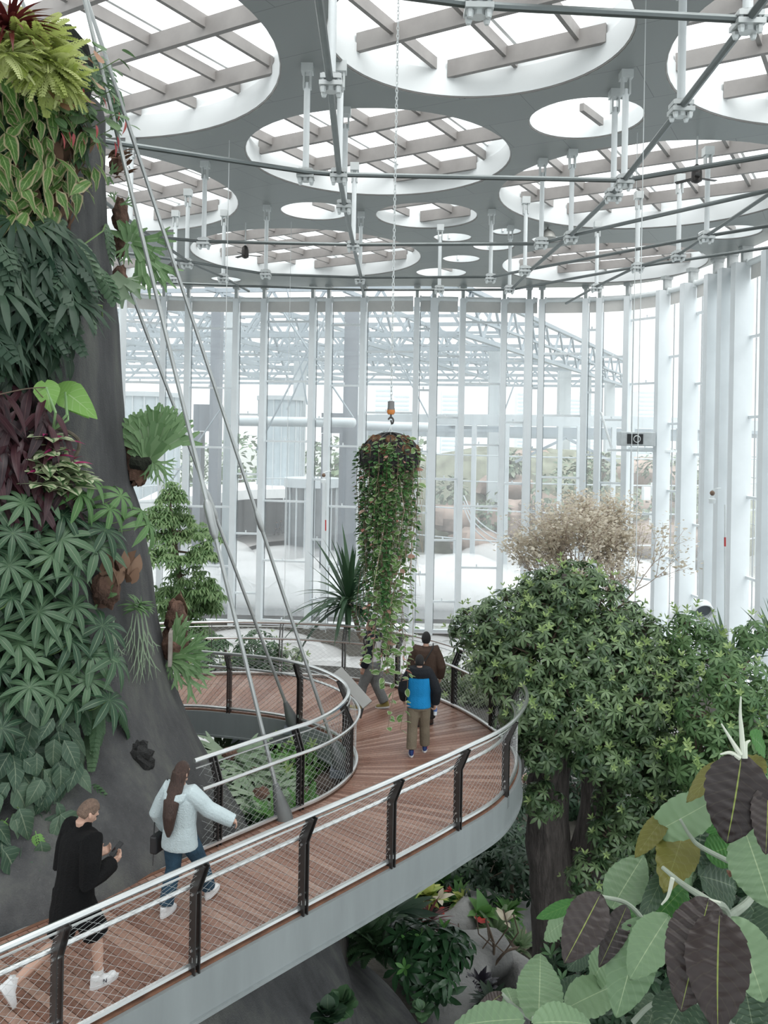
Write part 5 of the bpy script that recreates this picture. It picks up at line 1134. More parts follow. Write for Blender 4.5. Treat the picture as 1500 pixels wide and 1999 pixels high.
zpx = lambda y: at(762, y, YB).z
for k in range(66):
    a = rng.uniform(0, 2 * PI); x = math.cos(a); left = x < .1; r = R0 * rng.uniform(.85, 1.06) if rng.random() < .75 else R0 * rng.uniform(.3, .8)
    if left: strand(a, r, bc.z + rng.uniform(-.12, .1), zpx(rng.uniform(1010, 1240)), 1)
    else: strand(a, r, bc.z + rng.uniform(-.1, .1), zpx(rng.uniform(900, 1100)), 1 if rng.random() < .45 else 2)
for k in range(34):
    u_ = rng.uniform(-.85, 1.05); yb = rng.uniform(1160, 1330); 
    if .25 < u_ < .9 and rng.random() < .6: yb = rng.uniform(1280, 1450)
    a = math.acos(max(-1, min(1, u_))) * rng.choice((-1, 1)); strand(a, R0 * rng.uniform(.55, 1.0), bc.z - .1, zpx(yb), 2)
m = MB()
for k in range(40):
    a = rng.uniform(0, 2 * PI); r = R0 * rng.uniform(.5, 1.1); z = bc.z - rng.uniform(0, .3); p = Vector((bc.x + r * math.cos(a), bc.y + r * math.sin(a), z)); m.tube([p, p + Vector((rng.uniform(-.1, .1), rng.uniform(-.1, .1), -.5)), p + Vector((rng.uniform(-.15, .15), rng.uniform(-.15, .15), -rng.uniform(.9, 1.6)))], .003, 3, caps=False)
tag(m.build('bare_tendrils', mat('pale_tendril', (.34, .27, .2), .8), bk), kind='stuff')
# ================================================================ trees and shrubs beyond the walkway on the right
M_tree = leafmat('tree_leaf_green', (0.032, 0.075, 0.030), (0.18, 0.27, 0.125), rib=(.16, .24, .13), ribw=.08, trans=.22, rough=.36, spec=.5)
M_tip = leafmat('young_tree_leaf', (0.24, 0.36, 0.12), (0.40, 0.52, 0.22), rib=(.3, .42, .17), ribw=.08, trans=.35)
M_bark = mat('grey_brown_bark', (0.10, 0.086, 0.08), .9, 0, .45, 6, .9, 14, stretch=(2.2, 2.2, .5))
t_sprig = T_palm(6, .17, .5, lift=.1); t_up = T_palm(5, .17, .15, lift=.8)
def leafy(root, blobs, per, sz, m1, m2, rng, tip=.18, name='foliage', twigs=True, hollow=.55):
    i1 = []; i2 = []; tw = MB()
    for (c, r) in blobs:
        c = Vector(c); rr = Vector(r) if isinstance(r, tuple) else Vector((r, r, r * .85))
        for k in range(int(per * rr.x * rr.z)):
            d = Vector((rng.gauss(0, 1), rng.gauss(0, 1), rng.gauss(0, 1))).normalized(); f = rng.uniform(hollow, 1) ** .6; p = c + Vector((d.x * rr.x, d.y * rr.y, d.z * rr.z)) * f
            N_ = d + UP * .7 + Vector((rng.uniform(-.6, .6), rng.uniform(-.6, .6), rng.uniform(-.3, .3)))
            if rng.random() < tip and d.z > -.2: i2.append((t_up, orient(p + N_ * .08, N_.orthogonal(), N_, sz * rng.uniform(.5, .85))))
            i1.append((t_sprig, orient(p, Matrix.Rotation(rng.uniform(0, 6.3), 3, N_) @ N_.orthogonal(), N_, sz * rng.uniform(.75, 1.25))))
            if twigs and rng.random() < .12: tw.tube([c + (p - c) * .35, c + (p - c) * .7 + UP * .05, p], [.018, .012, .006], 4, caps=False)
    leafmesh(name, i1, m1, root, rng)
    if i2: leafmesh('young_leaves', i2, m2, root, rng)
    if tw.v: tw.build('twigs', M_twig, root)['kind'] = 'stuff'
rng = random.Random(77)
YR = 15.6
A = lambda x, y, Y=YR: at(x, y, Y)
bt = thing('ficus_tree', A(1075, 1960), 'large dense green tree right of the walkway with a forked grey trunk', 'tree')
def trunkpath(pts, r0, r1, name='trunk', parent=bt):
    P = spline(pts, 6); m = MB(); k = len(P)
    m.tube(P, [r0 + (r1 - r0) * i / (k - 1) for i in range(k)], 12)
    m.v = [tuple(Vector(v) + Vector((mn.noise(Vector(v) * 2.5), mn.noise(Vector(v) * 2.5 + Vector((5, 5, 5))), 0)) * .07) for v in m.v]; return m.build(name, M_bark, parent, True)
gz = Vector((0, 0, ZG - ZG))
f1 = A(1082, 2000); f1.z = ZG - .1
trunkpath([f1, A(1090, 1850), A(1075, 1700), A(1070, 1550), A(1078, 1440), A(1075, 1330)], .50, .30)
trunkpath([A(1090, 1880), A(1128, 1740), A(1160, 1600), A(1165, 1480), A(1155, 1390), A(1180, 1280)], .36, .20, 'second_trunk')
trunkpath([A(1075, 1430), A(1040, 1340), A(985, 1270)], .14, .05, 'branch'); trunkpath([A(1155, 1400), A(1230, 1330), A(1300, 1290)], .13, .05, 'branch'); trunkpath([A(1078, 1380), A(1085, 1250), A(1100, 1120)], .12, .04, 'branch'); trunkpath([A(1150, 1420), A(1250, 1450), A(1330, 1480)], .12, .05, 'branch')
B = lambda x, y, r, dy=0: (A(x, y, YR + dy), r / F * YR)
crown = [B(930, 1230, 60, .6), B(1000, 1215, 85, .3), B(1085, 1180, 90, .2), B(1165, 1200, 95, .4), B(1240, 1250, 75, .5), B(1060, 1280, 105, -.4), B(1150, 1290, 105, -.5), B(985, 1300, 70, -.2), B(1040, 1370, 75, -.8), B(1120, 1370, 95, -.9), B(1210, 1360, 95, -.6), B(1290, 1330, 85, -.2),
         B(1240, 1460, 100, -.6), B(1170, 1470, 60, -1.0), B(1310, 1440, 100, -.2), B(1330, 1540, 90, -.3), B(1240, 1560, 80, -.7), B(1060, 1460, 55, -.8), B(1130, 1130, 50, .3), B(1060, 1150, 50, .5), B(1200, 1640, 55, -.8), B(1290, 1640, 70, -.2), B(1150, 1710, 45, -1.1), B(1060, 1560, 40, -.9), B(1010, 1420, 45, -.4)]
leafy(bt, crown, 420, .155, M_tree, M_tip, rng, .22)
sh = thing('leafy_shrub', A(1400, 1700, 13.5), 'lighter leafy shrub at the right edge behind the big leaved plant', 'shrub')
S_ = lambda x, y, r, Y=13.8: (A(x, y, Y), r / F * Y)
leafy(sh, [S_(1370, 1290, 75, 15.5), S_(1440, 1330, 70), S_(1480, 1400, 80), S_(1400, 1400, 75), S_(1470, 1240, 35, 15), S_(1360, 1480, 70), S_(1450, 1490, 80), S_(1500, 1560, 80), S_(1390, 1570, 70), S_(1350, 1230, 45, 15.5), S_(1420, 1650, 90)], 330, .16, leafmat('light_shrub_leaf', (.075, .16, .06), (.17, .28, .12), rib=(.2, .3, .14), ribw=.08, trans=.3), M_tip, rng, .3)
m = MB(); p = A(1410, 1900, 14); p.z = ZG; m.tube(spline([p, A(1405, 1600, 14), A(1420, 1400, 14)], 5), .08, 7); m.build('stem', M_twig, sh, True)
# spiky pandanus at the right
def spiky(label, c, n, L, m, rng, foot, lean=None, el=(-.1, 1.4), wd=.04, cat='plant', nm='pandanus'):
    c = Vector(c); root = thing(nm, foot[0], label, cat); t = T_blade(lance(wd, .3), 7, .5, .35); t2 = T_blade(lance(wd, .3), 7, .15, .35); its = []
    for k in range(n):
        a = rng.uniform(0, 2 * PI); e = rng.uniform(*el); d = Vector((math.cos(a) * math.cos(e), math.sin(a) * math.cos(e), math.sin(e)))
        if lean: d = (d + Vector(lean)).normalized()
        its.append((t if e < .8 else t2, orient(c + d * .04, d, UP + d * .3, L * rng.uniform(.7, 1.15))))
    leafmesh('leaves', its, m, root, rng); mb = MB(); mb.tube(spline(foot + [c], 6), .06, 8); mb.build('trunk', mat('pale_ringed_stem', (.33, .25, .19), .8, 0, .2, 6, stretch=(1, 1, 4)), root, True); return root
M_sp = leafmat('dark_sword_leaf', (.03, .075, .035), (.085, .16, .075), rib=(.12, .19, .1), ribw=.12, rough=.35)
f = A(1425, 1800, 16.5); f.z = ZG
spiky('spiky dark green pandanus at the right edge above the shrub', A(1425, 1325, 16.5), 60, 1.35, M_sp, rng, [f, A(1425, 1450, 16.5)], None, (.1, 1.5))
f = A(1500, 1800, 16); f.z = ZG
spiky('spiky plant cut by the right edge of the picture', A(1512, 1270, 16), 40, 1.1, M_sp, rng, [f, A(1510, 1400, 16)], None, (.1, 1.5))
# dracaena with a crooked pale stem beyond the walkway, behind the hanging vines
f = at(727, 1450, 19.9); f.z = -.6
dr = spiky('dracaena with a crooked pale stem behind the hanging vines', at(681, 1180, 19.6), 80, 1.75, leafmat('dark_dracaena_leaf', (.018, .05, .028), (.06, .12, .06), rough=.35), rng, [f, at(730, 1380, 19.6), at(722, 1290, 19.6), at(703, 1240, 19.6), at(693, 1205, 19.6)], (-.15, 0, .25), (-.6, 1.5), .038, 'plant', 'dracaena')
m = MB(); m.tube(spline([at(728, 1310, 19.6), at(738, 1270, 19.7), at(742, 1235, 19.7), at(755, 1180, 19.8)], 5), .05, 7); m.build('side_stem', MATS['pale_ringed_stem'], dr, True)
its = [(T_blade(lance(.04, .3), 6, .5, .3), orient(at(755, 1180, 19.8), Vector((math.cos(k), math.sin(k), .9)), UP, .9)) for k in range(24)]; leafmesh('side_crown', its, MATS['dark_dracaena_leaf'], dr, rng)
# pale airy tree behind the big one
pt = thing('airy_pale_tree', at(1190, 1500, 21), 'airy pale pinkish tree with almost bare twigs behind the large tree', 'tree'); mb = MB(); its = []; M_pl = leafmat('pale_pinkish_leaf', (.58, .52, .43), (.78, .73, .62), trans=.4)
def grow(p, d, L, r, dep):
    q = p + d * L; mb.tube([p, (p + q) / 2 + Vector((rng.uniform(-.05, .05), rng.uniform(-.05, .05), 0)) * L, q], [r, r * .8, r * .6], 4, caps=False)
    if dep <= 1:
        for k in range(17):
            e = p.lerp(q, rng.uniform(.2, 1.15)) + Vector((rng.gauss(0, .12), rng.gauss(0, .12), rng.gauss(0, .1))); its.append((t_round, orient(e, Vector((rng.gauss(0, 1), rng.gauss(0, 1), rng.gauss(0, .6))), UP, rng.uniform(.05, .10))))
    if dep:
        for k in range(3 if dep > 1 else 2): grow(q, (d + Vector((rng.gauss(0, .38), rng.gauss(0, .38), rng.uniform(0, .3)))).normalized(), L * rng.uniform(.62, .85), r * .6, dep - 1)
for bx, by in ((1195, 1250), (1150, 1180), (1210, 1200)): grow(at(1190, 1400, 21), (at(bx, by, 21) - at(1190, 1400, 21)).normalized(), 1.6, .07, 5)
mb.build('branches', mat('pinkish_twig', (.42, .33, .28), .8), pt); leafmesh('leaves', its, M_pl, pt, rng)
# shrubs just outside the far railing and below it
M_feather = leafmat('feathery_pale_shrub', (.15, .22, .12), (.34, .40, .26), trans=.3)
for (x, y, Y, r, lab, m_) in [(905, 1310, 19.5, 55, 'pale feathery shrub behind the man in the brown jacket', M_feather), (950, 1340, 18.8, 50, 'pale feathery shrub below the large tree at the railing', M_feather), (930, 1270, 20.5, 40, 'leafy shrub between the railing and the mist', M_tree), (500, 1265, 21, 45, 'pointed leaf shrub behind the far railing, right of the first cable', M_mid), (560, 1290, 21.5, 40, 'thin shrub behind the far railing between the cables', M_feather), (830, 1350, 20.5, 45, 'low bush behind the blue jacket', M_mid), (380, 1290, 21, 50, 'low bush behind the far railing at left', M_mid)]:
    c = at(x, y, Y); g_ = thing('shrub', (c.x, c.y, -.6), lab, 'shrub'); leafy(g_, [(c, r / F * Y), (c + Vector((.35, .1, -.35)), r / F * Y * .8), (c + Vector((-.3, 0, -.5)), r / F * Y * .9)], 200, .17, m_, M_tip, rng, .15)
    m = MB(); m.tube([(c.x, c.y, -.65), c], .05, 6); m.build('stem', M_twig, g_)
# raised bed behind the far railing
bi = spline([(-9.5, 16.8, 0), (-6, 19.4, 0), (-2.5, 20.0, 0), (.3, 19.4, 0), (1.9, 17.9, 0), (2.75, 16.6, 0)], 8); bo = spline([(-10.5, 18.4, 0), (-6.6, 21.0, 0), (-2.5, 21.6, 0), (.6, 20.9, 0), (2.4, 19.0, 0), (3.0, 17.4, 0)], 8); k_ = len(bi)
m = MB(); m.v = [(q.x, q.y, z) for P_, z in ((bi, -.55), (bo, -.55), (bo, -1.5), (bi, -1.5)) for q in P_]
for i in range(k_ - 1):
    for j in range(4): j2 = (j + 1) % 4; m.f.append((j * k_ + i, j * k_ + i + 1, j2 * k_ + i + 1, j2 * k_ + i))
m.f += [(0, k_, 2 * k_, 3 * k_), (k_ - 1, 2 * k_ - 1, 3 * k_ - 1, 4 * k_ - 1)]
bed_ = tag(m.build('raised_bed', mat('dark_stone_planter', (.07, .068, .062), .9, 0, .3, 1.5, .5, 8), None), 'dark raised planting bed behind the far railing of the walkway', 'planter')
for i_ in (6, 14, 20): q_ = bi[i_].lerp(bo[i_], .6); m = MB(); m.tube([(q_.x, q_.y, ZG), (q_.x, q_.y, -1.5)], .25, 10); m.build('support', M_portal, bed_)
# understorey seen under the walkway and between the trunks
under = [(930, 1650, 24, 1.5, 'dark bush below the walkway rim, left of the forked trunk'), (1000, 1690, 22, 1.2, 'dark bush touching the forked trunk'), (960, 1600, 27, 1.3, 'dark bush just under the walkway rim'), (900, 1720, 23, 1.1, 'low dark bush left of the grey roots'), (1210, 1740, 20, 1.1, 'dark bush behind the big leaved plant'), (1330, 1720, 18, 1.4, 'deep green bush in the shade at right'), (1440, 1800, 15, 1.6, 'deep green bush in the right corner'), (1250, 1850, 15, 1.3, 'dark bush below the big leaves'), (1400, 1960, 11, 1.2, 'dark bush at the bottom right corner'), (1040, 1600, 34, 1.6, 'bush beside the visitors on the ground'), (1130, 1560, 30, 2.0, 'shaded bush between the two trunks'), (1180, 1900, 14, .9, 'bush at the foot of the forked trunk')]
for (x, y, Y, r, lab) in under:
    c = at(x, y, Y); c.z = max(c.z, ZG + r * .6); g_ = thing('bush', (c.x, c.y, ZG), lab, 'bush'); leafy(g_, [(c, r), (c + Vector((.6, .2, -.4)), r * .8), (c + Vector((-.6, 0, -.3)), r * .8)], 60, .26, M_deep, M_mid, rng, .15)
    m = MB(); m.tube([(c.x, c.y, ZG), c], .06, 6); m.build('stem', M_twig, g_)
# ================================================================ people
M_skin = mat('skin', (0.50, 0.31, 0.235), .55, 0, .05, 6); M_hairb = mat('black_hair', (.010, .009, .009), .75, 0, .4, 30, .5, 60, stretch=(4, 4, .6)); M_hairbr = mat('long_brown_hair', (.062, .034, .026), .4, 0, .5, 14, .6, 40, stretch=(6, 6, .35)); M_hairs = mat('short_fair_brown_hair', (.14, .09, .065), .7, 0, .35, 40, .5, 90)
M_shoe_w = mat('white_leather', (.72, .73, .74), .5, 0, .06); M_cloth = lambda n, c, v=.1: mat(n, c, .85, 0, v, 6, .35, 60, spec=.2)
def frame(origin, f):
    f = Vector((f[0], f[1], 0)).normalized(); r = Vector((f.y, -f.x, 0)); o = Vector(origin)
    return lambda p: o + r * p[0] + f * p[1] + UP * p[2], r, f
def loft(mb, rings, r, f, n=16):
    """rings: (centre, half width across, half depth); widths run along r, depths along f"""
    vs = []; fs = []
    for (c, a, b_) in rings:
        for j in range(n): t = 2 * PI * j / n; vs.append(Vector(c) + r * a * math.cos(t) + f * b_ * math.sin(t))
    for i in range(len(rings) - 1):
        for j in range(n): fs.append((i * n + j, i * n + (j + 1) % n, (i + 1) * n + (j + 1) % n, (i + 1) * n + j))
    fs.append(tuple(range(n))[::-1]); fs.append(tuple((len(rings) - 1) * n + j for j in range(n))); mb.add(vs, fs)
def remesh(o, v, it=4):
    md = o.modifiers.new('one_surface', 'REMESH'); md.mode = 'VOXEL'; md.voxel_size = v; md.use_smooth_shade = True
    sm = o.modifiers.new('soften', 'SMOOTH'); sm.iterations = it; sm.factor = .5; return o
def hand(mb, wr, d, pn, th, curl=.5, s=1.0):
    """palm and five fingers; d = along the hand, pn = palm normal (fingers curl to it), th = side of the thumb"""
    d = Vector(d).normalized(); pn = (Vector(pn) - d * d.dot(Vector(pn))).normalized(); sd = d.cross(pn)
    if sd.dot(Vector(th)) < 0: sd = -sd
    palm = [wr, wr + d * .03 * s, wr + d * .085 * s]; mb.tube([wr - d * .02, palm[1], palm[2]], [.024 * s, .03 * s, .03 * s], 8)
    mb.box(wr + d * .055 * s, (.078 * s, .085 * s, .026 * s), M=Matrix((sd, d, pn)).transposed())
    for k, (off, L) in enumerate([(.029, .072), (.010, .08), (-.010, .075), (-.029, .058)]):
        p = wr + d * .092 * s + sd * off * s; pts = [p]; a = curl * .5; q = p
        for j in range(3):
            a += curl * .55; q = q + (d * math.cos(a) + pn * math.sin(a)) * L * s * (.45, .32, .26)[j]; pts.append(q)
        mb.tube(pts, [.0095 * s, .009 * s, .0085 * s, .0065 * s], 6)
    p = wr + d * .03 * s + sd * .03 * s; mb.tube([p, p + (sd * .7 + d * .6 + pn * .3).normalized() * .035 * s, p + (sd * .45 + d * .85 + pn * .5).normalized() * .068 * s], [.0125 * s, .011 * s, .008 * s], 6)
def headshape(mb, c, R, s=1.0, ear=True):
    vs = []; fs = []; n, m_ = 18, 14
    for i in range(m_ + 1):
        t = PI * i / m_; zz = math.cos(t)
        for j in range(n):
            p = 2 * PI * j / n; x = .076 * math.sin(t) * math.cos(p); y = .096 * math.sin(t) * math.sin(p); z = .118 * zz
            if z < 0: k = 1 - .42 * (z / -.118) ** 1.5; x *= k; y = y * (1 - .22 * (-z / .118)) + .022 * (-z / .118)
            if y > 0 and z > -.02: y *= .95
            vs.append(c + R @ Vector((x, y, z)) * s)
    for i in range(m_):
        for j in range(n): fs.append((i * n + j, (i + 1) * n + j, (i + 1) * n + (j + 1) % n, i * n + (j + 1) % n))
    mb.add(vs, fs); P = lambda x, y, z: c + R @ Vector((x, y, z)) * s
    mb.tube([P(0, .088, .012), P(0, .102, -.018), P(0, .112, -.034)], [.008 * s, .011 * s, .014 * s], 8); mb.ball(P(0, .1, -.036), .014 * s, 8, 6)
    mb.ball(P(0, .083, -.066), (.024 * s, .014 * s, .010 * s), 8, 6); mb.ball(P(0, .078, -.098), .02 * s, 8, 6); mb.tube([P(-.045, .082, .024), P(0, .092, .022), P(.045, .082, .024)], .01 * s, 6)
    if ear:
        for sx in (-1, 1): mb.ball(P(sx * .078, -.004, -.012), (.012 * s, .02 * s, .032 * s), 8, 6)
def hairshape(mb, c, R, s, front=.055, low=-.03, puff=1.08, back=-.075):
    vs = []; fs = []; n, m_ = 20, 12
    for i in range(m_ + 1):
        t = PI * .80 * i / m_
        for j in range(n):
            p = 2 * PI * j / n; sy = math.sin(p)
            lim = (front if sy > .35 else low if sy > -.25 else back); z = .122 * math.cos(t) * puff
            x = .079 * math.sin(t) * math.cos(p) * puff; y = .1 * math.sin(t) * sy * puff
            if z < lim: z = lim; k = .9; x *= k; y *= k
            vs.append(c + R @ Vector((x, y, z)) * s)
    for i in range(m_):
        for j in range(n): fs.append((i * n + j, (i + 1) * n + j, (i + 1) * n + (j + 1) % n, i * n + (j + 1) % n))
    fs.append(tuple(m_ * n + j for j in range(n))); mb.add(vs, fs)
def shoe(T, r, f, ank, yaw, pitch, s, m_up, m_sole, parent, accent=None):
    d = (f * math.cos(yaw) + r * math.sin(yaw)); d = (d * math.cos(pitch) + UP * math.sin(pitch)).normalized(); sd = d.cross(UP).normalized(); up = sd.cross(d); c = Vector(ank)
    P = lambda a, b_, z: c + sd * a * s + d * b_ * s + up * z * s
    mb = MB(); loft(mb, [(P(0, -.02, .03), .042 * s, .055 * s), (P(0, -.005, -.01), .046 * s, .075 * s), (P(0, .05, -.045), .046 * s, .135 * s), (P(0, .06, -.068), .047 * s, .145 * s)], sd, d, 14); mb.ball(P(0, .135, -.045), (.044 * s, .055 * s, .03 * s), 10, 6) if abs(pitch) < .2 else None
    o = mb.build('shoe', m_up, parent, True); remesh(o, .008, 2)
    mb = MB(); loft(mb, [(P(0, .06, -.062), .050 * s, .150 * s), (P(0, .06, -.092), .047 * s, .145 * s)], sd, d, 16); mb.build('sole', m_sole, o, True)
    for k in range(4): mb = MB(); mb.tube([P(-.028, .03 + .022 * k, .005 - .012 * k), P(.028, .03 + .022 * k, .005 - .012 * k)], .004 * s, 5); mb.build('lace', M_white, o) if s > .98 and accent is None else None
    if accent: mb = MB(); mb.box(P(.046, .03, -.03), (.012, .07, .035), M=Matrix((sd, d, up)).transposed()); mb.build('accent', accent, o)
    return o
def person(label, origin, f, H, vox, legs, arms, head, hair, top, trousers, shoes, lean=0.0, sex='m', name='person'):
    """legs: [(knee, ankle, shoe yaw, pitch)] left, right; arms: [(elbow, wrist, hand dir, palm normal, thumb side, curl)]; all local, metres"""
    T, r, f = frame(origin, f); root = thing(name, origin, label, 'person'); k = H / 1.75; sh = .185 * k if sex == 'm' else .165 * k
    tz = lambda z: T((0, lean * (z - .9 * k) / (.5 * k) if z > .9 * k else 0, z))
    hips = [Vector((-.09 * k, 0, .92 * k)), Vector((.09 * k, 0, .92 * k))]; shl = [Vector((-sh, lean, 1.42 * k)), Vector((sh, lean, 1.42 * k))]
    torso = [(.84, .15, .10), (.93, .165, .115), (1.05, .14, .10), (1.2, .155, .11), (1.34, .17, .11), (1.43, .14, .085), (1.48, .06, .06), (1.55, .05, .055)]
    mb = MB(); loft(mb, [(tz(z * k), a * k, b_ * k) for z, a, b_ in torso], r, f)
    hc = T((head['at'][0], head['at'][1], head['at'][2])); R = Matrix((r, f, UP)).transposed() @ Matrix.Rotation(head.get('yaw', 0), 3, 'Z') @ Matrix.Rotation(head.get('pitch', 0), 3, 'X')
    mb.tube([tz(1.44 * k), hc - R @ Vector((0, .02, .08))], [.055 * k, .052 * k], 10); headshape(mb, hc, R, k)
    for (kn, an, _, _), hp in zip(legs, hips): mb.tube([T(hp), T((Vector(hp) + Vector(kn)) / 2), T(kn), T((Vector(kn) * .6 + Vector(an) * .4)), T(an)], [.085 * k, .075 * k, .052 * k, .055 * k, .036 * k], 10)
    for (el, wr, hd, pn, th, cu), s_ in zip(arms, shl):
        mb.tube([tz(1.36 * k), T(s_), T((Vector(s_) + Vector(el)) / 2), T(el), T((Vector(el) * .6 + Vector(wr) * .4)), T(wr)], [.07 * k, .055 * k, .045 * k, .038 * k, .038 * k, .026 * k], 10)
        G_ = lambda v: r * v[0] + f * v[1] + UP * v[2]
        hand(mb, T(wr), G_(hd), G_(pn), G_(th), cu, k)
    body = mb.build('body', M_skin, root, True); remesh(body, vox, 3)
    for sx in (-1, 1): mb = MB(); mb.ball(hc + R @ Vector((sx * .03, .086, .004)) * k, .010 * k, 8, 6); mb.build('eye', M_black, body)
    mb = MB(); hairshape(mb, hc, R, k, **hair.get('shape', {}))
    if hair.get('long'):
        loft(mb, [(hc + R @ Vector((0, -.03, .03)), .085, .09), (hc + R @ Vector((0, -.06, -.08)), .09, .06), (T((head['at'][0], -.16, 1.36 * k)), .10, .055), (T((head['at'][0] - .0, -.195, 1.2 * k)), .085, .045), (T((head['at'][0] - .01, -.19, 1.06 * k)), .06, .035), (T((head['at'][0] - .02, -.18, .96 * k)), .02, .012)], r, f)
    ho = mb.build('hair', hair['m'], root, True); remesh(ho, vox, 2)
    # top garment
    mb = MB(); hz = top['hem']; infl = top.get('infl', .028)
    rings = [(tz(hz), top.get('hw', .20) * k, top.get('hd', .15) * k), (tz(hz + .04), top.get('hw', .20) * k, top.get('hd', .15) * k)]
    for z, a, b_ in torso[2:6]:
        if z * k > hz + .08: rings.append((tz(z * k), (a + infl + top.get('box', 0)) * k, (b_ + infl) * k))
    rings += [(tz(1.47 * k), .085 * k, .08 * k), (tz((1.50 + top.get('collar', 0)) * k), .068 * k, .07 * k)]
    loft(mb, rings, r, f)
    arm_o = MB() if top.get('sleeve_m') else mb
    for (el, wr, *_), s_ in zip(arms, shl):
        w2 = Vector(el) * (1 - top.get('cuff', .95)) + Vector(wr) * top.get('cuff', .95)
        arm_o.tube([tz(1.36 * k), T(s_), T((Vector(s_) + Vector(el)) / 2), T(el), T((Vector(el) + w2) / 2), T(w2)], [(x + infl) * k for x in (.06, .058, .048, .044, .038, .028)], 12)
    o = mb.build(top['name'], top['m'], root, True); remesh(o, vox, 4)
    if top.get('sleeve_m'): o2 = arm_o.build('sleeves', top['sleeve_m'], root, True); remesh(o2, vox, 4)
    for (zt_, zb_, m_, nm) in top.get('bands', []):
        mb = MB(); loft(mb, [(tz(zt_ + (zb_ - zt_) * q), (.165 + infl + top.get('box', 0) + .012) * k * w_, (.108 + infl + .012) * k * w_) for q, w_ in ((0, .98), (.5, 1.02), (1, .8))], r, f); remesh(mb.build(nm, m_, root, True), vox, 3)
    # legs garment
    mb = MB(); L = trousers['len']; fl = trousers.get('infl', .025); loft(mb, [(tz(.80 * k), (.15 + fl) * k, (.10 + fl) * k), (tz(.93 * k), (.165 + fl) * k, (.115 + fl) * k), (tz(1.04 * k), (.145 + fl * .6) * k, (.105 + fl * .6) * k)], r, f)
    for (kn, an, _, _), hp in zip(legs, hips):
        kn = Vector(kn); an = Vector(an); pts = [hp, (Vector(hp) + kn) / 2, kn]; rr = [.09 + fl, .078 + fl, .058 + fl]
        if L > 1: e = kn.lerp(an, L - 1); pts += [(kn + e) / 2, e]; rr += [.056 + fl * 1.1, .046 + fl * 1.3]
        else: pts[-1] = Vector(hp).lerp(kn, L); rr[-1] = .068 + fl * 1.3
        mb.tube([T(p) for p in pts], [x * k for x in rr], 12)
    remesh(mb.build(trousers['name'], trousers['m'], root, True), vox, 4)
    for (kn, an, yw, pi_) in legs: shoe(T, r, f, T(an), yw, pi_, k, shoes[0], shoes[1], root, shoes[2] if len(shoes) > 2 else None)
    return root, T, r, f, hc, R
WD = (.67, .74)
blk = M_cloth('black_wool', (.004, .004, .0045), .05)
# man in black coat looking at his phone
p1, T, r, f, hc, R = person('man in a long black coat and black shorts looking down at a phone', (-2.86, 8.02, 0), WD, 1.80, .008,
    [((-.10, -.06, .50), (-.13, -.50, .24), 0, -1.1), ((.10, .20, .50), (.11, .22, .095), 0, 0)],
    [((-.27, .02, 1.12), (-.10, .30, 1.16), (.25, .9, .15), (.6, .2, .8), (-.3, .3, .9), .7), ((.26, .02, 1.12), (.13, .33, 1.14), (-.3, .9, .15), (-.6, .2, .8), (-.3, .3, .9), .7)],
    dict(at=(.02, .13, 1.66), pitch=-.62, yaw=-.1), dict(m=M_hairs, shape=dict(front=.06, low=.0, puff=1.03, back=-.06)),
    dict(name='coat', m=blk, hem=.70, hw=.25, hd=.19, infl=.05, box=.02, collar=.05, cuff=.97), dict(name='shorts', m=blk, len=1.0 - .05, infl=.045), (M_shoe_w, M_shoe_w), lean=.08)
for an_, bb in (((-.13, -.50, .24), Vector((0, .02, .11))), ((.11, .22, .095), Vector((0, 0, .12)))):
    mb = MB(); mb.tube([T(an_), T(Vector(an_) + bb * .6)], [.045, .047], 10); mb.build('sock', M_cloth('white_sock', (.7, .7, .7), .03), p1, True)
mb = MB(); s_ = .025  # dark mark on the side of the shoe
base_ = T((.163, .245, .055)); 
for a, c in (((0, 0, -.02), (0, 0, .02)), ((0, 0, .02), (0, .03, -.02)), ((0, .03, -.02), (0, .03, .02))): mb.tube([base_ + f * a[1] + UP * a[2], base_ + f * c[1] + UP * c[2]], .004, 4)
mb.build('side_mark', mat('dark_mark', (.1, .1, .12), .6), p1)
ph = T((.02, .44, 1.20)); M_ = Matrix((r, (f * .75 + UP * .65).normalized(), r.cross((f * .75 + UP * .65).normalized()))).transposed(); phn = thing('phone', ph, 'black smartphone held in the hands of the man in the black coat', 'phone'); mb = MB(); mb.box(ph, (.075, .155, .010), M=M_); mb.build('case', M_black, phn, bevel=.004); mb = MB(); mb.box(ph + M_ @ Vector((0, 0, .006)), (.068, .145, .002), M=M_); mb.build('screen', mat('dark_screen', (.01, .01, .012), .08), phn)
# woman with long hair
pw = M_cloth('pale_blue_fleece', (.50, .58, .60), .05)
p2, T, r, f, hc, R = person('woman with long brown hair in a pale blue hooded jacket and jeans walking away', (-2.17, 9.36, 0), (.38, .92), 1.66, .008,
    [((-.09, .02, .48), (-.10, -.10, .09), 0, 0), ((.10, .25, .49), (.13, .40, .10), 0, .12)],
    [((-.27, -.05, 1.08), (-.25, .10, .86), (0, .3, -.95), (.9, 0, 0), (0, 1, 0), .5), ((.30, .10, 1.16), (.50, .20, 1.05), (.7, .4, -.35), (0, -.3, -.9), (0, 1, .3), .9)],
    dict(at=(0, .02, 1.545), pitch=-.05, yaw=-.15), dict(m=M_hairbr, long=True, shape=dict(front=.05, low=-.06, puff=1.1, back=-.09)),
    dict(name='jacket', m=pw, hem=.74, hw=.225, hd=.18, infl=.05, box=.01, cuff=1.22), dict(name='jeans', m=M_cloth('blue_denim', (.035, .075, .115), .3), len=1.93, infl=.03), (M_shoe_w, M_shoe_w), sex='f')
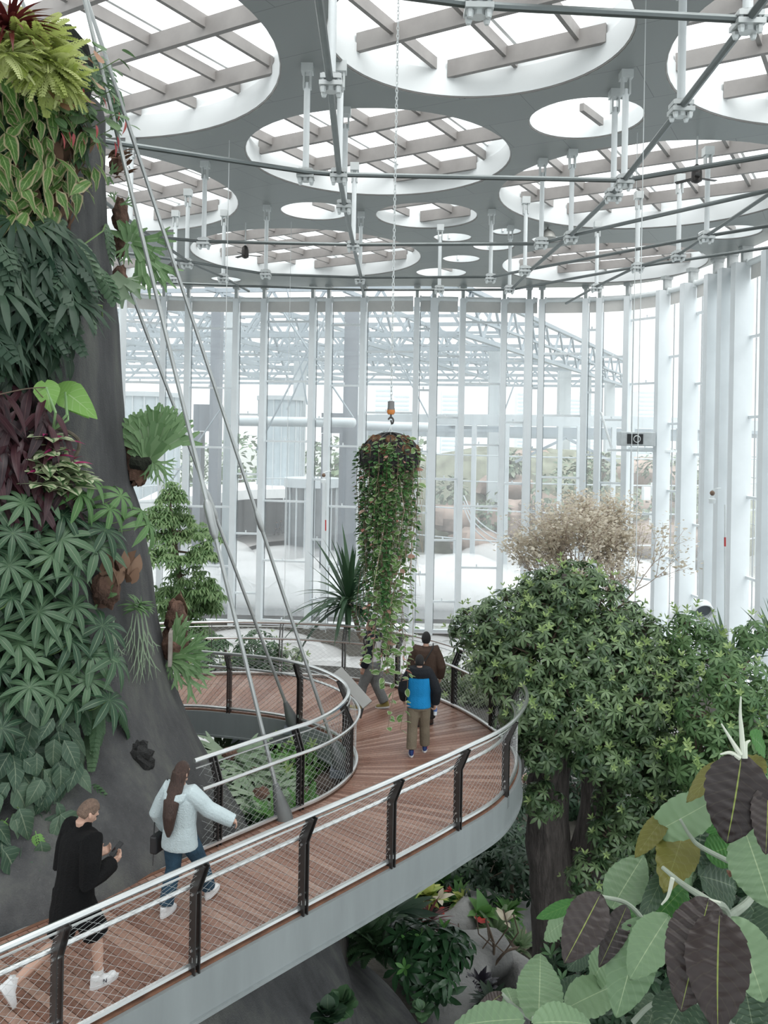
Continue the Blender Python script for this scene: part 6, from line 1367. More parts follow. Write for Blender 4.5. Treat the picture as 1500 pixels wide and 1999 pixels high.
mb = MB(); loft(mb, [(T((0, -.08, 1.37)), .15, .08), (T((0, -.11, 1.31)), .14, .09), (T((0, -.11, 1.22)), .08, .06)], r, f); remesh(mb.build('hood', pw, p2, True), .008)
bg = thing('shoulder_bag', T((-.26, .0, .62)), 'small black shoulder bag hanging at the side of the woman in pale blue', 'bag'); mb = MB(); mb.box(T((-.27, -.02, .74)), (.09, .20, .20), M=Matrix((r, f, UP)).transposed()); mb.build('pouch', M_black, bg, bevel=.02); mb = MB(); mb.tube(spline([T((-.27, .06, .84)), T((-.27, .02, 1.1)), T((-.17, 0, 1.45)), T((-.27, -.06, 1.1)), T((-.27, -.1, .84))], 6), .008, 5); mb.build('strap', M_black, bg)
mb = MB(); mb.tube([T((-.27, -.1, .66)), T((-.27, -.11, .52))], .005, 4); mb.build('tassel', M_black, bg)
# man in grey trousers with a white and black top, turning left
p3, T, r, f, hc, R = person('man in grey trousers and a white and navy jacket with a small backpack, walking left', (-.13, 16.45, 0), (-.95, .25), 1.74, .011,
    [((-.10, .17, .48), (-.11, .26, .09), 0, 0), ((.10, -.02, .50), (.11, -.22, .11), 0, -.15)],
    [((-.28, .02, 1.10), (-.27, .12, .86), (0, .25, -.95), (.9, 0, 0), (0, 1, 0), .5), ((.28, .05, 1.10), (.25, .26, .90), (0, .35, -.9), (-.9, 0, 0), (0, 1, 0), .5)],
    dict(at=(0, .05, 1.615), pitch=.0, yaw=.1), dict(m=M_hairb, shape=dict(front=.045, low=-.03, puff=1.12, back=-.075)),
    dict(name='jacket', m=M_cloth('off_white_shell', (.55, .55, .55), .05), sleeve_m=M_cloth('navy_sleeve', (.012, .014, .02)), hem=.95, hw=.20, hd=.15, infl=.045, bands=[(1.36, 1.52, M_cloth('navy_sleeve', (.012, .014, .02)), 'hood')]), dict(name='trousers', m=M_cloth('grey_trousers', (.17, .18, .18), .12), len=1.95, infl=.04), (mat('mustard_canvas', (.28, .23, .07), .7), M_shoe_w))
bp = thing('backpack', T((.1, -.2, 1.2)), 'small black backpack on the man in grey trousers', 'backpack'); mb = MB(); mb.ball(T((.06, -.24, 1.18)), (.12, .12, .17), 12, 9); mb.build('body', M_black, bp, True)
for sx in (-1, 1): mb = MB(); mb.tube(spline([T((sx * .12, -.17, 1.35)), T((sx * .13, -.0, 1.50)), T((sx * .13, .16, 1.36)), T((sx * .15, .05, 1.08))], 5), .014, 5); mb.build('strap', M_black, bp)
# man in the bright blue jacket
navy = M_cloth('black_nylon', (.014, .016, .02))
p4, T, r, f, hc, R = person('man in a bright blue jacket with black sleeves and khaki trousers walking away', (.66, 14.15, 0), (.06, 1), 1.66, .011,
    [((-.10, -.02, .47), (-.11, -.08, .09), -.05, 0), ((.10, .10, .47), (.11, .16, .09), .05, 0)],
    [((-.27, -.02, 1.08), (-.25, .14, .88), (0, .4, -.9), (.9, 0, 0), (0, 1, 0), .5), ((.29, -.03, 1.08), (.27, .05, .84), (0, .2, -.95), (-.9, 0, 0), (0, 1, 0), 1.1)],
    dict(at=(0, .04, 1.535), pitch=-.12), dict(m=M_hairb, shape=dict(front=.05, low=-.01, puff=1.06, back=-.06)),
    dict(name='jacket', m=M_cloth('bright_blue_nylon', (.012, .22, .50), .06), sleeve_m=navy, hem=.80, hw=.215, hd=.17, infl=.05, box=.015, bands=[(1.30, 1.46, navy, 'hood')]), dict(name='trousers', m=M_cloth('khaki_trousers', (.20, .17, .125), .1), len=1.93, infl=.035), (mat('blue_mesh_shoe', (.012, .04, .16), .6), M_shoe_w, mat('pink_accent', (.6, .16, .22), .6)))
wb_ = T((.275, .10, .76)); bt_ = thing('water_bottle', wb_, 'clear water bottle with a blue label in the hand of the man in blue', 'bottle'); mb = MB(); mb.lathe([(.02, -.13), (.03, -.12), (.03, .03), (.012, .06), (.012, .075)], wb_, 14); mb.build('bottle_body', mat('clear_plastic', (.62, .68, .72), .15, 0, .03), bt_, True); mb = MB(); mb.lathe([(.031, -.06), (.031, .0)], wb_, 14); mb.build('label', mat('blue_label', (.08, .16, .40), .5), bt_); mb = MB(); mb.lathe([(.014, .06), (.014, .085)], wb_, 10); mb.build('cap', M_white, bt_)
# man in brown
p5, T, r, f, hc, R = person('man in a brown fleece with a strap across the back, partly hidden', (.84, 15.6, 0), (.1, 1), 1.70, .011,
    [((-.10, .04, .48), (-.11, -.06, .09), 0, 0), ((.10, .02, .48), (.11, .10, .09), 0, 0)],
    [((-.27, .02, 1.08), (-.22, .18, .90), (0, .4, -.9), (.9, 0, 0), (0, 1, 0), .5), ((.28, .0, 1.08), (.26, .10, .86), (0, .3, -.95), (-.9, 0, 0), (0, 1, 0), .5)],
    dict(at=(0, .03, 1.58), pitch=-.02), dict(m=M_hairb, shape=dict(front=.05, low=-.03, puff=1.12, back=-.08)),
    dict(name='fleece', m=M_cloth('brown_fleece', (.065, .042, .032), .15), hem=.82, hw=.21, hd=.16, infl=.055, box=.02), dict(name='trousers', m=M_cloth('dark_trousers', (.03, .028, .028)), len=1.93, infl=.03), (mat('dark_brown_shoe', (.05, .025, .018), .5), M_black))
mb = MB(); mb.tube(spline([T((-.18, -.12, .95)), T((-.02, -.20, 1.2)), T((.12, -.14, 1.44)), T((.13, .02, 1.5))], 6), .012, 5); mb.build('bag_strap', M_black, p5)
# small figures beyond the glass and on the ground
def walker(px, Y, z, label, col, trs, H=1.7, f=(1, 0), hairm=None):
    q = at(px[0], px[1], Y); q.z = z
    person(label, q, f, H, .03, [((-.09, .2, .47), (-.1, .3, .09), 0, 0), ((.09, .02, .48), (.1, -.25, .12), 0, -.2)], [((-.26, -.05, 1.08), (-.25, .1, .85), (0, .3, -.9), (.9, 0, 0), (0, 1, 0), .5), ((.26, -.08, 1.08), (.25, -.02, .82), (0, .2, -.9), (-.9, 0, 0), (0, 1, 0), .5)],
           dict(at=(0, .03, .925 * H)), dict(m=hairm or M_hairb), dict(name='jacket', m=M_cloth('cloth_%02d%02d%02d' % tuple(int(c * 99) for c in col), col), hem=.82 * H / 1.75, infl=.04), dict(name='trousers', m=M_cloth('cloth_%02d%02d%02d' % tuple(int(c * 99) for c in trs), trs), len=1.93), (M_black, M_black))
walker((333, 975), 80, -.88, 'distant person in dark top and blue at the terrace rail beyond the glass', (.05, .06, .10), (.10, .20, .42), 1.7, (1, .2))
walker((408, 1093), 82, ZO, 'distant child in red standing between the slate columns', (.50, .03, .05), (.05, .05, .06), 1.15, (1, 0))
walker((470, 1047), 104, ZO, 'distant person in grey blue walking left of the dark glass drum', (.14, .20, .25), (.05, .06, .08), 1.7, (1, 0))
walker((541, 1045), 103, ZO, 'distant person in navy, left one of the pair by the glass drum', (.04, .08, .14), (.03, .04, .06), 1.7, (-1, 0)); walker((549, 1045), 104.5, ZO, 'distant person in black, right one of the pair by the glass drum', (.02, .03, .05), (.03, .03, .05), 1.72, (-1, 0))
walker((1027, 1500), 32.5, ZG, 'visitor in white on the ground, half hidden behind the forked trunk', (.68, .68, .68), (.68, .68, .66), 1.68, (1, -.3))
walker((1037, 1500), 29.8, ZG, 'visitor in pale pink on the ground at the forked trunk', (.50, .34, .29), (.46, .33, .28), 1.45, (.3, 1))
# ================================================================ big-leaved plant in the lower right foreground
def T_big(wr, pl=9, fold=.22, droop=.22, wav=.02):
    nl = 76; V = []; Q = []; U = []; W = []
    for i in range(nl + 1):
        v = i / nl; h = wr * .5 * max(.015, math.sin(PI * min(.999, (v ** .80))) ** .72) * (1 + .06 * ((v * pl) % 1) - .03)
        for u in (-1, -.66, -.33, 0, .33, .66, 1):
            z = -droop * v * v + fold * abs(u) * h - .35 * h * u * u * .3 + .030 * wr * math.sin(2 * PI * pl * (v - .22 * abs(u))) * (min(1, abs(u) * 4)) + wav * math.sin(v * 11 + 2 * u) * abs(u)
            V.append((u * h, v * (1 - .2 * droop) - .05 * abs(u) * wr * (1 - v), z)); U.append(u); W.append(v)
    for i in range(nl):
        for j in range(6): a = i * 7 + j; Q.append((a, a + 1, a + 8, a + 7))
    return np.array(V), np.array(Q), np.array(U, float), np.array(W, float)
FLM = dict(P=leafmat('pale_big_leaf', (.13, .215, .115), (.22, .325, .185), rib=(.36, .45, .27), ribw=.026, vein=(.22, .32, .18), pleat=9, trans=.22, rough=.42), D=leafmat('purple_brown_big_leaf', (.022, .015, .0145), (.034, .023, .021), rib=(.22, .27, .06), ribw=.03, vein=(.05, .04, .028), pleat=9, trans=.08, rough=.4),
           G=leafmat('vivid_big_leaf', (.045, .16, .035), (.07, .21, .05), rib=(.16, .30, .08), ribw=.022, pleat=9, trans=.4), Y=leafmat('bronze_big_leaf', (.13, .13, .025), (.19, .18, .045), rib=(.24, .25, .08), ribw=.022, pleat=9, trans=.4), S=leafmat('shaded_big_leaf', (.030, .062, .036), (.055, .095, .055), rib=(.16, .21, .13), ribw=.022, pleat=9, trans=.2))  # S is the dark copy, shade painted into the leaf colour
LAB = dict(P=None, D='purple brown hanging leaf', G='vivid green leaf', Y='bronze leaf', S=None)
ff = lambda x, y: (850 + x / 2.308, 1450 + y / 2.308)
big = thing('big_leaved_plant', at(1400, 2150, 3.9), 'large leaved foreground plant with pale green and purple brown pleated leaves', 'plant')
rng = random.Random(31)
LV = [((1380, 62), (1335, 420), 228, 'D', 3.3, .1), ((1262, 255), (965, 425), 150, 'P', 3.6, -.1), ((1300, 95), (1178, 205), 75, 'Y', 3.7, .2), ((1500, 195), (1500, 470), 120, 'D', 3.25, .1), ((1395, 395), (1515, 725), 200, 'P', 3.4, .1), ((1042, 322), (918, 485), 75, 'Y', 3.75, .1),
      ((1118, 405), (1070, 570), 150, 'Y', 3.8, .3), ((1225, 500), (1350, 465), 120, 'G', 3.9, .0), ((798, 742), (928, 515), 150, 'P', 3.7, -.12), ((742, 688), (608, 950), 150, 'D', 3.4, .15), ((612, 790), (465, 868), 90, 'P', 3.6, -.1), ((640, 715), (468, 790), 52, 'G', 3.6, .0),
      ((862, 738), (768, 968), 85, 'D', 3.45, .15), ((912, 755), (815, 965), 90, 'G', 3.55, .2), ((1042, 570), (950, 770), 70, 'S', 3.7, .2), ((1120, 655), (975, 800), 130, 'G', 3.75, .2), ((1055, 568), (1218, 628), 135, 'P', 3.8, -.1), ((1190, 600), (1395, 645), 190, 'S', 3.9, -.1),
      ((1232, 712), (1118, 1135), 212, 'D', 3.05, .2), ((1282, 778), (1255, 1230), 225, 'D', 2.95, .2), ((1340, 795), (1510, 1170), 175, 'P', 3.2, .1), ((935, 800), (830, 1195), 175, 'P', 3.4, .15), ((1048, 785), (888, 1025), 150, 'P', 3.3, .1), ((805, 935), (655, 1095), 115, 'P', 3.5, -.1),
      ((465, 1262), (478, 965), 175, 'P', 3.3, -.18), ((395, 1245), (70, 1255), 130, 'P', 3.1, -.15), ((445, 1262), (745, 1235), 130, 'P', 3.1, -.15), ((362, 1205), (318, 1085), 95, 'P', 3.4, -.12), ((556, 1195), (655, 1055), 95, 'S', 3.6, -.12), ((595, 1195), (822, 1075), 140, 'P', 3.45, -.12), ((302, 1132), (205, 1200), 52, 'D', 3.4, .1),
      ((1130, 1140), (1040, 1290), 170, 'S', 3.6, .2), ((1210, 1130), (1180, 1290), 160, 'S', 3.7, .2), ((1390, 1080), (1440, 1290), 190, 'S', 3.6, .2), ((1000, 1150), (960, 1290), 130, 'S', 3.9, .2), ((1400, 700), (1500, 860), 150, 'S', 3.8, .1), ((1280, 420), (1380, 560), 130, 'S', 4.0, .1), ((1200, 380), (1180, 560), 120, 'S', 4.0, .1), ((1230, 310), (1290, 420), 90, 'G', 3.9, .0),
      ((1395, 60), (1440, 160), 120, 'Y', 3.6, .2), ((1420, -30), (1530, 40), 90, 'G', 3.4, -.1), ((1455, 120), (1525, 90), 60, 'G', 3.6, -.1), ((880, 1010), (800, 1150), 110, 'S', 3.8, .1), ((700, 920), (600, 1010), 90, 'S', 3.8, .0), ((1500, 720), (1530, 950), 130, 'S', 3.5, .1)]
for (a, c, wpx, cl, Y, tip) in LV:
    pa = at(*ff(*a), Y); pc = at(*ff(*c), Y - tip); L = (pc - pa).length; wm = wpx / 2.308 / F * Y
    view = (Vector((0, 0, ZC)) - pa).normalized(); side = (pc - pa).normalized().cross(view)
    tpl = T_big(min(1.0, wm / L * 1.08), rng.choice((8, 9, 10)), droop=rng.uniform(.1, .28), wav=rng.uniform(.005, .02))
    A_m = orient(pa, pc - pa, view + side * rng.uniform(-.35, .35) + UP * .2, L * 1.14)
    o = leafmesh('leaf', [(tpl, A_m, rng.random())], FLM[cl], big, rng)
    if LAB[cl]: o['label'] = LAB[cl]
# stems and pale pointed leaf sheaths
M_st = mat('pale_green_grey_stem', (.27, .31, .25), .6, 0, .15, 8); M_sh = mat('cream_leaf_sheath', (.52, .55, .46), .5, 0, .08)
def stem(pts, r, m_=None, nm='stem'): mb = MB(); P = spline([at(*ff(x, y), Y) for x, y, Y in pts], 6); k = len(P); mb.tube(P, [r[0] + (r[1] - r[0]) * i / (k - 1) for i in range(k)], 8); mb.build(nm, m_ or M_st, big, True)
stem([(1330, 1500, 3.6), (1330, 1200, 3.5), (1320, 790, 3.4), (1235, 715, 3.2), (1120, 640, 3.3), (1025, 562, 3.4)], (.022, .008)); stem([(1320, 790, 3.4), (1430, 690, 3.6), (1480, 500, 3.7), (1385, 60, 3.4)], (.018, .008)); stem([(1375, 560, 3.6), (1200, 470, 3.6), (1150, 420, 3.6), (1105, 345, 3.6)], (.012, .006))
stem([(1330, 1500, 3.6), (1150, 1150, 3.6), (1000, 900, 3.5), (880, 735, 3.5), (742, 690, 3.45)], (.018, .007)); stem([(700, 1500, 3.5), (600, 1350, 3.4), (465, 1258, 3.3), (370, 1200, 3.4), (300, 1130, 3.4)], (.016, .007)); stem([(890, 1260, 3.7), (960, 1190, 3.7), (1045, 1140, 3.7)], (.012, .008)); stem([(1235, 715, 3.15), (1255, 790, 3.05), (1270, 850, 3.0), (1250, 858, 3.0)], (.012, .006), M_sh, 'sheath')
f7 = lambda x, y: ((850 + x / 2.308 - 850) * 2.308, (1050 + y / 2.308 - 1450) * 2.308)
for pts in ([(1390, 990), (1380, 860), (1375, 790), (1378, 715)], [(1375, 975), (1340, 920), (1290, 838)], [(1372, 990), (1330, 968), (1285, 975)], [(1395, 990), (1400, 930), (1420, 912)]): stem([(*f7(x, y), 3.3) for x, y in pts], (.012, .003), M_sh, 'sheath')
stem([(1070, 610, 3.2), (1050, 690, 3.2), (1020, 730, 3.2)], (.009, .003), M_sh, 'sheath'); stem([(1235, 712, 3.1), (1262, 715, 3.1), (1285, 720, 3.1)], (.008, .004), M_sh, 'sheath'); stem([(1320, 590, 3.4), (1350, 580, 3.4), (1390, 570, 3.4)], (.014, .006), mat('dry_sheath', (.2, .1, .07), .8), 'sheath')
# ================================================================ ground below: grey root rocks, plants, stones
M_root = mat('pale_grey_root_stucco', (.24, .24, .235), .9, 0, .3, 1.2, .6, 12)
def rootrock(label, pts, r, sq=1.0):
    P = spline([at(x, y, Y) for x, y, Y in pts], 8); k = len(P); mb = MB(); mb.tube(P, [r[0] + (r[1] - r[0]) * i / (k - 1) for i in range(k)], 18)
    mb.v = [tuple(Vector(v) + Vector((mn.noise(Vector(v) * .9), mn.noise(Vector(v) * .9 + Vector((9, 1, 3))), mn.noise(Vector(v) * .9 + Vector((2, 7, 5))))) * .28) for v in mb.v]; tag(mb.build('root_rock', M_root, None, True), label, 'rock')
rootrock('pale grey root shaped rock rising behind the pink topped plant', [(1090, 1800, 22), (1010, 1805, 22), (950, 1790, 21.5), (905, 1815, 21), (850, 1850, 20.5), (790, 1900, 20)], (.5, .7)); rootrock('broad grey root rock sloping towards the viewer', [(960, 1860, 19.5), (900, 1880, 19), (880, 1940, 18), (890, 2010, 17), (900, 2090, 16)], (.55, .75)); rootrock('grey rock ledge in front of the forked trunk', [(900, 1840, 21), (960, 1880, 20), (1020, 1930, 19), (1060, 1990, 18)], (.5, .6)); rootrock('smooth grey rock hump at the back of the bed', [(985, 1790, 23), (950, 1775, 23), (915, 1800, 23)], (.45, .45))
mb = MB(); rng = random.Random(8)
for (x, y, Y, r, lab) in [(1002, 1888, 19.5, .42, 'flat pinkish stone beside the dark leaved plant'), (965, 1893, 19.3, .28, 'cream stone left of the flat pinkish stone'), (945, 1890, 19.4, .2, 'small cream stone at the left of the row'), (1010, 1845, 21, .3, 'square pinkish stone step by the trunk'), (1005, 1820, 21.5, .3, 'upper pinkish stone step by the trunk'), (1020, 1800, 22, .3, 'topmost stone step by the trunk')]:
    mb = MB(); mb.ball(at(x, y, Y), (r, r * .8, r * .55), 12, 8, .15, rng); tag(mb.build('stone', mat('pinkish_stone', (.36, .27, .23), .85, 0, .2, 3, .4, 12), None, True), lab, 'stone')
def tuft(label, x, y, Y, n, tpl, s, m_, el=(.0, 1.3), nm='plant', cat='plant', foot=None):
    return rosette(nm, label, cat, at(x, y, Y), n, tpl, s, m_, rng, el)
M_gold = leafmat('golden_mottled_leaf', (.25, .36, .06), (.48, .52, .14), rib=(.5, .5, .2), ribw=.06); M_green3 = leafmat('fresh_green_leaf', (.09, .24, .06), (.18, .36, .11), trans=.35); M_dark4 = leafmat('glossy_dark_leaf', (.010, .035, .014), (.026, .07, .028), rough=.28, trans=.1, rib=(.04, .09, .04), ribw=.05); M_inky = leafmat('inky_purple_leaf', (.012, .011, .018), (.035, .032, .045), rough=.25, trans=.05); M_white4 = leafmat('cream_bract_leaf', (.55, .48, .36), (.65, .60, .48)); M_red4 = leafmat('red_bract_leaf', (.35, .02, .02), (.5, .05, .04)); M_fernp = leafmat('pale_fern_leaf', (.16, .27, .13), (.28, .38, .22), trans=.3)
for a_ in [('golden mottled plant at the left end of the lower bed', 800, 1768, 21, 46, t_wide, .5, M_gold), ('golden plant in the middle of the lower bed', 832, 1755, 21.5, 40, t_wide, .5, M_gold), ('fresh green plant behind the golden ones', 870, 1735, 22.5, 60, t_lance, .55, M_green3), ('green plant at the right of the golden row', 900, 1760, 22, 46, t_lance, .5, M_green3), ('bright green rosette under the walkway edge', 790, 1748, 21.5, 36, t_wide, .5, M_green3), ('lime plant at the right end of the golden row', 912, 1768, 21.6, 36, t_wide, .42, M_gold),
           ('red spiky tuft behind the glossy dark shrub', 832, 1812, 18, 70, t_strap, .62, M_redgrass), ('fan leaved palm below the walkway edge', 762, 1790, 17.5, 16, t_finger, .85, M_narrow), ('fern at the foot of the walkway, upper one', 735, 1838, 16.5, 40, t_frond, .6, M_mid), ('fern lower down on the edge of the trunk base', 740, 1862, 15.5, 34, t_frond, .55, M_mid), ('dark fern just below the walkway beam', 690, 1822, 16.5, 34, t_frond, .55, M_narrow),
           ('fern in the bed behind the bare twigs', 970, 1822, 20.5, 40, t_frond, .6, M_fernp), ('pale green tuft at the top of the right bed', 990, 1785, 21, 50, t_lance, .45, M_green3), ('heart leaved plant in the right bed', 945, 1785, 20.8, 9, t_heart, .55, M_green3), ('small fern low by the trunk', 1015, 1850, 20, 26, t_frond, .5, M_fernp), ('inky purple leaved plant in the hollow of the rock', 935, 1935, 17.8, 120, t_lance, .42, M_inky), ('inky leaved plant deeper in the hollow', 910, 1950, 17.4, 90, t_lance, .4, M_inky), ('dark fern filling the gap below the walkway beam', 715, 1835, 15.8, 50, t_frond, .7, M_mid), ('broad dark leaves under the walkway beam', 745, 1815, 16.8, 40, t_wide, .5, M_mid), ('leafy clump left of the golden plants', 785, 1790, 18.5, 60, t_lance, .55, M_green3), ('leafy clump on the near rock', 850, 1960, 15, 40, t_lance, .4, M_mid), ('dark clump beside the inky plant', 960, 1965, 16.5, 60, t_lance, .4, M_deep), ('small shrub on the trunk base below the walkway', 665, 1968, 10.4, 40, t_round, .2, M_mid), ('dark sprig at the bottom edge', 640, 1985, 10.0, 26, t_round, .2, M_deep), ('small plant at the bottom beside the rock', 825, 1975, 11.8, 20, t_round, .16, M_mid)]:
    tuft(*a_)
for (x, y, Y, n_, tp, s_, m_, lab) in [(858, 1757, 21, 4, t_wide, .36, M_white4, 'single cream bract in the golden row'), (855, 1776, 20.8, 5, t_wide, .22, M_red4, 'red bract below the cream one'), (935, 1803, 20.3, 4, t_wide, .22, M_red4, 'red bract at the left of the right bed'), (985, 1800, 20.2, 7, t_wide, .3, M_white4, 'cream and pink bracts in the right bed'), (882, 1742, 22, 4, t_wide, .2, M_red4, 'small red bract at the back of the golden row')]:
    rosette('bract', lab, 'flower', at(x, y, Y), n_, tp, s_, m_, rng, (.0, 1.2))
gd = thing('glossy_shrub', at(835, 1900, 14.2), 'glossy dark green broad leaved shrub at the edge of the trunk base', 'shrub')
leafy(gd, [(at(830, 1850, 14.2), .5), (at(790, 1840, 14.4), .42), (at(870, 1870, 14), .42), (at(820, 1890, 13.8), .42), (at(880, 1850, 14.2), .35), (at(860, 1910, 13.6), .3)], 160, .3, M_dark4, M_green3, rng, .05)
for (pts, lab) in [([(955, 1900, 18.8), (965, 1850, 18.8), (950, 1800, 18.9)], 'bare crooked twig in the right bed, tallest'), ([(955, 1900, 18.8), (985, 1860, 18.7), (1010, 1850, 18.8)], 'bare crooked twig leaning right in the bed'), ([(955, 1900, 18.8), (930, 1870, 18.8), (915, 1850, 18.9)], 'bare crooked twig leaning left in the bed')]:
    mb = MB(); P = [at(*q) for q in pts]; mb.tube(spline(P, 5), .03, 6); mb.tube([P[1], P[1] + Vector((.3, 0, .45)), P[1] + Vector((.2, .1, .8))], .016, 5); mb.tube([P[1], P[1] + Vector((-.35, 0, .3)), P[1] + Vector((-.4, .1, .7))], .014, 5); tag(mb.build('bare_twig', M_twig, None, True), lab, 'twig')
# bed inside the opening of the walkway
mb = MB(); rng2 = random.Random(4)
for i in range(15):
    for j in range(13):
        x, y = -3.6 + 3.5 * i / 14, 13.7 + 3.0 * j / 12; e = min(1, min(i, 14 - i, j, 12 - j) / 2.5); mb.v.append((x, y, -6.4 + 4.0 * e + .45 * mn.noise(Vector((x * .8, y * .8, 0)))))
mb.f = [(i * 13 + j, i * 13 + j + 1, (i + 1) * 13 + j + 1, (i + 1) * 13 + j) for i in range(14) for j in range(12)]
n0 = len(mb.v); tag(mb.build('planting_bed', mat('dark_rocky_soil', (.05, .045, .04), .95, 0, .4, 3, .7, 9), None, True), 'dark raised planting bed inside the opening of the walkway', 'planting bed')
for (x, y, Y, r, lab) in [(665, 1535, 15.2, .42, 'brown boulder in the opening of the walkway, at the right'), (620, 1545, 15.4, .5, 'dark boulder below the bush in the opening'), (650, 1500, 16.2, .4, 'brown boulder at the back of the opening'), (600, 1580, 14.6, .45, 'dark low rock near the floodlight')]:
    mb = MB(); mb.ball(at(x, y, Y), (r * 1.3, r, r * .7), 14, 9, .14, rng2); tag(mb.build('boulder', mat('brown_boulder', (.13, .10, .085), .9, 0, .35, 3, .6, 10), None, True), lab, 'rock')
bsh = thing('bush', at(570, 1560, 15), 'fresh green bush in the opening of the walkway behind the stay cable', 'bush'); leafy(bsh, [(at(560, 1495, 15.2), .5), (at(600, 1490, 15.4), .42), (at(575, 1530, 14.9), .4), (at(545, 1520, 15), .35)], 220, .22, M_green3, M_tip, rng, .2)
for (x, y, Y, lab) in [(450, 1480, 14.8, 'pale staghorn clump in the opening nearest the grey trunk'), (490, 1510, 14.6, 'pale staghorn clump in the middle of the opening'), (510, 1560, 14.0, 'pale staghorn clump lower in the opening')]:
    c = at(x, y, Y); root = thing('staghorn_fern', c, lab, 'fern'); its = []
    for k in range(16): a = rng.uniform(0, 6.3); its.append((T_stag(3, .12, rng, .38, .4), orient(c, Vector((math.cos(a), math.sin(a) - .3, rng.uniform(-.4, .9))), UP + Vector((0, -.6, 0)), rng.uniform(.45, .7))))
    leafmesh('fronds', its, M_stagp, root, rng); mb = MB(); mb.ball(c, (.18, .15, .2), 10, 8, .2, rng); mb.build('shield', M_shield, root, True)
for (x, y, Y, n_, tp, s_, m_, lab) in [(600, 1600, 13.6, 40, t_frond, .5, M_green3, 'green fern below the floodlight'), (545, 1610, 13.4, 50, t_frond, .5, M_green3, 'fern beside the cone socket of the cable'), (500, 1610, 13.4, 36, t_lance, .35, M_mid, 'low leaves along the flank of the trunk'), (680, 1560, 14.4, 30, t_lance, .3, M_green3, 'small sprig at the right edge of the opening'), (430, 1480, 16.6, 60, t_frond, .5, M_fernp, 'pale grassy fern under the far walkway beam'), (530, 1470, 17.2, 60, t_lance, .5, M_deep, 'dark leaves under the far walkway beam'), (475, 1580, 13.8, 36, t_lance, .35, M_mid, 'low plant between the staghorns and the trunk'), (640, 1500, 16, 40, t_lance, .35, M_deep, 'dark low plant on the boulder'), (560, 1570, 14.2, 40, t_lance, .35, M_green3, 'low bright plant before the dark rock')]:
    rosette('fern' if 'fern' in lab else 'plant', lab, 'fern' if 'fern' in lab else 'plant', at(x, y, Y), n_, tp, s_, m_, rng, (-.1, 1.3))
# ================================================================ equipment on the glazed wall
def wallbox(x, y, back=1.3): return at(x, y, 53.0)
c = at(1242, 857, 51.6); mc = thing('wall_machine', c, 'grey fan machine on a bracket high on the glass wall at right', 'machine'); mb = MB(); mb.box(c, (2.1, 1.0, .85)); mb.build('housing', mat('pale_grey_housing', (.55, .58, .59), .5), mc, bevel=.05)
mb = MB(); mb.box(c + Vector((-.2, -.52, 0)), (.95, .06, .6)); mb.build('grille', M_black, mc); mb = MB(); mb.tube([c + Vector((-.1 + .2 * math.cos(t), -.56, .2 * math.sin(t))) for t in np.linspace(0, 2 * PI, 17)[:-1]], .025, 5, True); mb.build('fan_ring', M_clamp, mc)
for sx in (-1, 1): mb = MB(); mb.tube([c + Vector((sx * 1.4, .2, -.6)), c + Vector((sx * 2.0, .6, 1.6))], .07, 6); mb.build('brace', M_white, mc)
mb = MB(); mb.beam(c + Vector((-1.7, 0, -.7)), c + Vector((2.6, 0, -.7)), .12, .14); mb.build('bracket', M_white, mc)
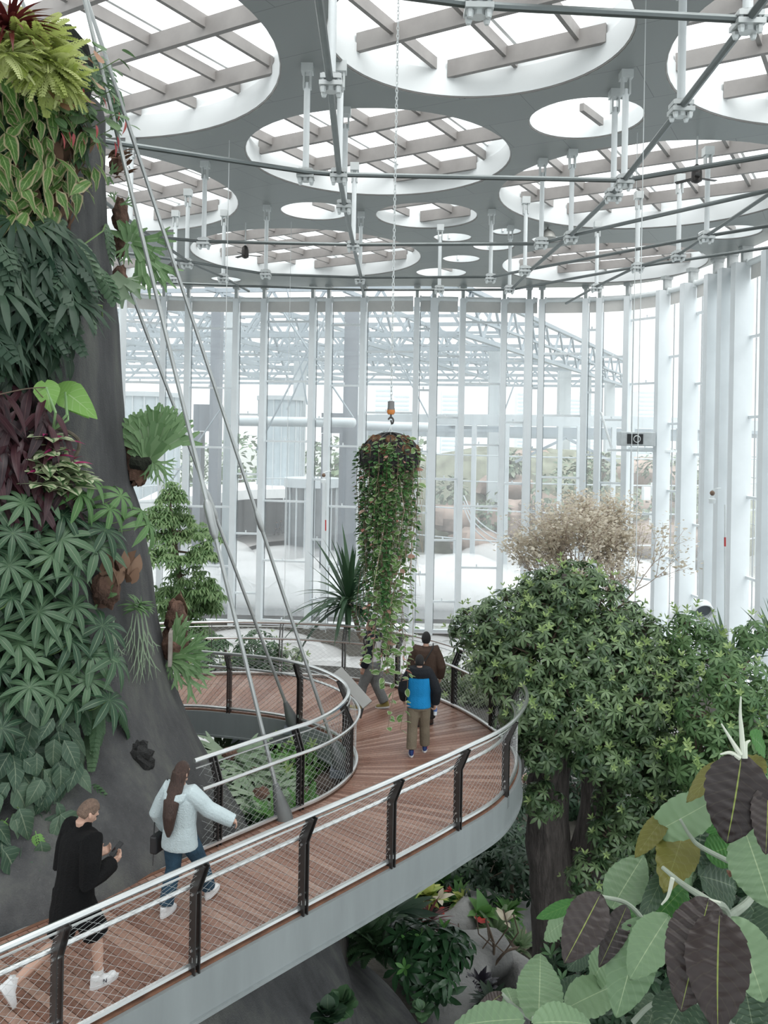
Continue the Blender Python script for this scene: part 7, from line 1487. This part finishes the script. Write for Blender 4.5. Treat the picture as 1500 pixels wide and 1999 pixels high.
c = at(1372, 1190, 38); fn = thing('circulation_fan', c, 'round white circulation fan hanging in front of the right glass wall', 'fan'); R_ = Matrix.Rotation(PI / 2, 3, 'X'); mb = MB(); mb.lathe([(.42, -.2), (.44, -.15), (.44, .15), (.42, .2), (.38, .2), (.38, -.2), (.42, -.2)], c, 22, R_ @ Matrix.Rotation(.5, 3, 'X')); mb.build('drum', M_white, fn, True); mb = MB(); mb.lathe([(.0, 0), (.38, .02)], c, 22, R_ @ Matrix.Rotation(.5, 3, 'X')); mb.build('grille', M_portal, fn); mb = MB(); mb.tube([c + UP * .42, Vector((c.x, c.y, c.z + 2.2))], .03, 6); mb.build('hanger', M_clamp, fn)
def device(x, y, Y, lab):
    c = at(x, y, Y); d_ = thing('wall_sensor', c, lab, 'sensor'); mb = MB(); mb.lathe([(.0, -.12), (.16, -.28), (.18, -.05), (.1, .0), (.1, .12)], c, 12); mb.build('housing', M_white, d_, True); mb = MB(); mb.ball(c + UP * .25, .13, 10, 7); mb.build('cap', mat('brown_plastic', (.2, .13, .09), .6), d_, True); mb = MB(); mb.tube([c + UP * .4, c + Vector((.25, .1, .5)), c + Vector((.5, .2, .5))], .03, 5); mb.build('arm', M_clamp, d_)
device(1391, 972, 44, 'white sensor with a brown cap on the right wall columns'); device(632, 935, 56, 'white sensor on a wall column left of the hanging ball')
for (x0, y0, y1, Y, lab) in [(1416, 985, 1240, 42, 'thin conduit running down the right wall'), (636, 940, 1240, 56, 'conduit with a red mark on a wall column')]:
    mb = MB(); mb.tube([at(x0, y0, Y), at(x0, y1, Y)], .035, 6); o = tag(mb.build('conduit', M_clamp, None, True), lab, 'conduit'); mb = MB(); mb.tube([at(x0, (y0 * .75 + y1 * .25), Y), at(x0, (y0 * .68 + y1 * .32), Y)], .045, 6); mb.build('red_sleeve', mat('red_tape', (.5, .04, .04), .5), o)
c = at(1239, 1250, 17.2); nb = thing('hanging_pot', c, 'dark hanging basket of trailing plants half hidden in the large tree', 'hanging plant'); mb = MB(); mb.ball(c, (.32, .32, .3), 14, 9, .05, rng); mb.build('pot', MATS['dark_coir_ball'], nb, True)
leafmesh('trailing_leaves', [(t_r2, orient(c + Vector((.32 * math.cos(k * .37), .32 * math.sin(k * .37), -.02 * (k % 28))), Vector((math.cos(k * .37), math.sin(k * .37), -1)), UP, .08)) for k in range(260)], M_v1, nb, rng); mb = MB(); mb.tube([c, Vector((c.x, c.y, ZCE))], .01, 5); mb.build('wire', M_clamp, nb)
